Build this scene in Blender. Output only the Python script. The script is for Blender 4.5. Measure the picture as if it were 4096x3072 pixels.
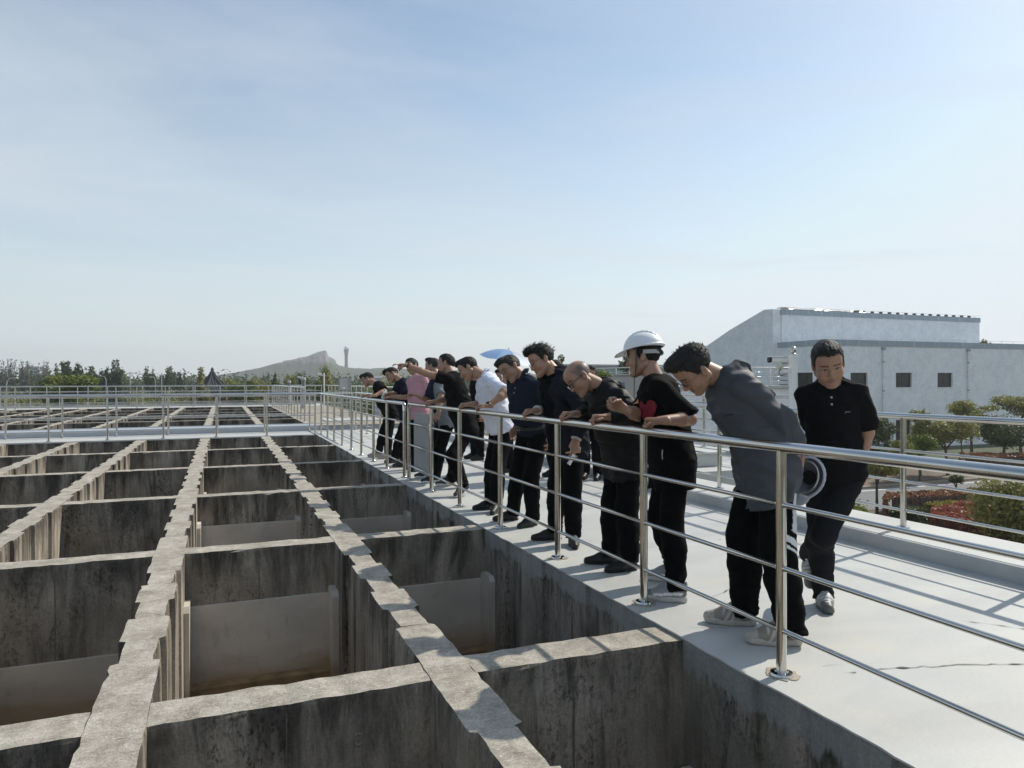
import bpy, bmesh, math, random
import numpy as np
from mathutils import Vector, Matrix
from mathutils.bvhtree import BVHTree

for o in list(bpy.data.objects):
    bpy.data.objects.remove(o)
SC = bpy.context.scene
COL = SC.collection
rad = math.radians

# ------------------------------------------------------------------ camera, sky, sun, exposure
F_PX, YAW, PITCH, ROLL = 2886.4, 0.38137, -0.0031, -0.0028
cam = bpy.data.cameras.new('camera')
cam.sensor_width = 36.0
cam.lens = 36.0 * F_PX / 4096.0
cam.clip_start, cam.clip_end = 0.05, 6000
cam_ob = bpy.data.objects.new('camera', cam)
COL.objects.link(cam_ob)
fw = Vector((math.sin(YAW) * math.cos(PITCH), math.cos(YAW) * math.cos(PITCH), math.sin(PITCH)))
rt = Vector((math.cos(YAW), -math.sin(YAW), 0))
up = rt.cross(fw)
rt2 = rt * math.cos(ROLL) + up * math.sin(ROLL)
up2 = up * math.cos(ROLL) - rt * math.sin(ROLL)
cam_ob.matrix_world = Matrix(((rt2.x, up2.x, -fw.x, 0.0), (rt2.y, up2.y, -fw.y, 0.0),
                              (rt2.z, up2.z, -fw.z, 1.46), (0, 0, 0, 1)))
SC.camera = cam_ob

SUN_EL, SUN_AZ = rad(41), rad(74.9)          # azimuth from +Y towards +X
world = bpy.data.worlds.new('World')
SC.world = world
world.use_nodes = True
wt = world.node_tree
wt.nodes.clear()


def wn(t, **k):
    n = wt.nodes.new(t)
    for a, b in k.items():
        setattr(n, a, b)
    return n


sky = wn('ShaderNodeTexSky', sky_type='NISHITA', sun_disc=False)
sky.sun_elevation, sky.sun_rotation = SUN_EL, SUN_AZ
sky.altitude, sky.air_density, sky.dust_density, sky.ozone_density = 60, 1.0, 0.8, 0.25
wbg = wn('ShaderNodeBackground')
wbg.inputs['Strength'].default_value = 0.13
wout = wn('ShaderNodeOutputWorld')
# thin high cloud veil: stretched noise on the sky direction
wtc = wn('ShaderNodeTexCoord')
wsep = wn('ShaderNodeSeparateXYZ')
wt.links.new(wtc.outputs['Generated'], wsep.inputs[0])
wmx = wn('ShaderNodeMath', operation='MAXIMUM')
wmx.inputs[1].default_value = 0.03
wt.links.new(wsep.outputs['Z'], wmx.inputs[0])
wcomb = wn('ShaderNodeCombineXYZ')
for i, ax in enumerate('XY'):
    dv = wn('ShaderNodeMath', operation='DIVIDE')
    wt.links.new(wsep.outputs[ax], dv.inputs[0])
    wt.links.new(wmx.outputs[0], dv.inputs[1])
    wt.links.new(dv.outputs[0], wcomb.inputs[i])
wmap = wn('ShaderNodeMapping')
wmap.inputs['Location'].default_value = (4.4, 3.3, 0)
wmap.inputs['Rotation'].default_value = (0, 0, 0.5)
wmap.inputs['Scale'].default_value = (0.30, 0.42, 1)
wt.links.new(wcomb.outputs[0], wmap.inputs[0])
wno = wn('ShaderNodeTexNoise')
wno.inputs['Scale'].default_value = 1.0
wno.inputs['Detail'].default_value = 7
wno.inputs['Roughness'].default_value = 0.55
wno.inputs['Distortion'].default_value = 0.6
wt.links.new(wmap.outputs[0], wno.inputs['Vector'])
wrp = wn('ShaderNodeValToRGB')
wrp.color_ramp.elements[0].position, wrp.color_ramp.elements[0].color = 0.42, (0.08, 0.08, 0.08, 1)
wrp.color_ramp.elements[1].position, wrp.color_ramp.elements[1].color = 0.72, (0.8, 0.8, 0.8, 1)
wt.links.new(wno.outputs[0], wrp.inputs[0])
wmix = wn('ShaderNodeMix', data_type='RGBA')
wmix.inputs[7].default_value = (4.9, 5.5, 6.15, 1)
wt.links.new(wrp.outputs[0], wmix.inputs[0])
wtint = wn('ShaderNodeMix', data_type='RGBA', blend_type='MULTIPLY')
wtint.inputs[0].default_value = 1.0
wtint.inputs[7].default_value = (0.955, 1.06, 1.06, 1)
wt.links.new(sky.outputs[0], wtint.inputs[6])
wt.links.new(wtint.outputs[2], wmix.inputs[6])
# low haze band all round the horizon
whz = wn('ShaderNodeMapRange')
whz.inputs['From Min'].default_value, whz.inputs['From Max'].default_value = 0.0, 0.42
whz.inputs['To Min'].default_value, whz.inputs['To Max'].default_value = 0.82, 0.0
wt.links.new(wsep.outputs['Z'], whz.inputs['Value'])
wmix2 = wn('ShaderNodeMix', data_type='RGBA')
wmix2.inputs[7].default_value = (6.0, 6.5, 6.7, 1)
wt.links.new(whz.outputs[0], wmix2.inputs[0])
# the sun's aureole is dimmed by the same veil, so it never burns out
wcap = wn('ShaderNodeMix', data_type='RGBA', blend_type='DARKEN')
wcap.inputs[0].default_value = 1.0
wcap.inputs[7].default_value = (5.9, 6.9, 7.8, 1)
wt.links.new(wmix.outputs[2], wcap.inputs[6])
wt.links.new(wcap.outputs[2], wmix2.inputs[6])
wt.links.new(wmix2.outputs[2], wbg.inputs[0])
wt.links.new(wbg.outputs[0], wout.inputs[0])

sun = bpy.data.lights.new('sun', 'SUN')
sun.energy, sun.angle, sun.color = 4.5, rad(0.6), (1.0, 0.935, 0.83)
sun_ob = bpy.data.objects.new('sun', sun)
COL.objects.link(sun_ob)
sun_dir = Vector((math.sin(SUN_AZ) * math.cos(SUN_EL), math.cos(SUN_AZ) * math.cos(SUN_EL), math.sin(SUN_EL)))
sun_ob.rotation_euler = sun_dir.to_track_quat('Z', 'Y').to_euler()
sun_ob.location = (20, 0, 30)

SC.view_settings.view_transform = 'Standard'
SC.view_settings.look = 'None'
SC.view_settings.exposure = 0.0
SC.view_settings.gamma = 1.0
SC.view_settings.use_curve_mapping = False
SC.render.engine = 'CYCLES'
SC.cycles.use_denoising = True
SC.cycles.max_bounces = 6
SC.cycles.diffuse_bounces = 3
SC.cycles.volume_bounces = 0
SC.cycles.transparent_max_bounces = 12


# ------------------------------------------------------------------ materials
class NT:
    def __init__(s, name):
        s.m = bpy.data.materials.new(name)
        s.m.use_nodes = True
        s.t = s.m.node_tree
        s.p = s.t.nodes['Principled BSDF']

    def n(s, ty, **k):
        nd = s.t.nodes.new(ty)
        for a, b in k.items():
            if hasattr(nd, a):
                setattr(nd, a, b)
            else:
                nd.inputs[a].default_value = b
        return nd

    def l(s, a, b):
        s.t.links.new(a, b)

    def pos(s, scale=(1, 1, 1), obj=False):
        if obj:
            src = s.n('ShaderNodeTexCoord').outputs['Object']
        else:
            src = s.n('ShaderNodeNewGeometry').outputs['Position']
        mp = s.n('ShaderNodeMapping')
        mp.inputs['Scale'].default_value = scale
        s.l(src, mp.inputs[0])
        return mp.outputs[0]

    def noise(s, scale=1.0, detail=4, vec=None, rough=0.55, dist=0.0):
        nd = s.n('ShaderNodeTexNoise')
        nd.inputs['Scale'].default_value = scale
        nd.inputs['Detail'].default_value = detail
        nd.inputs['Roughness'].default_value = rough
        nd.inputs['Distortion'].default_value = dist
        if vec is not None:
            s.l(vec, nd.inputs['Vector'])
        return nd.outputs[0]

    def ramp(s, fac, stops):
        nd = s.n('ShaderNodeValToRGB')
        cr = nd.color_ramp
        while len(cr.elements) < len(stops):
            cr.elements.new(0.5)
        for e, (p, c) in zip(cr.elements, stops):
            e.position = p
            e.color = (c, c, c, 1) if isinstance(c, (int, float)) else (*c, 1)
        s.l(fac, nd.inputs[0])
        return nd.outputs[0]

    def mix(s, fac, a, b, mode='MIX'):
        nd = s.n('ShaderNodeMix', data_type='RGBA', blend_type=mode)
        for sock, v in ((nd.inputs[0], fac), (nd.inputs[6], a), (nd.inputs[7], b)):
            if hasattr(v, 'is_linked') or hasattr(v, 'links'):
                s.l(v, sock)
            elif isinstance(v, (int, float)):
                sock.default_value = v
            else:
                sock.default_value = (*v, 1)
        return nd.outputs[2]

    def bump(s, h, strength=0.3, dist=0.01):
        nd = s.n('ShaderNodeBump')
        nd.inputs['Strength'].default_value = strength
        nd.inputs['Distance'].default_value = dist
        s.l(h, nd.inputs['Height'])
        s.l(nd.outputs[0], s.p.inputs['Normal'])

    def set(s, **k):
        for a, b in k.items():
            s.p.inputs[a.replace('_', ' ')].default_value = b if not isinstance(b, tuple) else (*b, 1)
        return s


def simple(name, col, rough=0.6, metal=0.0, var=0.12, scale=6.0, bump=0.0, bscale=80.0, spec=None, obj=False):
    t = NT(name)
    t.set(Roughness=rough, Metallic=metal)
    if spec is not None:
        t.p.inputs['Specular IOR Level'].default_value = spec
    v = t.pos(obj=obj)
    nz = t.noise(scale, 5, v)
    lo = tuple(c * (1 - var) for c in col)
    hi = tuple(min(1, c * (1 + var)) for c in col)
    t.l(t.ramp(nz, [(0.3, lo), (0.7, hi)]), t.p.inputs['Base Color'])
    if bump:
        t.bump(t.noise(bscale, 4, v), bump, 0.004)
    return t.m


def concrete(name, base=(0.455, 0.395, 0.318), dirt=1.0, drips=False):
    t = NT(name)
    t.set(Roughness=0.92)
    t.p.inputs['Specular IOR Level'].default_value = 0.2
    geo = t.n('ShaderNodeNewGeometry')
    sep = t.n('ShaderNodeSeparateXYZ')
    t.l(geo.outputs['True Normal'], sep.inputs[0])
    topf = t.ramp(sep.outputs['Z'], [(0.55, 0.0), (0.75, 1.0)])
    # vertical faces: blotched grey, drip stains in patches, black mould specks
    broad = t.noise(2.1, 7, t.pos((1, 1, 0.55)), 0.62, 0.5)
    side = t.ramp(broad, [(0.28, tuple(c * 0.40 for c in base)), (0.5, tuple(c * 0.70 for c in base)), (0.72, tuple(c * 1.05 for c in base))])
    patch = t.ramp(t.noise(0.9, 4, t.pos((1, 1, 0.7)), 0.6), [(0.38, 0.15), (0.62, 1.0)])
    st1 = t.noise(1.0, 8, t.pos((4.2, 4.2, 0.5)), 0.68, 0.9)
    k1 = t.ramp(st1, [(0.50, 0.0), (0.64, 0.85 * dirt)])
    side = t.mix(t.mix(1.0, k1, patch, 'MULTIPLY'), side, (0.024, 0.021, 0.018))
    st2 = t.noise(1.0, 8, t.pos((15, 15, 0.9)), 0.74, 0.7)
    k2 = t.ramp(st2, [(0.50, 0.0), (0.66, 0.62 * dirt)])
    side = t.mix(t.mix(1.0, k2, patch, 'MULTIPLY'), side, (0.035, 0.031, 0.027))
    sp = t.noise(42, 6, t.pos((1, 1, 0.6)), 0.78)
    pat2 = t.ramp(t.noise(1.6, 4, t.pos((1.4, 1.4, 0.5)), 0.6), [(0.48, 0.0), (0.66, 1.0)])
    k3 = t.ramp(sp, [(0.50, 0.0), (0.60, 0.9 * dirt)])
    side = t.mix(t.mix(1.0, k3, pat2, 'MULTIPLY'), side, (0.014, 0.013, 0.012))
    pale = t.noise(2.0, 7, t.pos((3.0, 3.0, 0.5)), 0.68, 0.9)
    side = t.mix(t.ramp(pale, [(0.58, 0.0), (0.74, 0.35)]), side, (0.50, 0.46, 0.39))
    # algae creeping down from the rim in tongues
    gz = t.n('ShaderNodeSeparateXYZ')
    t.l(geo.outputs['Position'], gz.inputs[0])
    rim = t.n('ShaderNodeMapRange')
    rim.inputs['From Min'].default_value, rim.inputs['From Max'].default_value = -0.95, -0.02
    t.l(gz.outputs['Z'], rim.inputs['Value'])
    tong = t.n('ShaderNodeMath', operation='MULTIPLY_ADD')
    tong.inputs[1].default_value = 0.42
    t.l(rim.outputs[0], tong.inputs[0])
    t.l(t.noise(1.0, 8, t.pos((3.4, 3.4, 0.7)), 0.72, 0.8), tong.inputs[2])
    side = t.mix(t.ramp(tong.outputs[0], [(0.785, 0.0), (0.97, 0.78 * dirt)]), side, (0.017, 0.015, 0.013))
    if drips:
        # grey deck paint that ran over the rim
        rim2 = t.n('ShaderNodeMapRange')
        rim2.inputs['From Min'].default_value, rim2.inputs['From Max'].default_value = -0.42, -0.01
        t.l(gz.outputs['Z'], rim2.inputs['Value'])
        ad = t.n('ShaderNodeMath', operation='MULTIPLY_ADD')
        ad.inputs[1].default_value = 0.75
        t.l(rim2.outputs[0], ad.inputs[0])
        t.l(t.mix(0.35, t.noise(1.0, 4, t.pos((2.4, 2.4, 0.8)), 0.6), t.noise(1.0, 5, t.pos((22, 22, 0.8)), 0.6)), ad.inputs[2])
        side = t.mix(t.ramp(ad.outputs[0], [(0.95, 0.0), (1.02, 0.7)]), side, (0.30, 0.30, 0.285))
    grit = t.ramp(t.noise(70, 4, t.pos(), 0.7), [(0.3, 0.78), (0.7, 1.18)])
    side = t.mix(1.0, side, grit, 'MULTIPLY')
    # tops: weathered, speckled, streaked with pale lime
    tb = t.noise(5.0, 7, t.pos(), 0.7, 0.4)
    top = t.ramp(tb, [(0.28, (0.20, 0.178, 0.145)), (0.5, (0.38, 0.343, 0.285)), (0.72, (0.56, 0.52, 0.445))])
    ts = t.noise(1.0, 8, t.pos((34, 78, 40)), 0.80, 0.6)
    top = t.mix(t.ramp(ts, [(0.50, 0.0), (0.66, 0.62)]), top, (0.78, 0.73, 0.62))
    tsp = t.noise(120, 5, t.pos(), 0.75)
    top = t.mix(t.ramp(tsp, [(0.52, 0.0), (0.66, 0.7)]), top, (0.09, 0.078, 0.062))
    td = t.noise(2.0, 5, t.pos(), 0.65, 0.6)
    top = t.mix(t.ramp(td, [(0.52, 0.0), (0.76, 0.4)]), top, (0.16, 0.14, 0.112))
    t.l(t.mix(topf, side, top), t.p.inputs['Base Color'])
    h = t.mix(0.5, t.noise(18, 6, t.pos(), 0.7), t.noise(90, 4, t.pos(), 0.7))
    t.bump(h, 0.7, 0.012)
    return t.m


def paint_deck(name, base=(0.515, 0.515, 0.49), under=(0.3, 0.29, 0.25)):
    t = NT(name)
    a = t.noise(0.7, 5, t.pos((1, 2.4, 1)), 0.55, 0.7)
    c = t.ramp(a, [(0.3, tuple(x * 0.86 for x in base)), (0.55, base), (0.75, (base[0] * 1.12, base[1] * 1.10, base[2] * 1.02))])
    b = t.noise(2.2, 6, t.pos(), 0.6, 0.5)
    c = t.mix(t.ramp(b, [(0.55, 0.0), (0.72, 0.42)]), c, (0.58, 0.54, 0.44))
    d = t.noise(7.0, 7, t.pos(), 0.65)
    c = t.mix(t.ramp(d, [(0.66, 0.0), (0.76, 0.55)]), c, under)
    e = t.noise(120, 2, t.pos(), 0.5)
    c = t.mix(t.ramp(e, [(0.35, 0.16), (0.5, 0.0)]), c, (0.33, 0.33, 0.31))
    t.l(c, t.p.inputs['Base Color'])
    r = t.ramp(b, [(0.3, 0.42), (0.7, 0.62)])
    t.l(r, t.p.inputs['Roughness'])
    t.p.inputs['Specular IOR Level'].default_value = 0.35
    t.bump(t.mix(0.5, t.noise(3.0, 5, t.pos(), 0.6), t.noise(40, 3, t.pos())), 0.22, 0.01)
    return t.m


def attr_mat(name, rough=0.6, spec=0.4, bump=0.0, bscale=200, var=0.1, vscale=30, sheen=0.0, sss=0.0):
    """base colour from the mesh's own 'Col' attribute (what the thing is painted or woven)"""
    t = NT(name)
    t.set(Roughness=rough)
    t.p.inputs['Specular IOR Level'].default_value = spec
    at = t.n('ShaderNodeAttribute', attribute_name='Col')
    nz = t.noise(vscale, 4, t.pos())
    f = t.ramp(nz, [(0.3, 1 - var), (0.7, 1 + var)])
    t.l(t.mix(1.0, at.outputs['Color'], f, 'MULTIPLY'), t.p.inputs['Base Color'])
    if bump:
        t.bump(t.noise(bscale, 3, t.pos()), bump, 0.002)
    if sheen:
        t.p.inputs['Sheen Weight'].default_value = sheen
    if sss:
        t.p.inputs['Subsurface Weight'].default_value = sss
        t.p.inputs['Subsurface Radius'].default_value = (0.012, 0.004, 0.002)
        t.p.inputs['Subsurface Scale'].default_value = 0.6
    return t.m


def steel(name, rough=0.2, base=(0.60, 0.585, 0.55)):
    t = NT(name)
    t.set(Metallic=1.0)
    a = t.noise(3.0, 5, t.pos())
    t.l(t.ramp(a, [(0.35, tuple(c * 0.86 for c in base)), (0.7, base)]), t.p.inputs['Base Color'])
    b = t.noise(14, 4, t.pos())
    t.l(t.ramp(b, [(0.3, rough * 0.8), (0.75, rough * 1.6)]), t.p.inputs['Roughness'])
    return t.m


def leafy(name, c1, c2, rough=0.55, scale=1.2):
    t = NT(name)
    a = t.noise(scale, 3, t.pos())
    b = t.noise(9.0, 2, t.pos())
    c = t.mix(t.ramp(a, [(0.35, 0.0), (0.68, 1.0)]), c1, c2)
    t.l(t.mix(1.0, c, t.ramp(b, [(0.3, 0.62), (0.7, 1.4)]), 'MULTIPLY'), t.p.inputs['Base Color'])
    t.set(Roughness=rough)
    t.p.inputs['Specular IOR Level'].default_value = 0.3
    tr = t.n('ShaderNodeBsdfTranslucent')
    t.l(c, tr.inputs['Color'])
    mx = t.n('ShaderNodeMixShader')
    mx.inputs[0].default_value = 0.3
    out = t.t.nodes['Material Output']
    t.l(t.p.outputs[0], mx.inputs[1])
    t.l(tr.outputs[0], mx.inputs[2])
    t.l(mx.outputs[0], out.inputs[0])
    return t.m


M = {}
M['concrete'] = concrete('weathered_concrete')
M['concrete_drips'] = concrete('weathered_concrete_paint_runs', drips=True)
pt = NT('smooth_render_silted')
pt.set(Roughness=0.75)
psep = pt.n('ShaderNodeSeparateXYZ')
pt.l(pt.n('ShaderNodeNewGeometry').outputs['Position'], psep.inputs[0])
prm = pt.n('ShaderNodeMapRange')
prm.inputs['From Min'].default_value, prm.inputs['From Max'].default_value = -0.85, -1.5
pt.l(psep.outputs['Z'], prm.inputs['Value'])
pad = pt.n('ShaderNodeMath', operation='MULTIPLY_ADD')
pad.inputs[1].default_value = 0.9
pt.l(prm.outputs[0], pad.inputs[0])
pt.l(pt.noise(1.0, 5, pt.pos((1.2, 1.2, 3.0)), 0.6, 0.5), pad.inputs[2])
pc0 = pt.ramp(pt.noise(1.6, 6, pt.pos((1, 1, 1.6)), 0.6), [(0.3, (0.48, 0.43, 0.365)), (0.7, (0.66, 0.595, 0.51))])
pc0 = pt.mix(pt.ramp(pad.outputs[0], [(0.6, 0.0), (0.95, 0.75)]), pc0, (0.36, 0.25, 0.13))
pc0 = pt.mix(pt.ramp(pt.noise(9, 6, pt.pos((1, 1, 0.4)), 0.7), [(0.58, 0.0), (0.75, 0.4)]), pc0, (0.16, 0.135, 0.105))
pt.l(pc0, pt.p.inputs['Base Color'])
M['panel'] = pt.m
M['fillet'] = simple('silted_fillet', (0.30, 0.20, 0.10), 0.9, var=0.45, scale=6, bump=0.4, bscale=30)
M['water'] = simple('murky_water', (0.035, 0.026, 0.014), 0.06, var=0.3, scale=0.8)
M['deck'] = paint_deck('deck_paint')
M['kerb'] = paint_deck('kerb_paint', (0.46, 0.475, 0.47))
M['bluegrey'] = paint_deck('slab_face_paint', (0.36, 0.40, 0.45))
M['tan'] = paint_deck('bare_slab', (0.36, 0.30, 0.215), (0.24, 0.2, 0.15))
M['crack'] = simple('crack_filling', (0.13, 0.12, 0.105), 0.95, var=0.4, scale=30)
M['steel'] = steel('stainless_tube', 0.13, (0.66, 0.645, 0.61))
M['steel2'] = simple('brushed_cabinet', (0.33, 0.33, 0.32), 0.42, 0.55, var=0.06, scale=2)
M['mortar'] = simple('rusty_mortar', (0.36, 0.31, 0.24), 0.95, var=0.3, scale=14)
M['black'] = simple('black_plastic', (0.012, 0.012, 0.013), 0.4, var=0.2)
M['white_paint'] = simple('white_paint', (0.74, 0.75, 0.74), 0.5, var=0.06, scale=3)
M['grey_board'] = simple('grey_board', (0.30, 0.31, 0.31), 0.55, var=0.12, scale=3)
M['glass'] = NT('window_glass').set(Base_Color=(0.018, 0.024, 0.022), Roughness=0.12, Specular_IOR_Level=0.25).m
gl = NT('clear_lens')
gl.set(Roughness=0.0, IOR=1.45, Base_Color=(1, 1, 1))
gl.p.inputs['Transmission Weight'].default_value = 1.0
M['lens'] = gl.m
M['frame_wire'] = simple('spectacle_wire', (0.16, 0.13, 0.1), 0.3, 0.7)
M['frame_black'] = simple('spectacle_black', (0.015, 0.014, 0.014), 0.3)
# ------------------------------------------------------------------ mesh helpers
def np_mesh(name, V, F, smooth=False, col=None):
    V = np.asarray(V, dtype=np.float32)
    F = np.asarray(F, dtype=np.int32)
    me = bpy.data.meshes.new(name)
    n, k = F.shape
    me.vertices.add(len(V))
    me.vertices.foreach_set('co', V.ravel())
    me.loops.add(n * k)
    me.loops.foreach_set('vertex_index', F.ravel())
    me.polygons.add(n)
    me.polygons.foreach_set('loop_start', np.arange(0, n * k, k, dtype=np.int32))
    me.polygons.foreach_set('loop_total', np.full(n, k, dtype=np.int32))
    if smooth:
        me.polygons.foreach_set('use_smooth', np.ones(n, dtype=bool))
    me.update(calc_edges=True)
    if col is not None:
        c = np.ones((len(V), 4), dtype=np.float32)
        c[:, :3] = col
        a = me.color_attributes.new('Col', 'FLOAT_COLOR', 'POINT')
        a.data.foreach_set('color', c.ravel())
    return me


def link(name, me, mat=None, parent=None, loc=(0, 0, 0)):
    o = bpy.data.objects.new(name, me)
    COL.objects.link(o)
    o.location = loc
    if mat is not None and me is not None and not me.materials:
        me.materials.append(mat)
    if parent is not None:
        o.parent = parent
    return o


def tag(o, label=None, cat=None, group=None, kind=None):
    for k, v in (('label', label), ('category', cat), ('group', group), ('kind', kind)):
        if v:
            o[k] = v
    return o


def empty(name, loc=(0, 0, 0), rz=0.0, **k):
    o = bpy.data.objects.new(name, None)
    COL.objects.link(o)
    o.location = loc
    o.rotation_euler = (0, 0, rz)
    o.empty_display_size = 0.2
    return tag(o, **k)


class MB:
    """collects simple shapes into one mesh"""
    def __init__(s):
        s.v, s.f = [], []

    def add(s, vs, fs):
        b = len(s.v)
        s.v += [tuple(v) for v in vs]
        s.f += [tuple(i + b for i in f) for f in fs]
        return s

    def box(s, x0, x1, y0, y1, z0, z1, bev=0.0):
        if bev <= 0:
            vs = [(x, y, z) for z in (z0, z1) for y in (y0, y1) for x in (x0, x1)]
            return s.add(vs, [(0, 2, 3, 1), (4, 5, 7, 6), (0, 1, 5, 4), (2, 6, 7, 3), (0, 4, 6, 2), (1, 3, 7, 5)])
        bm = bmesh.new()
        bmesh.ops.create_cube(bm, size=1)
        for v in bm.verts:
            v.co = Vector(((x0 + x1) / 2 + v.co.x * (x1 - x0), (y0 + y1) / 2 + v.co.y * (y1 - y0), (z0 + z1) / 2 + v.co.z * (z1 - z0)))
        bmesh.ops.bevel(bm, geom=bm.edges[:], offset=bev, segments=2, affect='EDGES', profile=0.5)
        bm.verts.index_update()
        s.add([v.co for v in bm.verts], [[v.index for v in f.verts] for f in bm.faces])
        bm.free()
        return s

    def tube(s, pts, r, n=10, cap=True):
        pts = [Vector(p) for p in pts]
        rs = r if isinstance(r, (list, tuple)) else [r] * len(pts)
        ring, t0, u = [], None, None
        for i, p in enumerate(pts):
            if i == 0:
                t = (pts[1] - p).normalized()
            elif i == len(pts) - 1:
                t = (p - pts[i - 1]).normalized()
            else:
                t = ((pts[i + 1] - p).normalized() + (p - pts[i - 1]).normalized()).normalized()
            if u is None:
                a = Vector((0, 0, 1)) if abs(t.z) < 0.9 else Vector((1, 0, 0))
                u = (a - t * a.dot(t)).normalized()
            else:
                u = (u - t * u.dot(t)).normalized()
            w = t.cross(u)
            ring.append([p + (u * math.cos(2 * math.pi * k / n) + w * math.sin(2 * math.pi * k / n)) * rs[i] for k in range(n)])
        vs = [v for rg in ring for v in rg]
        fs = []
        for i in range(len(pts) - 1):
            for k in range(n):
                fs.append((i * n + k, i * n + (k + 1) % n, (i + 1) * n + (k + 1) % n, (i + 1) * n + k))
        if cap:
            fs.append(tuple(reversed(range(n))))
            fs.append(tuple((len(pts) - 1) * n + k for k in range(n)))
        return s.add(vs, fs)

    def lathe(s, prof, c=(0, 0, 0), n=20):
        vs, fs = [], []
        for r, z in prof:
            for k in range(n):
                a = 2 * math.pi * k / n
                vs.append((c[0] + r * math.cos(a), c[1] + r * math.sin(a), c[2] + z))
        for i in range(len(prof) - 1):
            for k in range(n):
                fs.append((i * n + k, i * n + (k + 1) % n, (i + 1) * n + (k + 1) % n, (i + 1) * n + k))
        fs.append(tuple(reversed(range(n))))
        fs.append(tuple((len(prof) - 1) * n + k for k in range(n)))
        return s.add(vs, fs)

    def prism(s, poly, z0, z1):
        n = len(poly)
        vs = [(x, y, z0) for x, y in poly] + [(x, y, z1) for x, y in poly]
        fs = [tuple(reversed(range(n))), tuple(range(n, 2 * n))]
        fs += [(i, (i + 1) % n, n + (i + 1) % n, n + i) for i in range(n)]
        return s.add(vs, fs)

    def mesh(s, name, smooth=False, auto=None):
        me = bpy.data.meshes.new(name)
        me.from_pydata(s.v, [], s.f)
        me.update()
        if smooth:
            me.shade_smooth()
        if auto:
            me.shade_smooth()
            me.set_sharp_from_angle(angle=rad(auto))
        return me

    def build(s, name, mat, parent=None, loc=(0, 0, 0), smooth=False, auto=None):
        return link(name, s.mesh(name, smooth, auto), mat, parent, loc)


def dup(o, parent=None, loc=None):
    c = o.copy()
    COL.objects.link(c)
    if parent is not None:
        c.parent = parent
    if loc is not None:
        c.location = loc
    for ch in list(o.children):
        dup(ch, c)
    return c


rng = random.Random(7)

# ------------------------------------------------------------------ ground
gm = MB()
gm.add([(-1500, -300, -4), (1800, -300, -4), (1800, 1900, -4), (-1500, 1900, -4)], [(0, 1, 2, 3)])
gt = NT('meadow_ground')
gt.l(gt.ramp(gt.noise(0.08, 6, gt.pos()), [(0.3, (0.05, 0.06, 0.025)), (0.7, (0.10, 0.09, 0.05))]), gt.p.inputs['Base Color'])
gt.set(Roughness=0.95)
ground = tag(gm.build('ground', gt.m), kind='structure')


# ------------------------------------------------------------------ concrete basins
def wall_x(xa, xb, y0, y1, ztop, zbot, grooves, r, step=0.075, side=(1, 1), depth=0.034):
    """a long wall running along Y with vertical guide grooves and chipped arrises"""
    ys = set(np.round(np.arange(y0, y1 + 1e-6, step), 3)) | {y1}
    for a, b in grooves:
        ys |= {round(a, 3), round(a + 0.012, 3), round(b, 3), round(b + 0.012, 3)}
    ys = sorted(ys)
    inside = lambda y: any(a + 0.006 < y < b + 0.006 for a, b in grooves)
    mb = MB()
    rows = []
    zs = [ztop, ztop - 0.02, ztop - 0.09, (ztop + zbot) / 2, zbot]
    for y in ys:
        g = depth if inside(y) else 0.0
        row = []
        jz = r.gauss(0, 0.0016)
        for sx, xe, on in ((-1, xa, side[0]), (1, xb, side[1])):
            e = xe - sx * g * on
            ch = abs(r.gauss(0, 0.003)) + (r.random() < 0.05) * r.uniform(0.004, 0.018)
            cz = abs(r.gauss(0, 0.0022))
            prof = [(e - sx * (ch + 0.004), zs[0] + jz - cz), (e - sx * ch * 0.35, zs[1] - cz)] + [(e + r.gauss(0, 0.0015), z) for z in zs[2:]]
            row.append([(x, y, z) for x, z in prof])
        rows.append(row)
    k = len(zs)
    vs, fs = [], []
    for L, R in rows:
        vs += L + R
    w = 2 * k
    for i in range(len(rows) - 1):
        a, b = i * w, (i + 1) * w
        fs.append((a, a + k, b + k, b))
        for j in range(k - 1):
            fs.append((a + j, b + j, b + j + 1, a + j + 1))
            fs.append((a + k + j, a + k + j + 1, b + k + j + 1, b + k + j))
    for a, rev in ((0, False), ((len(rows) - 1) * w, True)):
        f = [a + j for j in range(k)] + [a + k + j for j in reversed(range(k))]
        fs.append(tuple(reversed(f)) if rev else tuple(f))
    return mb.add(vs, fs)


def wall_y(ya, yb, x0, x1, ztop, zbot, r, step=0.075):
    mb = wall_x(ya, yb, x0, x1, ztop, zbot, [], r, step)
    mb.v = [(y, x, z) for x, y, z in mb.v]
    mb.f = [tuple(reversed(f)) for f in mb.f]
    return mb


def grooves_for(rows, th):
    out = []
    for (a, b) in zip(rows[:-1], rows[1:]):
        s = a + th
        for o in (0.55, 1.34, 2.14):
            out.append((s + o, s + o + 0.37))
    return out


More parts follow.
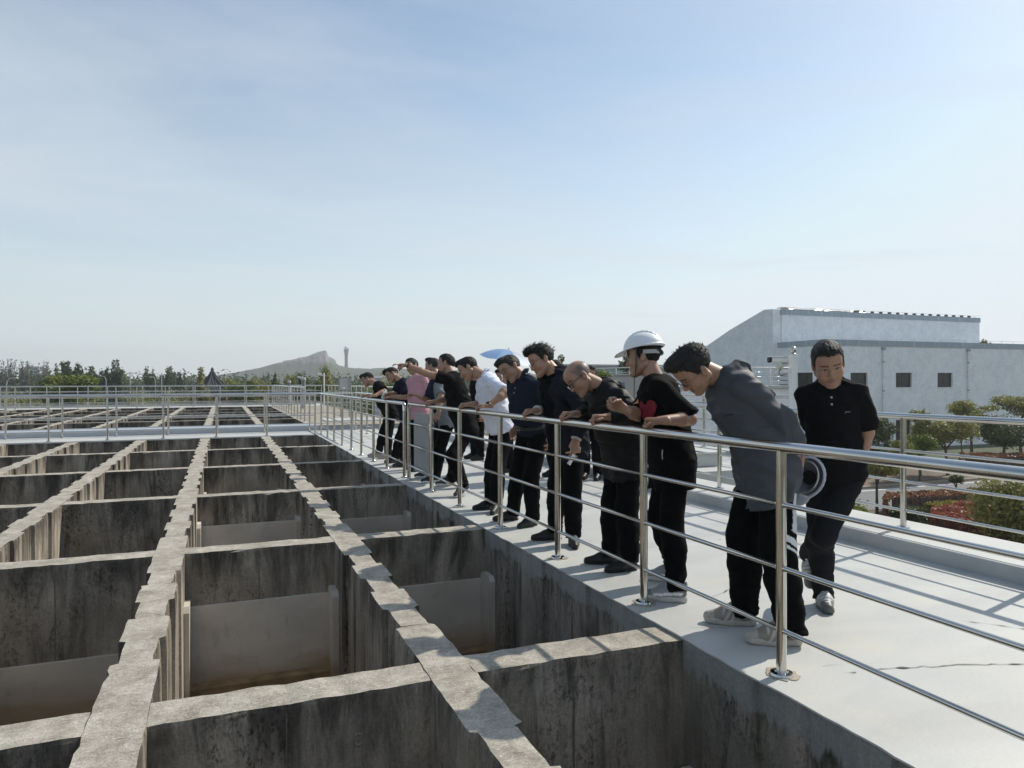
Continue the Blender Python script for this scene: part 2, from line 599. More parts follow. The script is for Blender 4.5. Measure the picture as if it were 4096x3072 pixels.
ROWS = [0.10, 3.46, 6.82, 10.16, 13.58, 17.12, 20.80]
TH = 0.255
LX = [0.95 - 1.508 * i for i in range(7)]
basin = empty('settling_basin', (0, 0, 0), label='near grid of open concrete settling cells below the steel railing', cat='concrete basin')
zb0 = -2.35
r1 = random.Random(3)
for i, x in enumerate(LX):
    link('long_wall', wall_x(x, x + 0.25, 0.0, 20.85, -0.012, zb0, grooves_for(ROWS, TH), r1).mesh('long_wall'), M['concrete'], basin)
link('long_wall', wall_x(2.435, 2.72, 0.0, 20.85, -0.013, zb0, grooves_for(ROWS, TH), r1, side=(1, 0), depth=0.03).mesh('long_wall'), M['concrete_drips'], basin)
EDGE = [2.435] + LX
for j, y in enumerate(ROWS):
    for i in range(len(LX)):
        xr = EDGE[i] + (0.01 if i else 0.012)
        xl = LX[i] + 0.25 - 0.01
        link('cross_wall', wall_y(y, y + TH, xl, xr, -0.016 - 0.002 * (i % 2), zb0, r1).mesh('cross_wall'), M['concrete'], basin)
MB().box(LX[-1], 2.7, 0.0, 21.0, zb0 - 0.1, zb0).build('floor_slab', M['fillet'], basin)
MB().add([(LX[-1], 0, -1.98), (2.45, 0, -1.98), (2.45, 20.9, -1.98), (LX[-1], 20.9, -1.98)], [(0, 1, 2, 3)]).build('water_film', M['water'], basin)
# smooth rendered lower panels, corner pilasters and silted fillets inside the cells one can look into
ZT = {(1, 0): -0.78, (2, 0): -0.50, (3, 0): -0.44, (2, 1): -0.475, (3, 1): -0.40, (1, 1): -0.95, (2, 2): -0.80, (3, 2): -0.9, (1, 2): -0.9, (2, 3): -0.8, (4, 0): -0.5, (4, 1): -0.5}
for (j, i), zt in ZT.items():
    y = ROWS[j]
    xl, xr = LX[i] + 0.25, EDGE[i]
    MB().box(xl + 0.002, xr - 0.002, y - 0.028, y + 0.01, zb0, zt, 0.004).build('lining_panel', M['panel'], basin)
    MB().box(xl + 0.03, xr - 0.03, y - 0.16, y - 0.029, zb0, zt - 0.66, 0.012).build('fillet', M['fillet'], basin)
    pm = MB()
    prof = [(y - 0.30, zb0), (y - 0.029, zb0), (y - 0.029, zt + 0.05), (y - 0.06, zt + 0.075), (y - 0.26, zt + 0.075), (y - 0.30, zt + 0.03)]
    n = len(prof)
    vs = [(xr + 0.01, a, b) for a, b in prof] + [(xr - 0.055, a, b) for a, b in prof]
    pm.add(vs, [tuple(range(n)), tuple(reversed(range(n, 2 * n)))] + [(k, n + k, n + (k + 1) % n, (k + 1) % n) for k in range(n)])
    pm.build('pilaster', M['panel'], basin)
    if i:
        pm2 = MB()
        vs = [(xl - 0.01, a, b) for a, b in prof] + [(xl + 0.045, a, b) for a, b in prof]
        pm2.add(vs, [tuple(reversed(range(n))), tuple(range(n, 2 * n))] + [(k, (k + 1) % n, n + (k + 1) % n, n + k) for k in range(n)])
        pm2.build('pilaster', M['panel'], basin)
# formwork tie plugs and joints on the faces turned to the camera
plug = MB().lathe([(0.030, 0), (0.030, 0.004), (0.022, 0.005), (0.021, 0.001)], n=14)
plug.v = [(x, -z, y) for x, y, z in plug.v]
plug_me = plug.mesh('tie_plug')
plug_me.materials.append(M['concrete'])
joint_me = None
for j in (1, 2, 3):
    for i in range(4):
        xl, xr = LX[i] + 0.25, EDGE[i]
        for px, pz in ((0.12, -0.55), (0.5, -0.52), (0.85, -0.57), (0.3, -0.22), (0.72, -0.25)):
            if r1.random() < 0.62:
                link('tie_plug', plug_me, None, basin, (xl + (xr - xl) * px + r1.uniform(-0.05, 0.05), ROWS[j] - 0.001, pz + r1.uniform(-0.05, 0.03)))
        q = xl + (xr - xl) * (0.5 + r1.uniform(-0.1, 0.1))
        MB().box(q - 0.003, q + 0.003, ROWS[j] - 0.004, ROWS[j] + 0.01, -0.8, -0.06).build('form_joint', M['crack'], basin)

# second basin behind the walkway
ROW2 = [23.75, 27.2, 30.7, 34.2, 37.9, 41.8]
LX2 = [0.95 - 1.508 * i for i in range(10)]
Z2 = 0.15
basin2 = empty('settling_basin', (0, 24, 0), label='second concrete settling basin beyond the far walkway rails', cat='concrete basin')
for x in LX2:
    link('long_wall', wall_x(x, x + 0.25, 23.7, 42.0, Z2, -1.4, grooves_for(ROW2, TH), r1, step=0.3).mesh('long_wall'), M['concrete'], basin2, (0, -24, 0))
e2 = [2.435] + LX2
for y in ROW2:
    for i in range(len(LX2)):
        link('cross_wall', wall_y(y, y + TH, LX2[i] + 0.24, e2[i] + 0.01, Z2 - 0.005, -1.4, r1, step=0.4).mesh('cross_wall'), M['concrete'], basin2, (0, -24, 0))
MB().box(LX2[-1], 2.45, 23.9, 41.9, -1.5, -1.4).build('floor_slab', M['fillet'], basin2, (0, -24, 0))
MB().box(2.435, 2.7, 23.7, 42.0, -1.5, Z2 - 0.006).build('long_wall', M['concrete'], basin2, (0, -24, 0))


# ------------------------------------------------------------------ decks (setting)
def ragged_sheet(poly, z, th, ragged, r, amp=0.014, step=0.07):
    """slab from an outline; edges listed in `ragged` get a chipped, overlapping paint edge"""
    pts = []
    n = len(poly)
    for i in range(n):
        a, b = Vector((*poly[i], 0)), Vector((*poly[(i + 1) % n], 0))
        pts.append((a.x, a.y))
        if i in ragged:
            d = b - a
            m = int(d.length / step)
            nrm = Vector((d.y, -d.x, 0)).normalized()
            off = 0
            for k in range(1, m):
                off = off * 0.6 + r.gauss(0, amp * 0.6)
                if r.random() < 0.035:
                    off += r.uniform(-0.022, 0.012)
                p = a + d * (k / m) + nrm * off
                pts.append((p.x, p.y))
    mb = MB()
    mb.prism(pts, z - th, z)
    me = mb.mesh('sheet')
    bm = bmesh.new()
    bm.from_mesh(me)
    bmesh.ops.triangulate(bm, faces=[f for f in bm.faces if len(f.verts) > 4])
    bm.to_mesh(me)
    bm.free()
    return me


r2 = random.Random(11)
deck = tag(link('deck', ragged_sheet([(2.425, -3), (5.30, -3), (5.30, 22.6), (2.425, 22.6)], 0.0, 0.009, {3}, r2, amp=0.006), M['deck']), kind='structure')
tag(MB().box(2.725, 5.6, -3, 22.6, -3.99, -0.0095).build('deck_base', M['bluegrey']), kind='structure')
walk = tag(link('walkway', ragged_sheet([(LX[-1] - 1, 20.80), (2.38, 20.80), (2.38, 22.55), (LX[-1] - 1, 22.55)], -0.004, 0.03, {0}, r2, amp=0.006), M['deck']), kind='structure')
tag(MB().box(LX[-1] - 1, 2.7, 21.06, 23.6, -3.99, -0.038).build('walkway_base', M['bluegrey']), kind='structure')
tag(MB().box(LX[-1] - 6, LX[-1] - 0.01, -3, 20.79, -3.99, -0.02).build('side_deck', M['deck']), kind='structure')
# kerb under the outer railing
kerb = tag(MB().box(5.27, 6.05, -3, 22.5, -0.2, 0.128, 0.012).build('kerb', M['kerb']), kind='structure')
MB().box(5.20, 5.272, -3, 22.5, -0.01, 0.006, 0.004).build('kerb_skirt', M['kerb'], kerb)
kt = MB().box(5.30, 6.03, -2.9, 22.4, 0.12, 0.1325).build('kerb_top', M['deck'], kerb)
for k in range(8):
    if k != 4:
        MB().tube([(5.263, 6.02 + k * 0.052, 0.062), (5.28, 6.02 + k * 0.052, 0.062)], 0.016, 10).build('drain_hole', M['black'], kerb)
tag(MB().box(2.44, 5.6, 22.62, 42.6, -3.99, Z2 - 0.012).build('slab_base', M['bluegrey']), kind='structure')
slab2 = tag(MB().box(2.72, 5.62, 22.55, 42.7, Z2 - 0.01, Z2).build('upper_slab', M['tan']), kind='structure')
tag(MB().box(LX2[-1] - 1, 2.72, 22.552, 23.72, -0.3, Z2 + 0.004).build('slab_edge', M['bluegrey']), kind='structure')
MB().box(3.2, 5.4, 24.6, 26.3, Z2, Z2 + 0.03, 0.006).build('pale_strip', M['deck'], slab2)
tag(MB().box(LX2[-1] - 8, 5.6, 42.05, 46.0, -3.99, Z2 + 0.002).build('far_walkway', M['deck']), kind='structure')
tag(MB().box(LX2[-1] - 8, LX2[-1] - 0.01, 22.56, 42.04, -3.99, Z2 - 0.02).build('far_side_deck', M['deck']), kind='structure')
# roof platform beyond the outer railing, with its hatch covers
plat = tag(MB().box(6.06, 8.75, 9.0, 15.5, -3.99, 0.1, 0.01).build('roof_platform', M['deck']), kind='structure')
MB().box(8.5, 8.75, 9.0, 15.5, 0.101, 0.2, 0.01).build('platform_kerb', M['kerb'], plat)
for n, (x0, x1, y0, y1, lab) in enumerate(((6.45, 7.45, 9.5, 10.4, 'low pale hatch cover on the roof platform behind the helmeted man'),
                                           (7.6, 8.3, 11.6, 12.5, 'low pale hatch cover on the roof platform beside the far platform kerb'))):
    h = MB().box(x0, x1, y0, y1, 0.101, 0.30, 0.012).build('hatch_cover', M['kerb'])
    tag(h, lab, 'hatch cover', 'hatch covers on the roof platform')
    MB().box(x0 - 0.04, x1 + 0.04, y0 - 0.04, y1 + 0.04, 0.301, 0.335, 0.008).build('lid', M['deck'], h)


def crack(pts, w, parent, z=0.0035, r=r2):
    """hairline crack in the paint, filled with grit: thin uneven ribbon"""
    fine, wob = [], 0.0
    for (a, b) in zip(pts[:-1], pts[1:]):
        a, b = Vector((*a, 0)), Vector((*b, 0))
        m = max(2, int((b - a).length / 0.035))
        nrm = Vector((-(b - a).y, (b - a).x, 0)).normalized()
        for k in range(m):
            wob = wob * 0.75 + r.gauss(0, 0.006)
            fine.append(a + (b - a) * (k / m) + nrm * wob)
    vs, fs = [], []
    for i, p in enumerate(fine):
        q = fine[min(i + 1, len(fine) - 1)] - fine[max(i - 1, 0)]
        nrm = Vector((-q.y, q.x, 0)).normalized()
        ww = w * 0.85 * (0.2 + r.random() * 1.1) * (1 + 2.0 * (r.random() < 0.06)) * min(1, i / 4 + 0.1, (len(fine) - 1 - i) / 4 + 0.1)
        vs += [(p + nrm * ww)[:2] + (z,), (p - nrm * ww)[:2] + (z,)]
    gap = 0
    for i in range(len(fine) - 1):
        if gap == 0 and r.random() < 0.06:
            gap = r.randint(1, 5)
        if gap:
            gap -= 1
            continue
        fs.append((2 * i, 2 * i + 1, 2 * i + 3, 2 * i + 2))
    MB().add(vs, fs).build('crack', M['crack'], parent)


for pts, w in (([(2.86, 2.72), (3.2, 2.66), (3.7, 2.5), (4.2, 2.36), (4.6, 2.3)], 0.0042), ([(4.15, 3.05), (4.4, 2.75), (4.75, 2.6)], 0.0028),
               ([(3.45, 1.55), (3.9, 1.5), (4.3, 1.42)], 0.0035), ([(3.15, 1.62), (3.4, 1.52)], 0.0024), ([(2.62, 2.83), (2.8, 2.85), (3.0, 2.8)], 0.0025),
               ([(3.0, 4.0), (3.6, 4.25), (4.3, 4.3)], 0.0022), ([(2.55, 3.6), (2.75, 3.5), (2.9, 3.52)], 0.002), ([(3.0, 5.35), (3.8, 5.5), (4.4, 5.45)], 0.0022),
               ([(4.6, 2.62), (4.85, 2.42)], 0.003), ([(3.1, 7.2), (4.2, 7.4), (5.1, 7.3)], 0.0025), ([(4.7, 3.0), (4.95, 2.85)], 0.003)):
    crack(pts, w, deck)


# ------------------------------------------------------------------ stainless railings
flange_me = MB().lathe([(0.056, 0.0), (0.058, 0.006), (0.054, 0.016), (0.034, 0.021), (0.030, 0.026)], n=18).mesh('flange', auto=35)
flange_me.materials.append(M['steel'])
MIDS = (0.223, 0.533, 0.848)


def railing(label, pts, z0, posts, top=1.133, r_top=0.0278, r_post=0.0255, r_mid=0.0128, mids=MIDS, bend0=False, bend1=False, seg=10, cat='railing', flanges=True):
    """one run of tube railing: posts (> flange), top rail, middle rails"""
    p0, p1 = Vector((*pts[0], z0)), Vector((*pts[1], z0))
    root = empty('railing', p0, label=label, cat=cat, group='stainless steel railings')
    d = p1 - p0
    L = d.length
    t = d.normalized()
    pm = MB().tube([(0, 0, 0.012), (0, 0, top - r_top * 0.6)], r_post, seg + 4, cap=False).mesh('post', auto=40)
    pm.materials.append(M['steel'])
    for s in posts:
        po = link('post', pm, None, root, t * s)
        if flanges:
            link('flange', flange_me, None, po)
            if seg == 14:          # trowelled mortar and rust bleeding round the near post bases
                n_ = 18
                ring = [(r2.uniform(0.058, 0.098) * math.cos(2 * math.pi * k / n_), r2.uniform(0.058, 0.098) * math.sin(2 * math.pi * k / n_)) for k in range(n_)]
                MB().prism(ring, 0.0005, 0.0042).build('mortar_ring', M['mortar'], po)
    a, b = t * (posts[0] if bend0 else 0), t * (posts[-1] if bend1 else L)
    path = [a + Vector((0, 0, top)), b + Vector((0, 0, top))]
    if bend0:
        path = [a + Vector((0, 0, top - 0.12)), a + Vector((0, 0, top - 0.05)), a + t * 0.012 + Vector((0, 0, top - 0.018)), a + t * 0.05 + Vector((0, 0, top))] + path[1:]
    if bend1:
        path = path[:-1] + [b - t * 0.05 + Vector((0, 0, top)), b - t * 0.012 + Vector((0, 0, top - 0.018)), b + Vector((0, 0, top - 0.05)), b + Vector((0, 0, top - 0.12))]
    MB().tube(path, r_top, seg + 6).build('top_rail', M['steel'], root, auto=50)
    for z in mids:
        mb = MB()
        for s0, s1 in zip(posts[:-1], posts[1:]):
            q0, q1 = t * (s0 + r_post * 0.8) + Vector((0, 0, z)), t * (s1 - r_post * 0.8) + Vector((0, 0, z))
            mb.tube([q0, q0 + t * 0.008, q0 + t * 0.012, q1 - t * 0.012, q1 - t * 0.008, q1], [r_mid * 1.25, r_mid * 1.25, r_mid, r_mid, r_mid * 1.25, r_mid * 1.25], seg, cap=False)
        mb.build('middle_rail', M['steel'], root, auto=50)
    return root


RX = 2.57
railing('near stainless railing the group leans on, nearest the camera, ending at the gap', (( RX, -1.6), (RX, 10.56)), 0,
        [s + 1.6 for s in (-1.08, 0.2, 1.49, 2.825, 4.085, 5.40, 6.73, 8.06, 9.29, 10.54)], bend1=True, seg=14)
railing('stainless railing beyond the gap, running on to the far walkway corner', ((RX, 10.83), (RX, 20.97)), 0,
        [0, 1.25, 2.42, 3.67, 4.87, 6.15, 7.47, 8.68, 10.0], bend0=True)
railing('outer stainless railing along the painted kerb, garden side', ((5.70, -2.4), (5.70, 22.3)), 0.13,
        [2.4 + 3.43 + 1.3 * k for k in range(-4, 15)], top=1.01, mids=(0.16, 0.42, 0.70), seg=12)
railing('walkway railing across the view, nearer of the far pair', ((2.47, 20.985), (-12.2, 20.985)), 0, [0.05 + 1.29 * k for k in range(12)])
railing('walkway railing across the view, further of the far pair', ((3.75, 22.38), (-12.2, 22.38)), 0, [0.05 + 1.28 * k for k in range(13)])
railing('short railing returning from the walkway corner towards the group', ((3.78, 22.3), (3.78, 17.6)), 0, [0.02 + 0.92 * k for k in range(6)])
railing('railing along the right edge of the second basin', ((2.58, 25.3), (2.58, 41.9)), Z2, [0.02 + 1.27 * k for k in range(14)], seg=6)
railing('railing across the far end of the second basin', ((5.3, 42.5), (-19, 42.5)), Z2, [0.03 + 1.35 * k for k in range(18)], seg=6)
railing('railing behind the far end of the second basin', ((5.3, 45.6), (-21, 45.6)), Z2, [0.03 + 1.35 * k for k in range(19)], seg=6)
railing('garden side railing of the upper slab', ((5.5, 23.2), (5.5, 42.3)), Z2, [0.03 + 1.29 * k for k in range(15)], seg=6)
railing('railing at the far edge of the roof platform', ((8.62, 9.1), (8.62, 15.3)), 0.2, [0.05 + 1.2 * k for k in range(6)], top=1.0, seg=8)
railing('railing across the back of the roof platform', ((6.2, 15.4), (8.6, 15.4)), 0.1, [0.05 + 1.1 * k for k in range(3)], top=1.0, seg=8)
gb = MB().box(2.615, 2.63, 9.62, 10.42, 0.16, 1.02, 0.004).build('grey_board', M['grey_board'])
tag(gb, 'plain grey sheet standing behind the railing next to the gap', 'board')
# ------------------------------------------------------------------ signed-distance modelling for bodies and clothes
def A3(p):
    return np.asarray(p, dtype=np.float64)


def unit(v):
    v = A3(v)
    return v / (np.linalg.norm(v) + 1e-12)


def vnoise(P, seed=0):
    """smooth 3-D value noise in -1..1"""
    i = np.floor(P).astype(np.int64)
    f = P - i
    u = f * f * (3 - 2 * f)

    def h(dx, dy, dz):
        n = (i[:, 0] + dx) * 374761393 + (i[:, 1] + dy) * 668265263 + (i[:, 2] + dz) * 2147483647 + seed * 144269
        n = (n ^ (n >> 13)) * 1274126177
        n = n ^ (n >> 16)
        return (n & 0xFFFF) / 32767.5 - 1.0
    c = 0
    for dx in (0, 1):
        wx = u[:, 0] if dx else 1 - u[:, 0]
        for dy in (0, 1):
            wy = u[:, 1] if dy else 1 - u[:, 1]
            for dz in (0, 1):
                wz = u[:, 2] if dz else 1 - u[:, 2]
                c = c + wx * wy * wz * h(dx, dy, dz)
    return c


def smin(a, b, k):
    h = np.clip(0.5 + 0.5 * (b - a) / k, 0, 1)
    return b + (a - b) * h - k * h * (1 - h)


class Cone:
    def __init__(s, a, b, ra, rb, k=0.02, cuts=(), sub=False, mask=None):
        s.a, s.b, s.ra, s.rb, s.k, s.cuts, s.sub = A3(a), A3(b), ra, rb, k, cuts, sub
        m = max(ra, rb)
        s.lo, s.hi = np.minimum(s.a, s.b) - m, np.maximum(s.a, s.b) + m

    def d(s, P):
        ba = s.b - s.a
        L2 = ba @ ba + 1e-12
        h = np.clip((P - s.a) @ ba / L2, 0, 1)
        q = P - s.a - h[:, None] * ba
        d = np.sqrt((q * q).sum(1)) - (s.ra + (s.rb - s.ra) * h)
        for (c, n) in s.cuts:
            d = np.maximum(d, (P - c) @ n)
        return d


class Ell:
    def __init__(s, c, r, R=None, k=0.03, cuts=(), sub=False):
        s.c, s.r, s.R, s.k, s.cuts, s.sub = A3(c), A3(r), np.eye(3) if R is None else A3(R), k, cuts, sub
        e = np.abs(s.R.T * s.r[None, :]).sum(1) if False else np.full(3, s.r.max())
        s.lo, s.hi = s.c - e, s.c + e

    def d(s, P):
        q = (P - s.c) @ s.R.T
        k0 = np.sqrt(((q / s.r) ** 2).sum(1)) + 1e-9
        k1 = np.sqrt(((q / s.r ** 2) ** 2).sum(1)) + 1e-9
        d = k0 * (k0 - 1) / k1
        for (c, n) in s.cuts:
            d = np.maximum(d, (P - c) @ n)
        return d


class Box:
    def __init__(s, c, h, R=None, rnd=0.01, k=0.02, cuts=(), sub=False):
        s.c, s.h, s.R, s.rnd, s.k, s.cuts, s.sub = A3(c), A3(h), np.eye(3) if R is None else A3(R), rnd, k, cuts, sub
        e = np.full(3, np.linalg.norm(s.h))
        s.lo, s.hi = s.c - e, s.c + e

    def d(s, P):
        q = np.abs((P - s.c) @ s.R.T) - (s.h - s.rnd)
        d = np.sqrt((np.maximum(q, 0) ** 2).sum(1)) + np.minimum(q.max(1), 0) - s.rnd
        for (c, n) in s.cuts:
            d = np.maximum(d, (P - c) @ n)
        return d


BIG = 0.2


def field(prims, P, post=None):
    d = np.full(len(P), BIG)
    for pr in prims:
        mg = 0.03 + pr.k
        m = ((P > pr.lo - mg) & (P < pr.hi + mg)).all(1)
        if not m.any():
            continue
        idx = np.nonzero(m)[0]
        e = pr.d(P[idx])
        if pr.sub:
            d[idx] = -smin(-d[idx], e, pr.k)
        else:
            d[idx] = smin(d[idx], e, pr.k)
    if post is not None:
        m = np.abs(d) < 0.05
        if m.any():
            idx = np.nonzero(m)[0]
            d[idx] = post(P[idx], d[idx])
    return d


def sdf_mesh(prims, res, post=None, pad=0.02):
    """sparse sampling + surface nets -> (verts, quads)"""
    add = [p for p in prims if not p.sub]
    lo = np.min([p.lo for p in add], 0) - pad
    hi = np.max([p.hi for p in add], 0) + pad
    B = 4
    nb = np.ceil((hi - lo) / (res * B)).astype(int) + 1
    n = nb * B
    cg = np.stack(np.meshgrid(*[np.arange(k) for k in nb], indexing='ij'), -1).reshape(-1, 3)
    cen = lo + (cg * B + (B - 1) / 2) * res
    dc = field(prims, cen, None)
    act = np.abs(dc) < res * B * 1.05 + 0.012
    D = np.repeat(np.repeat(np.repeat(np.where(dc < 0, -BIG, BIG).astype(np.float32).reshape(nb), B, 0), B, 1), B, 2)
    off = np.stack(np.meshgrid(*[np.arange(B)] * 3, indexing='ij'), -1).reshape(-1, 3)
    gi = (cg[act][:, None, :] * B + off[None]).reshape(-1, 3)
    D[gi[:, 0], gi[:, 1], gi[:, 2]] = field(prims, lo + gi * res, post)
    S = D < 0
    c = S[:-1, :-1, :-1].astype(np.int8)
    for dx in (0, 1):
        for dy in (0, 1):
            for dz in (0, 1):
                if dx or dy or dz:
                    c += S[dx:n[0] - 1 + dx, dy:n[1] - 1 + dy, dz:n[2] - 1 + dz]
    cells = np.argwhere((c > 0) & (c < 8))
    vid = np.full(n - 1, -1, dtype=np.int32)
    vid[cells[:, 0], cells[:, 1], cells[:, 2]] = np.arange(len(cells))
    acc = np.zeros((len(cells), 3))
    cnt = np.zeros(len(cells))
    cor = [(x, y, z) for x in (0, 1) for y in (0, 1) for z in (0, 1)]
    val = {k: D[cells[:, 0] + k[0], cells[:, 1] + k[1], cells[:, 2] + k[2]].astype(np.float64) for k in cor}
    for a in cor:
        for ax in range(3):
            if a[ax] == 0:
                b = list(a)
                b[ax] = 1
                va, vb = val[a], val[tuple(b)]
                m = (va < 0) != (vb < 0)
                t = va[m] / (va[m] - vb[m])
                p = np.tile(A3(a), (m.sum(), 1))
                p[:, ax] += t
                acc[m] += p
                cnt[m] += 1
    V = lo + (cells + acc / cnt[:, None]) * res
    quads = []
    for ax in range(3):
        o1, o2 = (ax + 1) % 3, (ax + 2) % 3
        sl0 = [slice(None)] * 3
        sl1 = [slice(None)] * 3
        sl0[ax], sl1[ax] = slice(0, -1), slice(1, None)
        S0, S1 = S[tuple(sl0)], S[tuple(sl1)]
        e = np.argwhere(S0 != S1)
        e = e[(e[:, o1] > 0) & (e[:, o2] > 0) & (e[:, o1] < n[o1] - 1) & (e[:, o2] < n[o2] - 1)]
        if not len(e):
            continue
        flip = S1[e[:, 0], e[:, 1], e[:, 2]]
        q = []
        for d1, d2 in ((-1, -1), (0, -1), (0, 0), (-1, 0)):
            w = e.copy()
            w[:, o1] += d1
            w[:, o2] += d2
            q.append(vid[w[:, 0], w[:, 1], w[:, 2]])
        q = np.stack(q, 1)
        q[flip] = q[flip][:, ::-1]
        quads.append(q)
    Q = np.concatenate(quads)
    return V, Q[(Q >= 0).all(1)]


def join(*parts):
    Vs, Fs, b = [], [], 0
    for V, F in parts:
        Vs.append(V)
        Fs.append(F + b)
        b += len(V)
    return np.concatenate(Vs), np.concatenate(Fs)


# ------------------------------------------------------------------ head (local: x forward, y left, z up, origin between the ears)
SKIN = A3((0.37, 0.212, 0.142))


def head_prims(fat=0.0):
    f = 1 + fat
    pr = [Ell((-0.014, 0, 0.036), (0.099, 0.078, 0.086), k=0.02),
          Ell((0.030, 0, -0.025), (0.060, 0.060 * f, 0.088), k=0.03),
          Ell((0.048, 0, 0.052), (0.046, 0.060, 0.048), k=0.03)]
    for s in (-1, 1):
        pr += [Cone((-0.012, s * 0.050 * f, -0.055), (0.060, s * 0.018, -0.100), 0.027, 0.020, 0.03),
               Ell((0.056, s * 0.040 * f, -0.034), (0.030, 0.024, 0.030), k=0.022),
               Cone((0.080, s * 0.012, 0.021), (0.062, s * 0.052, 0.016), 0.0125, 0.011, 0.016)]
    pr += [Cone((0.082, 0, 0.012), (0.106, 0, -0.036), 0.0085, 0.0125, 0.014),
           Ell((0.072, 0, -0.106), (0.020, 0.022, 0.016), k=0.022)]
    for s in (-1, 1):
        pr += [Ell((0.096, s * 0.013, -0.040), (0.011, 0.0085, 0.0085), k=0.008),
               Ell((0.099, s * 0.031, -0.002), (0.014, 0.017, 0.012), k=0.012, sub=True),
               Ell((0.0745, s * 0.0315, -0.001), (0.0135, 0.0145, 0.0125), k=0.005),
               Cone((0.089, s * 0.004, -0.066), (0.076, s * 0.024, -0.071), 0.0078, 0.004, 0.008),
               Cone((0.087, s * 0.004, -0.078), (0.074, s * 0.020, -0.075), 0.0085, 0.005, 0.008)]
    pr += [Cone((0.099, -0.022, -0.0725), (0.099, 0.022, -0.0725), 0.0052, 0.0052, 0.004, sub=True)]
    for s in (-1, 1):
        R = np.array([[math.cos(0.25), 0, math.sin(0.25)], [0, 1, 0], [-math.sin(0.25), 0, math.cos(0.25)]])
        pr += [Ell((-0.012, s * 0.081, -0.008), (0.019, 0.0085, 0.032), R, k=0.006),
               Ell((-0.008, s * 0.091, -0.006), (0.010, 0.006, 0.017), R, k=0.005, sub=True)]
    return pr


def sstep(a, b, x):
    t = np.clip((x - a) / (b - a), 0, 1)
    return t * t * (3 - 2 * t)


def hairline(x, style):
    """lowest height (head local) where hair grows, by x"""
    xs, zs = {'short': ((-0.13, -0.075, -0.045, -0.016, 0.004, 0.022, 0.036, 0.058, 0.10), (-0.066, -0.06, -0.035, 0.028, -0.008, -0.004, 0.040, 0.076, 0.088)),
              'high': ((-0.13, -0.075, -0.045, -0.016, 0.004, 0.018, 0.028, 0.045, 0.10), (-0.060, -0.05, -0.02, 0.032, 0.0, 0.006, 0.050, 0.090, 0.100)),
              'under': ((-0.13, -0.075, -0.03, 0.01, 0.036, 0.058, 0.10), (0.005, 0.01, 0.026, 0.034, 0.046, 0.068, 0.076)),
              'bald': ((-0.13, 0.10), (0.3, 0.3))}[style]
    return np.interp(x, xs, zs)


def head_color(L, seed, tone, style, grey):
    n = vnoise(L * 60, seed) * 0.5 + vnoise(L * 25, seed + 1) * 0.5
    col = SKIN[None] * tone * (1 + 0.07 * n[:, None])
    x, y, z = L[:, 0], np.abs(L[:, 1]), L[:, 2]

    def blend(c, w):
        col[:] = col * (1 - w[:, None]) + A3(c)[None] * w[:, None]
    cheek = np.exp(-(((y - 0.042) / 0.02) ** 2 + ((z + 0.03) / 0.02) ** 2)) * (x > 0.03)
    blend(SKIN * tone * (1.08, 0.86, 0.82), cheek * 0.5)
    blend(SKIN * tone * (1.06, 0.84, 0.8), np.exp(-((x - 0.11) ** 2 + (z + 0.035) ** 2 + y ** 2) / 0.018 ** 2) * 0.5)
    blend((0.30, 0.125, 0.105), (((y / 0.024) ** 2 + ((z + 0.0725) / 0.0095) ** 2 < 1) & (x > 0.066)) * 0.7)
    blend((0.07, 0.03, 0.025), (((y / 0.022) ** 2 + ((z + 0.0725) / 0.0022) ** 2 < 1) & (x > 0.066)) * 0.8)
    bz = 0.0255 - 0.10 * np.maximum(y - 0.038, 0) + 0.0
    blend((0.02, 0.016, 0.013), sstep(0.0062, 0.003, np.abs(z - bz)) * (y > 0.011) * (y < 0.053) * (x > 0.04) * 0.85)
    eye = ((y - 0.0315) / 0.0145) ** 2 + ((z - 0.0) / 0.0048) ** 2
    blend((0.42, 0.38, 0.34), (eye < 1) * (x > 0.05) * 0.85)
    blend((0.012, 0.009, 0.008), ((((y - 0.0315) / 0.0065) ** 2 + (z / 0.006) ** 2) < 1) * (x > 0.05) * 0.95)
    blend((0.025, 0.018, 0.015), (np.abs(np.sqrt(eye) - 1.0) < 0.3) * (z > -0.001) * (x > 0.05) * 0.9)
    stub = ((z < -0.058) & (x > 0.01) & (z > -0.125)) * 0.14
    blend((0.08, 0.075, 0.075), stub * (0.7 + 0.3 * n))
    # cropped sides and scalp
    hl = hairline(x, 'short')
    shade = sstep(-0.012, 0.02, z - hl) * (x < 0.10)
    if style == 'bald':
        shade = shade * (0.45 + 0.3 * sstep(0.02, -0.06, x)) * sstep(0.095, 0.06, z)
        blend((0.085, 0.072, 0.066), np.minimum(shade * 1.35, 0.8))
    else:
        blend((0.018 + grey, 0.016 + grey, 0.015 + grey), shade * (0.82 if style != 'short' else 0.9))
    return col


def hair_prims(style, seed):
    t = {'short': 0.0085, 'high': 0.010, 'under': 0.012}[style]
    pr = [Ell((-0.014, 0, 0.038), (0.099 + t, 0.078 + t * 0.8, 0.086 + t), k=0.02), Ell((0.046, 0, 0.056), (0.050 + t * 0.6, 0.060 + t * 0.7, 0.048 + t), k=0.02)]
    return pr


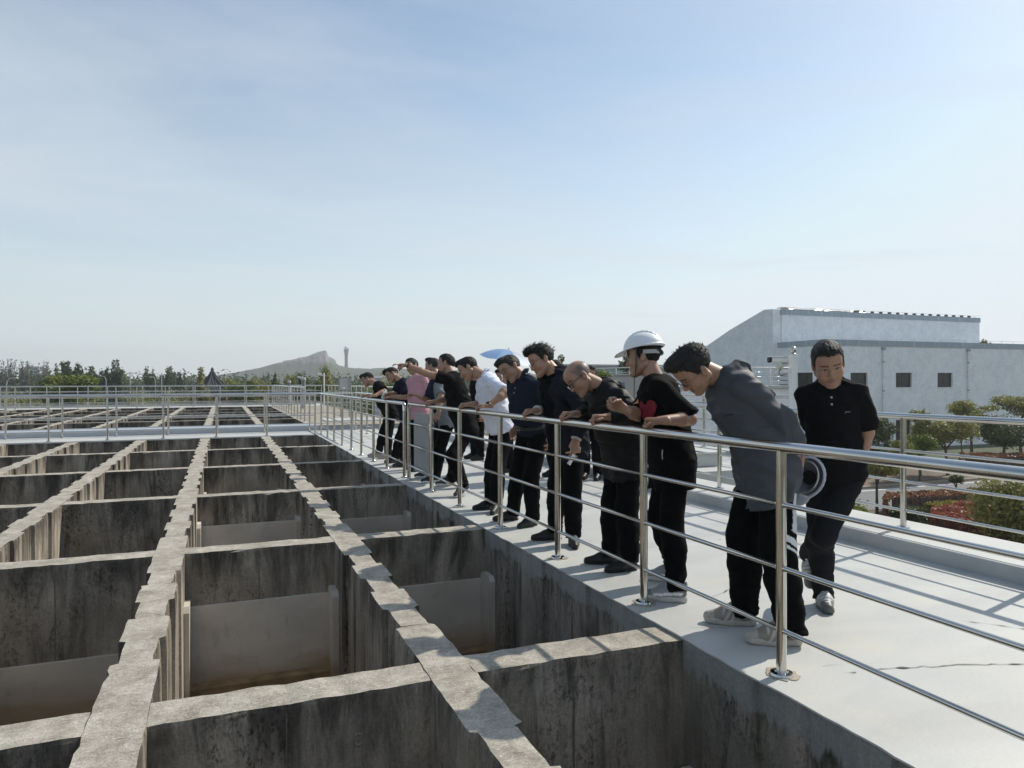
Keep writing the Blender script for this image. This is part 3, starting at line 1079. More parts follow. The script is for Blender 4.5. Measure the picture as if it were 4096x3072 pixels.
class Head:
    """fat, tone, hair style, hair volume: list of extra tufts in head coordinates"""
    def __init__(s, seed, fat=0.0, tone=1.0, style='short', grey=0.0, tufts=(), spike=0.004, res=0.0045):
        s.style, s.tone = style, tone
        s.V, s.F = sdf_mesh(head_prims(fat), res)
        s.col = head_color(s.V, seed, tone, style, grey)
        s.hair = None
        if style != 'bald':
            pr = hair_prims(style, seed) + [Ell(c, r, k=0.014) for c, r in tufts]

            def post(P, d):
                hl = hairline(P[:, 0], style)
                Q = P + 0.012 * np.stack([vnoise(P * 30, seed), vnoise(P * 30, seed + 1), vnoise(P * 30, seed + 2)], 1)
                st = vnoise(Q * (45, 150, 60), seed + 5) * 0.55 + vnoise(Q * (90, 260, 110), seed + 6) * 0.45
                d = d + spike * st - spike * 0.3
                return np.maximum(d, (hl - P[:, 2]) * 0.75 + 0.006 * vnoise(P * 110, seed + 7) + 0.007 * vnoise(P * (40, 70, 8), seed + 9))
            s.hair = sdf_mesh(pr, res * 0.95, post)
            n = vnoise(s.hair[0] * (70, 160, 70), seed + 8)
            s.hcol = np.tile(A3((0.016 + grey, 0.0145 + grey, 0.0135 + grey)), (len(s.hair[0]), 1)) * (1 + 0.45 * n[:, None])


# ------------------------------------------------------------------ hand (local: x to the fingertips, y to the thumb, z back of hand)
POSES = {'grip': ((48, 58, 30), (50, 60, 30), (50, 60, 30), (48, 58, 30), (-0.25, -0.30)),
         'rest': ((28, 34, 18), (32, 38, 20), (34, 40, 22), (36, 42, 22), (-0.15, -0.15)),
         'relax': ((22, 34, 20), (30, 40, 22), (36, 44, 24), (42, 46, 24), (-0.2, -0.25)),
         'fist': ((78, 88, 55), (82, 92, 55), (84, 92, 55), (86, 90, 55), (-0.8, -0.7)),
         'point': ((4, 8, 5), (70, 86, 55), (78, 90, 55), (80, 90, 55), (-0.75, -0.6)),
         'pinch': ((48, 58, 36), (54, 64, 36), (64, 72, 40), (72, 76, 44), (-0.85, -0.45)),
         'hold': ((40, 62, 34), (44, 66, 36), (48, 66, 38), (52, 66, 40), (-0.55, -0.35))}


def hand_prims(pose, mirror, s=1.0):
    """mirror=-1 puts the thumb on the other side"""
    ps = POSES[pose]
    pr = []
    ky = (0.031, 0.0105, -0.0105, -0.029)
    kx = (0.090, 0.093, 0.089, 0.081)
    ln = ((0.043, 0.026, 0.022), (0.047, 0.030, 0.023), (0.044, 0.028, 0.023), (0.034, 0.021, 0.020))
    for i in range(4):
        pr.append(Cone((0.004, ky[i] * 0.6, 0), (kx[i], ky[i], 0.002), 0.0165, 0.0125, 0.010))
    pr.append(Cone((0.02, 0.018, -0.007), (0.055, 0.036, -0.014), 0.017, 0.014, 0.012))
    pr.append(Cone((-0.035, 0, 0), (0.008, 0, 0), 0.027, 0.0245, 0.012))
    for i in range(4):
        p = A3((kx[i], ky[i], 0.002))
        a = 0
        sp = (0.10, 0.03, -0.04, -0.12)[i]
        for j in range(3):
            a += math.radians(ps[i][j])
            dv = A3((math.cos(a) * math.cos(sp), math.cos(a) * math.sin(sp) + 0.0, -math.sin(a)))
            q = p + dv * ln[i][j]
            r0, r1 = (0.0102, 0.0088, 0.0078)[j], (0.009, 0.008, 0.0066)[j]
            if i == 3:
                r0, r1 = r0 * 0.86, r1 * 0.86
            pr.append(Cone(p, q, r0, r1, 0.0035))
            p = q
    t1, t2 = ps[4]
    p = A3((0.030, 0.028, -0.010))
    for dv, L, r0, r1 in (((0.72, 0.62, t1 * 0.5), 0.040, 0.0145, 0.0115), ((0.86, 0.30 + t1 * 0.5, t1), 0.030, 0.0112, 0.0098), ((0.92, 0.10 + t2, t1 + t2), 0.026, 0.0098, 0.0078)):
        q = p + unit(dv) * L
        pr.append(Cone(p, q, r0, r1, 0.006))
        p = q
    for c in pr:
        for e in (c.a, c.b):
            e[1] *= mirror
            e *= s
        c.ra *= s
        c.rb *= s
        m = max(c.ra, c.rb)
        c.lo, c.hi = np.minimum(c.a, c.b) - m, np.maximum(c.a, c.b) + m
    return pr


HANDS = {}


def hand_mesh(pose, mirror, res):
    k = (pose, mirror, res)
    if k not in HANDS:
        V, F = sdf_mesh(hand_prims(pose, mirror), res, pad=0.01)
        HANDS[k] = (V, F)
    return HANDS[k]


def ik(a, c, l1, l2, pole):
    a, c, pole = A3(a), A3(c), A3(pole)
    d = c - a
    L = np.linalg.norm(d)
    L2 = min(max(L, abs(l1 - l2) + 0.01), (l1 + l2) * 0.998)
    u = d / L
    c = a + u * L2
    x = (l1 * l1 - l2 * l2 + L2 * L2) / (2 * L2)
    h = math.sqrt(max(l1 * l1 - x * x, 0))
    v = unit(pole - u * (pole @ u))
    return a + u * x + v * h, c


# ------------------------------------------------------------------ shoes (local: x to the toe, z up, ankle at x=0.07)
def shoe_parts(kind):
    """returns list of (name, V, F, color)"""
    out = []
    if kind in ('sneaker', 'runner'):
        up = [Cone((0.040, 0, 0.055), (0.15, 0, 0.052), 0.040, 0.044, 0.02), Cone((0.15, 0.004, 0.045), (0.245, 0.004, 0.034), 0.044, 0.030, 0.03),
              Cone((0.052, 0, 0.06), (0.045, 0, 0.112), 0.040, 0.036, 0.02), Cone((0.16, 0, 0.07), (0.085, 0, 0.122), 0.020, 0.024, 0.02), Ell((0.112, 0, 0.128), (0.013, 0.027, 0.036), np.array([[0.93, 0, 0.36], [0, 1, 0], [-0.36, 0, 0.93]]), k=0.008), Ell((0.008, 0, 0.105), (0.012, 0.022, 0.028), k=0.01),
              Box((0.14, 0, -0.05), (0.3, 0.2, 0.068), rnd=0.002, k=0.006, sub=True)]
        out.append(('upper', *sdf_mesh(up, 0.006)))
        so = [Cone((0.035, 0, 0.02), (0.13, 0, 0.02), 0.040, 0.041, 0.03), Cone((0.13, 0.002, 0.02), (0.235, 0.004, 0.022), 0.045, 0.037, 0.03)]

        def post(P, d):
            w = 0.004 * np.sin(P[:, 0] * 70) if kind == 'runner' else 0
            d = np.maximum(d, -(P[:, 2] - 0.001 - 0.012 * sstep(0.21, 0.29, P[:, 0])))
            return np.maximum(d, P[:, 2] - (0.036 + w * 0.8 + 0.012 * sstep(0.06, -0.01, P[:, 0])))
        out.append(('sole', *sdf_mesh(so, 0.006, post)))
    else:
        up = [Cone((0.040, 0, 0.045), (0.14, 0, 0.042), 0.036, 0.040, 0.02), Cone((0.14, 0.004, 0.036), (0.245, 0.006, 0.026), 0.041, 0.026, 0.03),
              Cone((0.055, 0, 0.05), (0.055, 0, 0.095), 0.038, 0.034, 0.02), Cone((0.15, 0, 0.05), (0.085, 0, 0.095), 0.022, 0.022, 0.02),
              Box((0.14, 0, -0.05), (0.3, 0.2, 0.064), rnd=0.002, k=0.006, sub=True)]
        out.append(('upper', *sdf_mesh(up, 0.006)))
        so = [Cone((0.035, 0, 0.02), (0.13, 0, 0.02), 0.037, 0.039, 0.03), Cone((0.13, 0.003, 0.02), (0.245, 0.006, 0.02), 0.043, 0.029, 0.03)]

        def post(P, d):
            arch = 0.010 * sstep(0.085, 0.095, P[:, 0]) * sstep(0.16, 0.12, P[:, 0])
            return np.maximum(np.maximum(d, -(P[:, 2] - 0.001 - arch - 0.008 * sstep(0.22, 0.29, P[:, 0]))), P[:, 2] - 0.019)
        out.append(('sole', *sdf_mesh(so, 0.006, post)))
    return out


SHOES = {}


def shoe_mesh(kind):
    if kind not in SHOES:
        SHOES[kind] = shoe_parts(kind)
    return SHOES[kind]


M['skin'] = attr_mat('skin', 0.48, 0.42, bump=0.12, bscale=260, var=0.05, vscale=50, sss=0.08)
M['hair'] = attr_mat('hair', 0.62, 0.22, bump=0.9, bscale=330, var=0.45, vscale=220)
M['cloth'] = attr_mat('woven_cloth', 0.88, 0.08, bump=0.25, bscale=420, var=0.07, vscale=9)
M['shell'] = attr_mat('nylon_shell_cloth', 0.6, 0.2, bump=0.1, bscale=300, var=0.05, vscale=6)
M['shoe'] = attr_mat('shoe_leather', 0.5, 0.4, bump=0.25, bscale=150, var=0.12, vscale=40)
M['print'] = attr_mat('printed_mark', 0.6, 0.3, var=0.04)


def col_of(c, n):
    return np.tile(A3(c), (n, 1))


def decal(name, owner, poly, pos, nrm, upv, size, color, mat, lift=0.0035, th=0.0, step=None):
    """flat print or patch laid onto the cloth of `owner`: poly in units of size, projected along -nrm"""
    me = owner.data
    bvh = BVHTree.FromPolygons([v.co for v in me.vertices], [p.vertices[:] for p in me.polygons])
    nrm, upv = Vector(nrm).normalized(), Vector(upv)
    side = upv.cross(nrm).normalized()
    upn = nrm.cross(side)
    bm = bmesh.new()
    vs = [bm.verts.new((p[0], p[1], 0)) for p in poly]
    bm.faces.new(vs)
    bmesh.ops.triangulate(bm, faces=bm.faces[:])
    ext = max(max(abs(a) for a in p) for p in poly) * size * 2
    cuts = max(2, int(ext / (step or 0.012)))
    for _ in range(3 if cuts > 4 else 2):
        bmesh.ops.subdivide_edges(bm, edges=[e for e in bm.edges if e.calc_length() * size > (step or 0.012)], cuts=1, use_grid_fill=False)
        bmesh.ops.triangulate(bm, faces=bm.faces[:])
    org = Vector(pos)
    for v in bm.verts:
        q = org + side * (v.co.x * size) + upn * (v.co.y * size) + nrm * 0.25
        hit, hn, _, _ = bvh.ray_cast(q, -nrm)
        v.co = (hit + nrm * lift) if hit is not None else (org + side * (v.co.x * size) + upn * (v.co.y * size))
    if th:
        r = bmesh.ops.extrude_face_region(bm, geom=bm.faces[:])
        for e in r['geom']:
            if isinstance(e, bmesh.types.BMVert):
                e.co += nrm * th
    m2 = bpy.data.meshes.new(name)
    bm.to_mesh(m2)
    bm.free()
    a = m2.color_attributes.new('Col', 'FLOAT_COLOR', 'POINT')
    a.data.foreach_set('color', np.tile(np.array([*color, 1.0], dtype=np.float32), len(m2.vertices)))
    m2.shade_smooth()
    return link(name, m2, M[mat], owner)


# ------------------------------------------------------------------ people
PEOPLE = {}


def person(key, label, base, face, pelvis, neck, head, hdir, feet, hands, head_obj, hscale=1.0, scale=1.0, fat=0.0, shirt='tee', scol=(0.0045, 0.0045, 0.005),
           pcol=(0.0035, 0.0035, 0.004), sleeve=0.72, hem=0.16, res=0.009, hres=0.006, shoe='leather', shoecol=((0.008, 0.008, 0.008), (0.01, 0.01, 0.01)),
           collar=None, twist=None, smat='cloth', seed=1, pfun=None, sfun=None, legw=1.08, jacket=None, tilt=0.0, spread=0.165, tuck=False, htilt=0.0, loose=0.0, strands=(0.007, 90), wind=(-0.6, 0, 0.0), slim=1.0):
    """one man: the skin (head, arms, hands, upper body) is the object; clothes, hair and shoes are its parts.
    feet: {'L': (heel xyz, toe yaw, pitch)}, hands: {'L': (wrist, finger dir, back-of-hand dir, pose, elbow pole)}; all in world metres"""
    base = A3(base)
    B = base
    yaw = math.radians(face)
    fwd = A3((math.cos(yaw), math.sin(yaw), 0))
    left = A3((-fwd[1], fwd[0], 0))
    Z = A3((0, 0, 1))
    tw = yaw if twist is None else math.radians(twist)
    cf = A3((math.cos(tw), math.sin(tw), 0))
    cl = unit(A3((-cf[1], cf[0], 0)) + Z * tilt)
    pel, nk = A3(pelvis), A3(neck)
    # stand on nearly straight legs: hip height follows from the planted feet
    zs = []
    for s, sg in (('L', 1), ('R', -1)):
        hl_, ty_, pt_ = feet[s]
        if abs(pt_) < 0.5:
            t_ = math.radians(ty_)
            an_ = A3(hl_) + A3((math.cos(t_), math.sin(t_), 0)) * 0.062
            hp_ = pel[:2] + left[:2] * sg * 0.092 * scale
            hh_ = np.linalg.norm(hp_ - an_[:2])
            zs.append(an_[2] + 0.085 + math.sqrt(max((0.806 * scale * 0.9975) ** 2 - hh_ ** 2, 0.3)) + 0.045)
    pel = A3((pel[0], pel[1], min(zs)))
    L = np.linalg.norm(nk - pel)
    mid_ = (pel + nk) / 2
    ctrl = mid_ + (pel + Z * L * 0.5 + (nk - pel) * A3((1, 1, 0)) * 0.25 - mid_) * 0.5

    def spine(t):
        p = (1 - t) ** 2 * pel + 2 * t * (1 - t) * ctrl + t * t * nk
        d = unit(2 * (1 - t) * (ctrl - pel) + 2 * t * (nk - ctrl))
        lf = unit(left * (1 - t) + cl * t)
        f = unit(np.cross(lf, d))
        return p, np.stack([f, unit(np.cross(d, f)), d])
    S = scale
    prof = [(0.0, .100, .152, 0.11), (.16, .102 + fat * .35, .152, 0.10), (.32, .103 + fat * .95, .148 + fat * .4, 0.10), (.48, .105 + fat * .9, .150 + fat * .3, 0.10), (.64, .112 + fat * .4, .163, 0.10),
            (.79, .110, .160, 0.085), (.90, .088, .118, 0.070)]

    def torso(extra, k=0.05, t0=0.0, t1=1.0, cuts=(), low=0.0, fat_f=0.0):
        pr = []
        for t, dp, w, h in prof:
            if t0 <= t <= t1:
                p, R = spine(t)
                e = extra + low * max(0, 0.5 - t)
                c = p + R[0] * (fat * 0.45 * (0.2 < t < 0.6) + 0.012 * (0.5 < t < 0.9))
                pr.append(Ell(c, ((dp * (0.5 + 0.5 * slim) + e) * S, (w * slim + e) * S, (h + e * 0.7) * S), R, k=k, cuts=cuts))
        return pr
    ps, Rs = spine(0.93)
    pn, Rn = spine(1.0)
    sh = {'L': ps + Rs[1] * spread * S - Rs[2] * 0.034 + Rs[0] * 0.008, 'R': ps - Rs[1] * spread * S - Rs[2] * 0.034 + Rs[0] * 0.008}
    hd, hf = A3(head), unit(hdir)
    hup = unit(hd - nk)
    hl = unit(np.cross(hup + Z * 0.4, hf) + A3((0, 0, htilt)))
    hup = np.cross(hf, hl)
    HR = np.stack([hf, hl, hup])           # rows: local axes in world
    arms = {}
    for s in 'LR':
        w, fd, bd, pose, pole = hands[s]
        el, w2 = ik(sh[s], w, 0.290 * S, 0.255 * S, pole)
        arms[s] = (el, w2, unit(fd), unit(bd), pose)
    # ---- skin
    skull_base = hd - hup * 0.055 * hscale - hf * 0.024
    pr = torso(-0.045, t0=0.45) + [Cone(pn - Rn[2] * 0.03, skull_base, 0.060, 0.055, 0.03), Cone(ps, hd - hup * 0.02 - hf * 0.03, 0.058, 0.056, 0.03)]
    for s in 'LR':
        el, w2, fd, bd, pose = arms[s]
        um = sh[s] * 0.55 + el * 0.45
        fm = el * 0.70 + w2 * 0.30
        pr += [Cone(sh[s], um, 0.046 * S, 0.047 * S, 0.02), Cone(um, el, 0.049 * S, 0.041 * S, 0.02), Cone(el, fm, 0.042 * S, 0.0435 * S, 0.02), Cone(fm, w2 - fd * 0.0, 0.0435 * S, 0.0275 * S, 0.02)]
    parts = [sdf_mesh(pr, res)]
    cols = [col_of(SKIN * head_obj.tone, len(parts[0][0]))]
    V = hd + (head_obj.V * hscale) @ HR
    parts.append((V, head_obj.F))
    cols.append(head_obj.col)
    for s in 'LR':
        el, w2, fd, bd, pose = arms[s]
        mir = 1 if s == 'R' else -1
        bd2 = unit(bd - fd * (bd @ fd))
        y = np.cross(bd2, fd)
        hv, hfc = hand_mesh(pose, mir, hres)
        parts.append((w2 + (hv * S * 1.02) @ np.stack([fd, y, bd2]), hfc if True else hfc[:, ::-1]))
        hc = col_of(SKIN * head_obj.tone, len(hv))
        hc *= (1 + 0.08 * vnoise(hv * 90, 3))[:, None]
        cols.append(hc)
    V, F = join(*parts)
    body = link('person', np_mesh('person', V - B, F, True, np.concatenate(cols)), M['skin'], None, tuple(B))
    tag(body, label, 'person', 'people visiting the settling basins')

    def part(name, VF, color, mat, parent=body):
        V, F = VF
        c = color(V) if callable(color) else col_of(color, len(V))
        return link(name, np_mesh(name, V - B, F, True, c), M[mat], parent)
    # ---- hair
    if head_obj.hair is not None:
        hv, hfc = head_obj.hair
        hob = link('hair', np_mesh('hair', hd + (hv * hscale) @ HR - B, hfc, True, head_obj.hcol), M['hair'], body)
        # loose tufts standing off the cut hair
        hr_ = np.random.RandomState(seed)
        ln_, cnt_ = strands
        top = np.nonzero((hv[:, 2] > 0.06) | ((hv[:, 2] > 0.03) & (hv[:, 0] < 0.02)))[0]
        cen_ = A3((-0.01, 0, 0.04))
        sv_, sf_ = [], []
        for i in hr_.choice(top, min(cnt_, len(top)), replace=False):
            p0 = hv[i]
            nn = unit(p0 - cen_)
            dv = unit(nn * 0.75 + A3(wind) + hr_.normal(size=3) * 0.35)
            L_ = ln_ * hr_.uniform(0.5, 1.2)
            s1 = unit(np.cross(dv, hr_.normal(size=3)))
            s2 = np.cross(dv, s1)
            q = [p0 - nn * 0.004, p0 + dv * L_ * 0.55, p0 + unit(dv + A3(wind) * 0.8) * L_]
            b_ = len(sv_)
            for pnt, rr_ in ((q[0], 0.0024), (q[1], 0.0016)):
                sv_ += [pnt + s1 * rr_, pnt - s1 * rr_ * 0.5 + s2 * rr_ * 0.87, pnt - s1 * rr_ * 0.5 - s2 * rr_ * 0.87]
            sv_.append(q[2])
            for j in range(3):
                k2 = (j + 1) % 3
                sf_ += [(b_ + j, b_ + k2, b_ + 3 + k2, b_ + 3 + j), (b_ + 3 + j, b_ + 3 + k2, b_ + 6, b_ + 6)]
        sm = MB().add([tuple(x) for x in (hd + (np.array(sv_) * hscale) @ HR - B)], [f if f[2] != f[3] else f[:3] for f in sf_])
        so2 = sm.build('hair_tuft', simple('hair_tuft_black', (0.014, 0.013, 0.012), 0.6), hob)
        so2['kind'] = 'stuff'
    # ---- shirt
    ph, Rh = spine(0.0)
    hemc = ph - Rh[2] * hem
    ex = 0.016 + loose if jacket is None else jacket.get('under', -0.03)
    def wr(P, d, s0=seed, amp=1.15):
        W = P + 0.05 * np.stack([vnoise(P * 6, s0 + 7), vnoise(P * 6, s0 + 8), vnoise(P * 6, s0 + 9)], 1)
        D1 = W @ A3(((0.55, 0.2, 0.8), (-0.7, 0.6, 0.3), (-0.4, -0.75, 0.5))).T
        fold = np.abs(vnoise(D1 * (19, 6, 6), s0)) * 0.013 + np.abs(vnoise(W * (7, 7, 20), s0 + 2)) * 0.008 + vnoise(P * (5, 5, 6), s0 + 3) * 0.006
        return d - 0.0085 * amp + fold * (amp + loose * 10)
    neckcut = lambda r, f=0.0: Cone(pn + unit(hd - pn) * 0.034 + Rn[0] * (0.010 + f), pn + unit(hd - pn) * 0.22 + Rn[0] * f, r, r * 1.10, 0.010, sub=True)

    def garment(ex, slv, hemc, arm_r=0.066, long_r=0.052, low=0.05, front_open=None, neck_r=0.061, nf=0.0):
        pr = torso(ex, low=low, cuts=((hemc, -Rh[2]),))
        p0, R0 = spine(0.0)
        pr.insert(0, Ell(p0 - R0[2] * 0.07, ((0.104 + ex + fat * 0.2) * S, (0.152 * slim + ex) * S, 0.16), R0, k=0.05, cuts=((hemc, -Rh[2]),)))
        if not tuck:
            for sg in (1, -1):
                hp_ = p0 + left * sg * 0.088 * S * (0.5 + 0.5 * slim) - R0[2] * 0.03
                pr.insert(1, Cone(hp_, hp_ - Z * 0.26, 0.100 * S * min(legw, 1.0) + max(ex, 0.012), 0.098 * S * min(legw, 1.05) + max(ex, 0.012) + 0.006, k=0.05, cuts=((hemc, -Rh[2]),)))
        for s in 'LR':
            el, w2, fd, bd, pose = arms[s]
            u = unit(el - sh[s])
            pr.append(Cone(pn - Rn[2] * 0.040, sh[s] - u * 0.0, 0.056 + ex * 0.3, 0.054 + ex * 0.5, 0.03))
            if slv <= 1:
                c = sh[s] + (el - sh[s]) * slv
                pr.append(Cone(sh[s], c, 0.056 + ex * 0.6, arm_r + ex * 0.5, 0.007, cuts=((c - u * 0.004, u),)))
            else:
                v = unit(w2 - el)
                c = el + (w2 - el) * (slv - 1)
                pr.append(Cone(sh[s], el, 0.056 + ex * 0.6, arm_r * 0.88 + ex * 0.4, 0.007))
                pr.append(Cone(el, c, arm_r * 0.88 + ex * 0.4, long_r, 0.008, cuts=((c, v),)))
        pr.append(neckcut(neck_r, nf))
        if front_open:
            pr += front_open
        return pr
    shirt_ob = part('shirt', sdf_mesh(garment(ex, sleeve if jacket is None else 0.7, hemc, low=0.0 if tuck else 0.05), res, wr), sfun or scol, smat)
    jk = None
    if jacket:
        jx = jacket.get('ex', 0.034)
        op = []
        if jacket.get('open', 0):
            for t in (-0.25, 0.05, 0.3, 0.55, 0.8, 0.98):
                p, R = spine(max(t, 0))
                p = p + R[2] * min(t, 0) * L
                w = jacket['open'] * (1.15 - 0.3 * t)
                op.append(Ell(p + R[0] * 0.16, (0.20, w, 0.13), R, k=0.01, sub=True))
        jhem = ph - Rh[2] * jacket.get('hem', 0.2)
        pr = garment(jx, jacket.get('sleeve', 1.92), jhem, arm_r=0.070, long_r=0.05, front_open=op, neck_r=0.07, nf=0.02, low=0.04)
        if jacket.get('hood'):
            for a in np.linspace(-150, 150, 13):
                q = lambda b: pn + Rn[2] * (0.012 - 0.012 * math.cos(math.radians(b))) - Rn[0] * (0.020 + 0.078 * math.cos(math.radians(b))) + Rn[1] * 0.092 * math.sin(math.radians(b))
                w = 0.5 + 0.5 * math.cos(math.radians(a))
                pr.insert(-1, Cone(q(a), q(a + 24), 0.020 + 0.020 * w, 0.020 + 0.020 * w, 0.018))
        jk = part('jacket', sdf_mesh(pr, res, lambda P, d: wr(P, d, seed + 40, 2.1)), jacket['col'], jacket.get('mat', 'shell'))
    # ---- collar: a band folded round the neck
    if collar is not None:
        cp = []
        N = 15
        hv = unit(hd - pn)
        hx = unit(Rn[0] - hv * (Rn[0] @ hv))
        hy = np.cross(hv, hx)
        for i in range(N):
            a = math.radians(28 + (360 - 56) * i / (N - 1))
            drop = 0.030 * (0.5 + 0.5 * math.cos(a))
            c = pn + hv * (0.028 - drop) + (hx * math.cos(a) * 1.05 + hy * math.sin(a)) * 0.066 + hx * (0.010 + 0.012 * math.cos(a))
            c2 = c - hv * 0.030 + (hx * math.cos(a) + hy * math.sin(a)) * 0.024
            cp.append((c, c2))
        pr = []
        for (c, c2), (e, e2) in zip(cp[:-1], cp[1:]):
            pr += [Cone(c, e, 0.0075, 0.0075, 0.006), Cone(c2, e2, 0.008, 0.008, 0.008), Cone((c + c2) / 2, (e + e2) / 2, 0.009, 0.009, 0.010)]
        for c, c2 in (cp[0], cp[-1]):
            pr.append(Cone(c, c2 - hv * 0.018 + hx * 0.02, 0.008, 0.006, 0.008))
        part('collar', sdf_mesh(pr, min(res, 0.007)), collar, smat)
    # ---- trousers and shoes
    pr = [Ell(ph + Rh[2] * 0.03, ((0.108 + fat * 0.3) * S, 0.158 * slim * S, 0.11), Rh, k=0.05), Ell(ph - Rh[2] * 0.06 - Rh[0] * 0.012, (0.112 * S, 0.160 * slim * S, 0.10), Rh, k=0.05)]
    if tuck:
        p3, R3 = spine(0.2)
        pr.append(Ell(p3, ((0.128 + fat * .6) * S, 0.176 * S, 0.09), R3, k=0.04, cuts=((p3 + R3[2] * 0.005, R3[2]),)))
    knees = {}
    for s, sg in (('L', 1), ('R', -1)):
        heel, ty, pt = feet[s]
        heel = A3(heel)
        ty = math.radians(ty)
        tdir = A3((math.cos(ty) * math.cos(pt), math.sin(ty) * math.cos(pt), math.sin(pt)))
        tup = unit(Z - tdir * tdir[2])
        ank = heel + tdir * 0.062 + tup * 0.085
        hip = ph + left * sg * 0.092 * S - Rh[2] * 0.045
        kn, an2 = ik(hip, ank, 0.408 * S, 0.398 * S, fwd + A3((math.cos(ty), math.sin(ty), 0)) * 0.6)
        knees[s] = (hip, kn, ank)
        u = unit(ank - kn)
        lw = legw
        end = ank + u * 0.030
        pr += [Cone(hip, kn, 0.103 * S * min(lw, 1.0), 0.079 * lw, 0.03), Cone(kn, kn * 0.6 + ank * 0.4, 0.079 * lw, 0.078 * lw, 0.03), Cone(kn * 0.6 + ank * 0.4, end + u * 0.05, 0.078 * lw, 0.070 * lw, 0.03, cuts=((end, u),))]
        ymat = np.stack([tdir, np.cross(tup, tdir), tup])
        sv = shoe_mesh(shoe)
        so = None
        for i, (nm, V, F) in enumerate(sv):
            Vs = V.copy()
            Vs[:, 1] *= sg
            Fm = F if sg > 0 else F[:, ::-1]
            c0 = shoecol[i]
            cc = c0(V) if callable(c0) else col_of(c0, len(V))
            o = link('shoe' if i == 0 else 'sole', np_mesh('shoe' if i == 0 else 'sole', heel + (Vs * S * 1.03) @ ymat - B, Fm, True, cc), M['shoe'], body if i == 0 else so)
            if i == 0:
                so = o

    def pw(P, d):
        zz = P[:, 2] - B[2]
        low = sstep(0.42, 0.10, zz)
        W = P + 0.04 * np.stack([vnoise(P * 7, seed + 7), vnoise(P * 7, seed + 8), vnoise(P * 7, seed + 9)], 1)
        f = np.abs(vnoise(W * (9, 9, 15), seed + 11)) * 0.011 + np.abs(vnoise(W * (10, 10, 30), seed + 12)) * 0.013 * (0.25 + low) + vnoise(P * (5, 5, 5), seed + 13) * 0.006
        return d - 0.003 + f
    tr = part('trousers', sdf_mesh(pr, res, pw), (lambda V: pfun(V, knees)) if pfun else pcol, 'cloth')
    info = dict(body=body, shirt=shirt_ob, jacket=jk, trousers=tr, HR=HR, hd=hd, hs=hscale, B=B, arms=arms, sh=sh, spine=spine, knees=knees, pn=pn, Rn=Rn)
    PEOPLE[key] = info
    return info


def glasses(p, mat='frame_wire', r=0.0011, w=0.024, h=0.017, square=2.6, lens=True):
    """spectacles: frame with two lenses"""
    to = lambda q: Vector((p['hd'] + (A3(q) * p['hs']) @ p['HR'] - p['B']).tolist())
    mb = MB()
    rims = []
    for s in (-1, 1):
        rim = []
        for k in range(20):
            a = 2 * math.pi * k / 20
            ca, sa = math.cos(a), math.sin(a)
            e = 2 / square
            y = s * 0.032 + w * math.copysign(abs(ca) ** e, ca)
            z = -0.004 + h * math.copysign(abs(sa) ** e, sa)
            rim.append(to((0.107 - 2.6 * (abs(y) - 0.02) ** 2 * 3, y, z)))
        rims.append(rim)
        mb.tube(rim + [rim[0]], r, 6, cap=False)
        mb.tube([to((0.100, s * 0.056, 0.003)), to((0.085, s * 0.074, 0.005)), to((0.0, s * 0.087, 0.004)), to((-0.03, s * 0.086, -0.012))], r * 1.1, 6)
    mb.tube([to((0.108, -0.009, 0.003)), to((0.111, 0, 0.005)), to((0.108, 0.009, 0.003))], r, 6)
    g = mb.build('glasses', M[mat], p['body'], smooth=True)
    if lens:
        for rim in rims:
            c = sum(rim, Vector()) / len(rim)
            nv = Vector((p['HR'][0]).tolist()) * 0.0008
            vs = [v + nv for v in rim] + [v - nv for v in rim]
            n = len(rim)
            MB().add(vs, [tuple(range(n)), tuple(reversed(range(n, 2 * n)))] + [(k, n + k, n + (k + 1) % n, (k + 1) % n) for k in range(n)]).build('lens', M['lens'], g)
    return g


def watch(p, side, mat='black', face=0.019):
    el, w2, fd, bd, pose = p['arms'][side]
    ax = unit(w2 - el)
    c = w2 - ax * 0.012 - p['B']
    bd = unit(bd - ax * (bd @ ax))
    y = np.cross(ax, bd)
    mb = MB()
    ring = [Vector((c + (bd * math.cos(a) + y * math.sin(a)) * 0.031).tolist()) for a in np.linspace(0, 2 * math.pi, 17)[:-1]]
    n = len(ring)
    axv = Vector(ax.tolist())
    vs = []
    for q in ring:
        o = (q - Vector(c.tolist())).normalized() * 0.0035
        vs += [q - axv * 0.010, q + o - axv * 0.009, q + o + axv * 0.009, q + axv * 0.010]
    fs = []
    for k in range(n):
        for j in range(3):
            fs.append((k * 4 + j, k * 4 + j + 1, ((k + 1) % n) * 4 + j + 1, ((k + 1) % n) * 4 + j))
    mb.add(vs, fs)
    wt_ = mb.build('watch', M[mat], p['body'], smooth=True)
    cc = Vector((c + bd * 0.034).tolist())
    MB().tube([cc - Vector(bd.tolist()) * 0.006, cc + Vector(bd.tolist()) * 0.005], face, 18).build('watch_case', M['black'], wt_, auto=40)
    return wt_
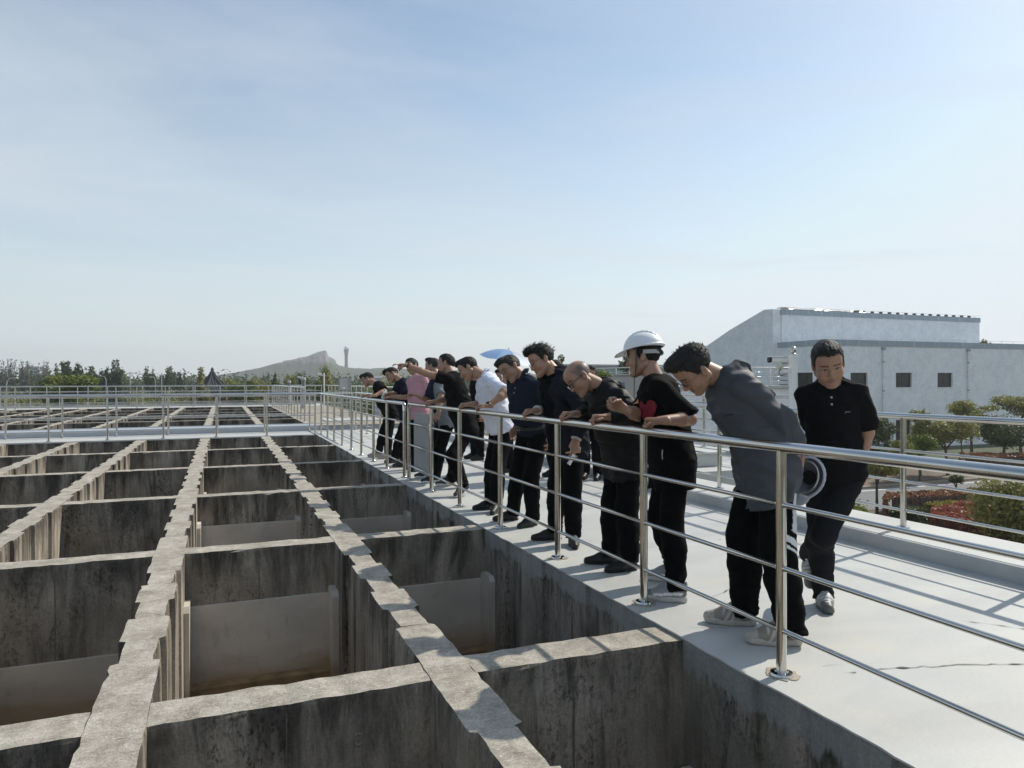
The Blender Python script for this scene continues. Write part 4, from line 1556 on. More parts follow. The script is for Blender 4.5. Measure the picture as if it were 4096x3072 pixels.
# ------------------------------------------------------------------ the visitors, from the nearest to the farthest
GREY_SHOE = lambda V: np.where(((np.abs(V[:, 2] - (0.052 + 0.10 * (0.10 - V[:, 0]) * (V[:, 0] < 0.10) - 0.12 * (V[:, 0] - 0.10) * (V[:, 0] >= 0.10))) < 0.0085) & (V[:, 0] > 0.02) & (V[:, 0] < 0.2))[:, None], 0.72,
                               np.where(((V[:, 0] > 0.215) | (V[:, 0] < 0.03))[:, None], A3((0.15, 0.155, 0.16))[None], A3((0.25, 0.255, 0.265))[None]))
BEIGE_SHOE = lambda V: np.where((((V[:, 0] + 0.5 * V[:, 2]) % 0.034 < 0.015) & (V[:, 0] > 0.085) & (V[:, 0] < 0.175) & (V[:, 2] < 0.092) & (np.abs(V[:, 1]) > 0.02))[:, None], A3((0.46, 0.42, 0.37))[None],
                                np.where(((V[:, 0] > 0.22) | (V[:, 2] > 0.12))[:, None], A3((0.37, 0.335, 0.29))[None], A3((0.235, 0.20, 0.17))[None]))
LACE_SHOE = lambda V: np.where(((V[:, 2] > 0.068) & (V[:, 0] > 0.1) & (V[:, 0] % 0.022 < 0.009))[:, None], 0.62, np.where((V[:, 0] > 0.2)[:, None], A3((0.12, 0.12, 0.115))[None], A3((0.33, 0.325, 0.30))[None]))
BLK = ((0.009, 0.009, 0.009), (0.012, 0.012, 0.012))
TUFT_TOP = [((0.045, 0.0, 0.112), (0.062, 0.060, 0.030))]
TUFT_QUIFF = [((0.060, 0.01, 0.112), (0.056, 0.058, 0.034)), ((0.0, -0.01, 0.118), (0.075, 0.062, 0.026)), ((0.085, 0.0, 0.098), (0.026, 0.05, 0.026))]

H_A = Head(11, 0.0, 1.0, 'short', 0.004, TUFT_TOP, 0.006, res=0.0042)                      # P13
H_B = Head(12, 0.06, 1.0, 'short', 0.0, [((0.03, 0, 0.105), (0.075, 0.062, 0.030))], 0.004, res=0.0042)
H_C = Head(13, 0.05, 1.02, 'bald', 0.02, res=0.0045)
H_D = Head(14, 0.06, 1.06, 'short', 0.0, TUFT_QUIFF, 0.010, res=0.0045)
H_E = Head(15, 0.05, 0.97, 'short', 0.012, TUFT_TOP, 0.006)
H_F = Head(16, 0.04, 1.0, 'short', 0.0, TUFT_TOP, 0.006)
H_G = Head(17, 0.05, 1.0, 'under', 0.0, TUFT_QUIFF, 0.008)
H_H = Head(18, 0.02, 1.0, 'high', 0.0, [((0.0, 0.0, 0.115), (0.07, 0.06, 0.028))], 0.007)

DN = (0, 0, -1)


def stripe_panel(V, knees):
    """black track trousers with a white outer panel on the left leg, closed off by two bands"""
    hip, kn, ank = knees['L']
    c = col_of((0.0035, 0.0035, 0.004), len(V))
    ax = unit(kn - hip)
    t = (V - hip) @ ax / np.linalg.norm(kn - hip)
    q = (V - hip) - ((V - hip) @ ax)[:, None] * ax
    ang = q @ unit(A3((0.55, -0.83, 0)))
    oth = q @ unit(A3((0.83, 0.55, 0)))
    w = 0.012 + 0.045 * np.clip(t, 0, 1)
    pan = (ang > 0.03) & (np.abs(oth - 0.012) < w + 0.012) & (t > -0.1) & (t < 0.80 + oth * 1.2)
    tt = t - oth * 1.2
    c[pan] = (0.58, 0.58, 0.60)
    for a, b in ((0.88, 0.97), (1.01, 1.05)):
        m = (ang > 0.0) & (tt > a) & (tt < b) & (np.abs(oth) < 0.08)
        c[m] = (0.66, 0.68, 0.66)
    return c


person('grey_jacket', 'man in grey hooded jacket bending over the rail, white helmet behind his back', (2.90, 3.36, 0), 168,
       (2.945, 3.37, 0.955), (2.735, 3.46, 1.485), (2.515, 3.463, 1.53), (-0.60, 0.20, -0.77),
       {'L': ((2.972, 3.112, 0.0), 153, 0), 'R': ((2.955, 3.46, 0.0), 147, 0)},
       {'L': ((3.135, 3.29, 1.04), (0.15, 0.35, -0.9), (0.9, -0.3, 0.1), 'hold', (0.35, -1.0, 0.0)), 'R': ((3.15, 3.44, 1.02), (0.15, -0.6, -0.7), (0.95, 0.1, 0), 'fist', (0.8, 0.7, 0))},
       H_A, hscale=1.1, scale=1.08, shirt='tee', jacket=dict(col=(0.062, 0.067, 0.079), ex=0.031, hem=0.21, hood=True, sleeve=1.9, mat='shell'), res=0.0075, hres=0.0045,
       shoe='runner', shoecol=(BEIGE_SHOE, (0.40, 0.365, 0.315)), strands=(0.014, 200), wind=(-0.3, 0, 0.25), slim=0.9, pfun=stripe_panel, legw=1.25, seed=21)
person('walker', 'man in black polo shirt walking towards the camera with his hands behind his back', (3.60, 3.55, 0), 226,
       (3.56, 3.455, 0.93), (3.465, 3.385, 1.445), (3.375, 3.315, 1.565), (-0.52, -0.74, -0.42),
       {'R': ((3.66, 3.66, 0.0), 236, 0), 'L': ((3.70, 3.80, 0.32), 226, -1.05)},
       {'L': ((3.73, 3.45, 0.90), (-0.6, 0.5, -0.5), (0.6, 0.7, 0.2), 'fist', (0.9, -0.3, 0)), 'R': ((3.64, 3.56, 0.89), (0.6, -0.6, -0.5), (0.6, 0.7, 0.2), 'fist', (-0.3, 0.9, 0))},
       H_B, hscale=1.06, scale=1.0, slim=0.9, fat=0.025, scol=(0.008, 0.0085, 0.010), pcol=(0.014, 0.015, 0.018), collar=(0.006, 0.0065, 0.008), sleeve=0.82, hem=0.06,
       res=0.0075, hres=0.0055, shoe='sneaker', shoecol=(LACE_SHOE, (0.10, 0.10, 0.10)), seed=22, loose=0.0, spread=0.152, legw=0.95)
person('helmet_man', 'man in white safety helmet and black T-shirt with a red heart patch', (2.88, 4.22, 0), 160,
       (2.93, 4.31, 0.95), (2.855, 4.375, 1.480), (2.80, 4.456, 1.630), (-0.76, 0.64, -0.10),
       {'L': ((2.84, 3.99, 0.0), 138, 0), 'R': ((3.13, 4.42, 0.0), 150, 0)},
       {'L': ((2.655, 4.01, 1.205), (-0.66, 0.72, 0.0), (0.1, 0.1, 1.0), 'fist', (0.75, -0.55, -0.75)), 'R': ((2.52, 4.253, 1.275), (-0.78, 0.25, 0.45), (0.25, 0.75, 0.55), 'pinch', (0.4, 0.5, -0.9))},
       H_F, hscale=1.08, scale=1.04, fat=0.02, sleeve=0.98, hem=0.23, twist=150, res=0.0075, hres=0.0045, shoe='sneaker', shoecol=(GREY_SHOE, (0.46, 0.45, 0.42)), seed=23, loose=0.014, legw=1.05)
person('shaven_man', 'man with shaven head and dark glasses in black jacket, both hands on the rail', (2.90, 5.0, 0), 176,
       (3.02, 5.10, 0.92), (2.80, 5.05, 1.435), (2.625, 5.113, 1.490), (-0.78, -0.02, -0.62),
       {'L': ((2.98, 4.835, 0.0), 178, 0), 'R': ((2.95, 5.06, 0.0), 163, 0)},
       {'L': ((2.665, 4.74, 1.197), (-0.95, 0.12, 0.05), (0.15, 0, 1), 'grip', (0.8, -0.6, -0.2)), 'R': ((2.665, 5.28, 1.197), (-0.98, -0.05, 0.05), (0.15, 0, 1), 'grip', (0.8, 0.6, -0.2))},
       H_C, hscale=1.08, scale=1.02, fat=0.03, jacket=dict(col=(0.0045, 0.0045, 0.005), ex=0.032, hem=0.19, sleeve=1.86, mat='shell'), res=0.0085, hres=0.005, shoe='leather', shoecol=BLK, seed=24, legw=1.1)
person('open_jacket', 'tall man in open dark jacket over a black T-shirt, wire glasses, hair blown up', (2.86, 5.9, 0), 184,
       (2.97, 6.02, 0.95), (2.80, 5.93, 1.550), (2.695, 5.995, 1.650), (-0.92, 0.06, -0.36),
       {'R': ((2.91, 6.03, 0.0), 170, 0), 'L': ((2.94, 5.86, 0.0), 246, 0)},
       {'R': ((2.665, 6.05, 1.197), (-0.96, 0.05, 0.0), (0.15, 0.1, 1), 'grip', (0.8, 0.7, -0.3)), 'L': ((2.85, 5.62, 0.95), (-0.15, -0.05, -1), (0.1, -1, 0), 'relax', (0.9, -0.4, 0))},
       H_D, hscale=1.1, scale=1.05, fat=0.01, jacket=dict(col=(0.016, 0.018, 0.024), ex=0.040, hem=0.17, sleeve=1.88, open=0.115, mat='cloth', under=-0.006), strands=(0.034, 240), wind=(-0.9, 0.2, 0.25), res=0.0085, hres=0.005, shoe='leather', shoecol=BLK, seed=25)
person('navy_polo', 'man in navy blue polo shirt and belt with wire glasses, looking down', (2.86, 6.9, 0), 196,
       (2.97, 6.86, 0.93), (2.81, 6.71, 1.515), (2.705, 6.78, 1.592), (-0.84, -0.22, -0.48),
       {'R': ((2.90, 7.06, 0.0), 178, 0), 'L': ((2.97, 6.74, 0.0), 204, 0)},
       {'R': ((2.93, 7.16, 0.93), (-0.3, 0, -1), (0, 1, 0), 'relax', (0.9, 0.4, 0)), 'L': ((3.06, 6.58, 0.93), (0, 0, -1), (0.2, -1, 0), 'relax', (0.9, -0.4, 0))},
       H_E, hscale=1.08, scale=1.03, fat=0.055, scol=(0.015, 0.021, 0.037), collar=(0.015, 0.021, 0.037), tuck=True, hem=0.0, sleeve=0.85, res=0.0095, shoe='leather', shoecol=BLK, seed=26, legw=1.05)
person('white_shirt', 'man in white short-sleeved shirt and black trousers leaning both hands on the rail', (2.9, 7.75, 0), 178,
       (3.02, 7.90, 0.94), (2.82, 7.86, 1.535), (2.665, 8.02, 1.612), (-0.80, 0.26, -0.56),
       {'R': ((2.92, 7.80, 0.0), 186, 0), 'L': ((2.88, 7.64, 0.0), 236, 0)},
       {'L': ((2.67, 7.36, 1.202), (-0.95, 0.2, 0.03), (0.15, 0, 1), 'grip', (0.7, -0.8, -0.1)), 'R': ((2.67, 7.98, 1.199), (-0.98, 0.05, 0.03), (0.15, 0, 1), 'grip', (0.8, 0.7, -0.2))},
       H_F, hscale=1.08, scale=1.05, fat=0.03, scol=(0.68, 0.70, 0.78), collar=(0.66, 0.69, 0.80), sleeve=0.85, hem=0.02, res=0.0095, hres=0.006, shoe='leather', shoecol=BLK, seed=27, loose=0.008)
person('pointing_man', 'man in black shirt stretching his left arm out to point across the basins', (2.92, 9.1, 0), 172,
       (3.03, 9.22, 0.94), (2.865, 9.33, 1.575), (2.82, 9.46, 1.695), (-0.86, 0.50, -0.08),
       {'R': ((3.06, 9.80, 0.0), 184, 0), 'L': ((2.93, 8.84, 0.06), 216, -0.2)},
       {'L': ((2.20, 9.34, 1.705), (-0.95, 0.29, 0.03), (0.1, 0.1, 1), 'point', (0.2, -0.3, -1)), 'R': ((2.665, 9.45, 1.197), (-0.97, 0.05, 0.03), (0.15, 0, 1), 'grip', (0.8, 0.7, -0.3))},
       H_H, hscale=1.08, scale=1.06, fat=0.035, sleeve=0.55, hem=0.13, res=0.0105, hres=0.006, twist=140, shoe='sneaker', shoecol=((0.03, 0.03, 0.032), (0.6, 0.6, 0.58)), seed=28, loose=0.006)
person('phone_man', 'man in navy and grey shirt half hidden behind the pointing man, one hand raised', (2.98, 10.4, 0), 186,
       (3.10, 10.45, 0.92), (2.985, 10.50, 1.545), (2.95, 10.62, 1.69), (-0.80, 0.58, -0.08),
       {'R': ((2.98, 10.74, 0.0), 186, 0), 'L': ((2.93, 10.17, 0.0), 188, 0)},
       {'R': ((2.70, 10.42, 1.245), (-0.86, 0.36, 0.35), (0.2, 0.3, 0.9), 'relax', (0.6, 0.6, -0.8)), 'L': ((2.86, 10.0, 0.90), (-0.35, 0.1, -0.9), (0.1, -1, 0), 'hold', (0.9, -0.5, 0))},
       H_E, hscale=1.05, scale=1.02, fat=0.02, sleeve=0.86, hem=0.12, res=0.0115, hres=0.0065, shoe='sneaker', shoecol=((0.02, 0.02, 0.022), (0.62, 0.62, 0.6)), seed=29,
       sfun=lambda V: np.where((V[:, 1] < 10.37)[:, None], A3((0.20, 0.22, 0.24))[None], A3((0.014, 0.018, 0.036))[None]))
person('pink_polo', 'tall man in pale pink polo shirt, face hidden by the pointing arm', (3.02, 11.7, 0), 205,
       (3.06, 11.75, 0.94), (3.02, 11.85, 1.560), (2.97, 11.93, 1.720), (-0.84, -0.42, -0.12),
       {'R': ((3.05, 11.86, 0.0), 205, 0), 'L': ((3.08, 11.58, 0.0), 205, 0)},
       {'R': ((3.16, 12.02, 1.0), (0.2, -0.6, -0.8), (0.9, 0.3, 0), 'fist', (0.3, 1, 0)), 'L': ((3.20, 11.70, 1.0), (0.1, 0.6, -0.8), (0.9, 0.3, 0), 'fist', (0.6, -1, 0))},
       H_H, hscale=1.05, scale=1.04, fat=0.03, scol=(0.50, 0.27, 0.31), collar=(0.50, 0.27, 0.31), sleeve=0.85, hem=0.09, res=0.0115, hres=0.007, shoe='leather', shoecol=BLK, seed=30)
person('bottle_man', 'man in navy T-shirt with glasses holding a water bottle over the rail', (2.9, 12.5, 0), 182,
       (3.05, 12.55, 0.90), (2.89, 12.42, 1.505), (2.765, 12.56, 1.583), (-0.88, -0.10, -0.42),
       {'R': ((2.95, 12.95, 0.0), 200, 0), 'L': ((2.96, 12.25, 0.0), 190, 0)},
       {'R': ((2.66, 12.22, 1.275), (-0.80, 0.42, -0.2), (0.3, 0.2, 0.9), 'hold', (0.6, 0.8, -0.6)), 'L': ((2.675, 12.20, 1.212), (-0.96, 0.15, 0.02), (0.15, 0, 1), 'grip', (0.7, -0.8, -0.3))},
       H_G, hscale=1.06, scale=1.0, fat=0.04, scol=(0.006, 0.010, 0.022), sleeve=0.9, hem=0.15, res=0.0125, hres=0.007, shoe='sneaker', shoecol=((0.02, 0.02, 0.02), (0.05, 0.05, 0.05)), seed=31, loose=0.006)
person('far_left_man', 'man in black T-shirt and glasses bending furthest along the rail, beige shoes', (2.9, 13.95, 0), 172,
       (3.05, 14.05, 0.88), (2.84, 14.28, 1.43), (2.69, 14.46, 1.508), (-0.84, 0.22, -0.42),
       {'R': ((2.88, 14.02, 0.0), 180, 0), 'L': ((3.0, 13.70, 0.0), 182, 0)},
       {'R': ((2.67, 14.36, 1.202), (-0.96, 0.05, 0.02), (0.15, 0, 1), 'grip', (0.8, 0.7, -0.3)), 'L': ((2.68, 13.75, 1.202), (-0.96, 0.1, 0.02), (0.15, 0, 1), 'grip', (0.8, -0.7, -0.3))},
       H_G, hscale=1.08, scale=1.0, fat=0.045, sleeve=0.9, hem=0.14, res=0.0125, hres=0.007, shoe='runner', shoecol=((0.36, 0.29, 0.26), (0.45, 0.38, 0.34)), seed=32, loose=0.01)
STRIPED = dict(sleeve=0.85, hem=0.1, res=0.013, hres=0.007, shoe='sneaker', shoecol=BLK)
HANG = lambda x, y, s: ((x + 0.02, y + (0.27 if s == 'R' else -0.27), 0.88), (-0.15, 0, -1), (0, 1 if s == 'R' else -1, 0), 'relax', (0.9, 0.3 if s == 'R' else -0.3, 0))
person('striped_sleeve', 'man in black T-shirt with three white sleeve stripes standing behind the white-shirted man', (4.47, 12.85, 0), 182,
       (4.47, 12.85, 0.93), (4.40, 12.75, 1.49), (4.33, 12.75, 1.65), (-0.98, -0.05, -0.15),
       {'R': ((4.50, 13.0, 0.0), 182, 0), 'L': ((4.52, 12.7, 0.0), 190, 0)}, {'R': HANG(4.42, 12.8, 'R'), 'L': HANG(4.42, 12.8, 'L')}, H_F, seed=33, **STRIPED)
person('masked_man', 'dark-haired man in black top and mask standing behind the shaven man', (5.12, 9.6, 0), 232,
       (5.12, 9.6, 0.88), (5.10, 9.55, 1.41), (5.07, 9.49, 1.56), (-0.62, -0.78, -0.05),
       {'R': ((5.10, 9.72, 0.0), 232, 0), 'L': ((5.22, 9.55, 0.0), 232, 0)},
       {'R': ((5.05, 9.83, 0.86), (-0.1, 0, -1), (-0.5, 1, 0), 'relax', (0.9, 0.6, 0)), 'L': ((5.27, 9.40, 0.86), (-0.1, 0, -1), (0.6, -1, 0), 'relax', (0.9, 0.2, 0))}, H_E, scale=0.98, seed=34, **STRIPED)
person('hidden_man', 'black-haired man mostly hidden behind the open dark jacket', (4.75, 9.98, 0), 190,
       (4.75, 9.98, 0.93), (4.74, 9.95, 1.50), (4.70, 9.95, 1.66), (-0.97, 0.1, -0.2),
       {'R': ((4.80, 10.1, 0.0), 190, 0), 'L': ((4.80, 9.8, 0.0), 190, 0)}, {'R': HANG(4.72, 9.96, 'R'), 'L': HANG(4.72, 9.96, 'L')}, H_B, seed=35, **STRIPED)
person('umbrella_woman', 'dark-haired woman in pale grey top under the light blue umbrella', (4.30, 10.95, 0), 192,
       (4.30, 10.95, 0.88), (4.27, 10.92, 1.40), (4.23, 10.95, 1.545), (-0.95, -0.1, -0.25),
       {'R': ((4.34, 11.05, 0.0), 190, 0), 'L': ((4.34, 10.83, 0.0), 190, 0)},
       {'R': ((4.12, 10.98, 1.25), (-0.5, -0.5, 0.7), (0.3, 0.9, 0.2), 'fist', (0.3, 0.8, -0.8)), 'L': HANG(4.26, 10.93, 'L')},
       Head(19, -0.02, 1.05, 'short', 0.0, TUFT_TOP, 0.004, res=0.006), scale=0.94, seed=36, **{**STRIPED, 'scol': (0.42, 0.42, 0.42), 'sleeve': 0.8})

# ------------------------------------------------------------------ what they wear and hold
for k, m, r, lens in (('grey_jacket', 'frame_wire', 0.0011, True), ('shaven_man', 'frame_black', 0.0019, True), ('open_jacket', 'frame_wire', 0.0013, True),
                      ('navy_polo', 'frame_wire', 0.0013, True), ('bottle_man', 'frame_wire', 0.0015, True), ('far_left_man', 'frame_black', 0.0017, True), ('masked_man', 'frame_black', 0.003, True)):
    glasses(PEOPLE[k], m, r)
watch(PEOPLE['white_shirt'], 'L')
watch(PEOPLE['pointing_man'], 'L')

HEART = [(0.0, -1.0)] + [(x, y) for x, y in ((0.45, -0.55), (0.85, -0.05), (0.98, 0.35), (0.88, 0.72), (0.6, 0.9), (0.28, 0.85), (0.05, 0.55), (-0.05, 0.55), (-0.28, 0.85), (-0.6, 0.9), (-0.88, 0.72), (-0.98, 0.35), (-0.85, -0.05), (-0.45, -0.55))]
SWOOSH = [(-1, -0.28), (-0.75, -0.02), (-0.45, 0.22), (-0.3, 0.28), (0.1, 0.08), (0.55, 0.02), (1.0, 0.06), (0.8, -0.14), (0.3, -0.12), (-0.15, -0.02), (-0.4, 0.06), (-0.7, -0.14)]
BAR = [(-1, -1), (1, -1), (1, 1), (-1, 1)]


def at_chest(p, t, a, r=0.3):
    """point and outward direction on the chest: spine position t, angle a (deg, 0 = front, + = left side)"""
    q, R = p['spine'](t)
    n = R[0] * math.cos(rad(a)) + R[1] * math.sin(rad(a))
    return (q + n * 0.13 - p['B']), n, R[2]


hp = PEOPLE['helmet_man']
c, n, u = at_chest(hp, 0.60, 48)
decal('heart_patch', hp['shirt'], HEART, c, n, u, 0.088, (0.20, 0.012, 0.022), 'print', lift=0.004, th=0.006)
c, n, u = at_chest(hp, 0.76, 10)
decal('chest_print', hp['shirt'], BAR, c, n, u, 0.014, (0.55, 0.25, 0.10), 'print')
c, n, u = at_chest(hp, 0.05, 62)
decal('hem_tag', hp['shirt'], [(-0.12, -1), (0.2, 1), (0.4, 1), (0.08, -1)], c, n, u, 0.032, (0.6, 0.6, 0.6), 'print')
for k, t, a, s, colr in (('grey_jacket', 0.66, 38, 0.036, (0.010, 0.011, 0.014)), ('shaven_man', 0.66, 36, 0.036, (0.62, 0.62, 0.62)), ('walker', 0.72, 34, 0.022, (0.22, 0.22, 0.23))):
    p = PEOPLE[k]
    c, n, u = at_chest(p, t, a)
    decal('chest_logo', p['jacket'] or p['shirt'], SWOOSH, c, n, u, s, colr, 'print', step=0.007)
p = PEOPLE['grey_jacket']
hip, kn, ank = p['knees']['L']
decal('thigh_logo', p['trousers'], SWOOSH, hip * 0.72 + kn * 0.28 - p['B'] + A3((-0.05, -0.06, 0)), (-0.55, -0.83, 0), (0, 0, 1), 0.026, (0.35, 0.35, 0.36), 'print', step=0.006)
# jacket zip
for k in ('grey_jacket', 'shaven_man'):
    p = PEOPLE[k]
    for t0 in (0.1, 0.35, 0.6):
        c, n, u = at_chest(p, t0 + 0.1, 0)
        decal('zip', p['jacket'], [(-0.03, -1), (0.03, -1), (0.03, 1), (-0.03, 1)], c, n, u, 0.082, tuple(A3(p['jacket'].data.color_attributes['Col'].data[0].color[:3]) * 0.45), 'print', step=0.02)
# stripes on the sleeve, buckle, buttons, pocket edges
p = PEOPLE['striped_sleeve']
el = p['arms']['L'][0]
for i in range(3):
    c = p['sh']['L'] * 0.6 + el * 0.4 - p['B'] + A3((-0.02, -0.03, 0)) + A3((0.018 * (i - 1), 0, 0))
    decal('sleeve_stripe', p['shirt'], [(-0.06, -1), (0.06, -1), (0.06, 1), (-0.06, 1)], c, (-0.35, -0.93, 0.1), (0, 0, 1), 0.085, (0.6, 0.6, 0.6), 'print', step=0.02)
for k, ts in (('white_shirt', (0.9, 0.76, 0.62, 0.48, 0.34)), ('navy_polo', (0.88, 0.8)), ('pink_polo', (0.9, 0.83)), ('walker', (0.9, 0.82))):
    p = PEOPLE[k]
    ring = [(math.cos(a), math.sin(a)) for a in np.linspace(0, 2 * math.pi, 9)[:-1]]
    for t0 in ts:
        c, n, u = at_chest(p, t0, 0)
        decal('button', p['shirt'], ring, c, n, u, 0.0065, (0.5, 0.5, 0.52) if k != 'white_shirt' else (0.55, 0.57, 0.62), 'print', lift=0.003, th=0.002, step=0.02)
p = PEOPLE['navy_polo']
q, R = p['spine'](0.14)
belt = [(q + R[0] * (0.163 * math.cos(a)) + R[1] * (0.186 * math.sin(a)) - p['B']) for a in np.linspace(0, 2 * math.pi, 33)[:-1]]
mb = MB()
vs, fs = [], []
for b in belt:
    o = unit(b - (q - p['B'])) * 0.004
    vs += [b - R[2] * 0.017, b + o - R[2] * 0.016, b + o + R[2] * 0.016, b + R[2] * 0.017]
nb_ = len(belt)
for i in range(nb_):
    for j in range(3):
        fs.append((i * 4 + j, ((i + 1) % nb_) * 4 + j, ((i + 1) % nb_) * 4 + j + 1, i * 4 + j + 1))
bt = mb.add(vs, fs).build('belt', M['black'], p['body'], smooth=True)
bc = q + R[0] * 0.169 - p['B']
mb = MB()
cor = [bc + R[1] * a * 0.024 + R[2] * b * 0.019 for a, b in ((-1, -1), (1, -1), (1, 1), (-1, 1), (-1, -1))]
mb.tube([Vector(x.tolist()) for x in cor], 0.0028, 6).build('buckle', M['steel'], bt)


# ---- safety helmets
def helmet_mesh():
    """returns shell (V, F): local like the head (x to the peak, z up)"""
    def shell(th):
        return [Ell((-0.008, 0, 0.062), (0.128 - th, 0.108 - th, 0.098 - th), k=0.004)]
    pr = [Ell((-0.006, 0, 0.055), (0.134, 0.112, 0.104), k=0.01)]
    for dy, r in ((0, 0.012), (0.03, 0.008), (-0.03, 0.008)):
        pts = [(0.115 * math.cos(a) - 0.008, dy, 0.058 + 0.100 * math.sin(a)) for a in np.linspace(0.5, 2.7, 9)]
        pr += [Cone(a, b, r, r, 0.008) for a, b in zip(pts[:-1], pts[1:])]
    rim = [((0.139 if math.cos(a) > 0 else 0.137) * math.cos(a) - 0.006, 0.118 * math.sin(a), 0.050 - 0.012 * math.cos(a)) for a in np.linspace(0, 2 * math.pi, 25)]
    pr += [Cone(a, b, 0.0065, 0.0065, 0.004) for a, b in zip(rim[:-1], rim[1:])]
    pr.append(Ell((0.120, 0, 0.034), (0.078, 0.084, 0.0075), np.array([[0.955, 0, -0.296], [0, 1, 0], [0.296, 0, 0.955]]), k=0.008))
    pr.append(Ell((-0.006, 0, 0.050), (0.126, 0.104, 0.098), k=0.003, sub=True))

    def post(P, d):
        lim = 0.046 - 0.09 * P[:, 0] * (P[:, 0] > 0) + 0.0
        return np.where(P[:, 0] > 0.098, d, np.maximum(d, (lim - P[:, 2])))
    return sdf_mesh(pr, 0.0048, post)


HV, HF = helmet_mesh()
M['helmet'] = simple('helmet_plastic', (0.78, 0.79, 0.81), 0.32, var=0.03, scale=10)
M['strap'] = simple('strap_webbing', (0.10, 0.095, 0.09), 0.8, var=0.5, scale=120)
M['grey_plastic'] = simple('grey_plastic', (0.42, 0.42, 0.41), 0.5)


def strap_ring(name, rx, ry, z, mat, parent, a0=0, a1=360, w=0.012, xf=lambda q: q, x0=-0.006):
    vs, fs = [], []
    N = 40
    for k in range(N + 1):
        a = rad(a0 + (a1 - a0) * k / N)
        for r_, dz in ((0, -w), (0.003, -w), (0.003, w), (0, w)):
            vs.append(xf(A3((x0 + (rx + r_) * math.cos(a), (ry + r_) * math.sin(a), z + dz))))
    for k in range(N):
        for j in range(4):
            fs.append((k * 4 + j, k * 4 + (j + 1) % 4, (k + 1) * 4 + (j + 1) % 4, (k + 1) * 4 + j))
    return MB().add(vs, fs).build(name, mat, parent, smooth=False)


p = hp
hx = lambda q: Vector((p['hd'] + (A3(q) * p['hs']) @ p['HR'] - p['B']).tolist())
toH = lambda V: p['hd'] + (V * p['hs']) @ p['HR'] - p['B']
wh = link('helmet', np_mesh('helmet', toH(HV + A3((-0.004, 0, 0.012))), HF, True), M['helmet'], p['body'])
strap_ring('head_band', 0.112, 0.092, 0.024, M['grey_plastic'], wh, 95, 265, 0.013, hx)
for s in (-1, 1):
    pts = [(0.03, s * 0.095, 0.05), (0.032, s * 0.088, 0.0), (0.040, s * 0.074, -0.06), (0.055, s * 0.035, -0.112), (0.062, 0, -0.124)]
    MB().tube([hx(q) for q in pts], 0.0062, 6).build('chin_strap', M['strap'], wh)
MB().box(-0.016, 0.016, -0.03, 0.03, -0.016, 0.016, 0.005)
kb = MB().tube([hx((-0.118, -0.022, 0.022)), hx((-0.118, 0.022, 0.022))], 0.020, 12).build('adjuster', M['black'], wh, auto=40)

gj = PEOPLE['grey_jacket']
held = link('safety_helmet', np_mesh('safety_helmet', HV, HF, True), simple('helmet_plastic_shaded', (0.50, 0.51, 0.57), 0.4, var=0.05), None, (3.235, 3.35, 0.905))  # white shell in a greyer copy of its plastic, with its shade in the colour
# hangs by its rim from his hand, hollow side towards the camera
nx = Vector((-0.25, 0.28, -0.93)).normalized()
nz = Vector((0.93, 0.42, -0.12))
nz = (nz - nx * nz.dot(nx)).normalized()
ny = nz.cross(nx)
HO = Vector((3.222, 3.362, 0.880))
held.matrix_world = Matrix(((nx.x, ny.x, nz.x, HO.x), (nx.y, ny.y, nz.y, HO.y), (nx.z, ny.z, nz.z, HO.z), (0, 0, 0, 1))) @ Matrix.Scale(0.92, 4)
tag(held, 'white safety helmet held hollow side out behind the grey jacket', 'helmet')
strap_ring('head_band', 0.106, 0.086, 0.022, M['grey_plastic'], held, 0, 360, 0.011)
shade_rings = [(0.98 * 0.124 * math.cos(b), 0.102 * 0.98 * math.cos(b), 0.052 + 0.094 * math.sin(b)) for b in np.linspace(0.02, 1.54, 9)]  # added grey inner skin: paints the shade inside the white hollow
lv, lf = [], []
for rx_, ry_, z_ in shade_rings:
    lv += [(-0.006 + rx_ * math.cos(a), ry_ * math.sin(a), z_) for a in np.linspace(0, 2 * math.pi, 25)[:-1]]
for i in range(8):
    lf += [(i * 24 + k, (i + 1) * 24 + k, (i + 1) * 24 + (k + 1) % 24, i * 24 + (k + 1) % 24) for k in range(24)]
MB().add(lv, lf).build('inner_shade', simple('helmet_inner_shade', (0.27, 0.27, 0.33), 0.7), held, smooth=True)
cr = MB()
for a in (45, 135, 225, 315):
    cr.tube([(-0.006 + 0.106 * math.cos(rad(a)), 0.086 * math.sin(rad(a)), 0.03), (-0.006 + 0.055 * math.cos(rad(a)), 0.05 * math.sin(rad(a)), 0.105), (-0.006, 0, 0.125)], 0.006, 6)
cr.build('cradle', M['strap'], held)
MB().lathe([(0.045, 0.10), (0.047, 0.104), (0.03, 0.118), (0.004, 0.12)], (-0.006, 0, 0), 16).build('crown_pad', M['black'], held, auto=40)
cs = MB()
cs.tube([(0.03, 0.09, 0.03), (0.06, 0.085, -0.03), (0.085, 0.03, -0.06), (0.085, -0.03, -0.06), (0.06, -0.085, -0.03), (0.03, -0.09, 0.03)], 0.004, 6)
cs.build('chin_strap', M['strap'], held)

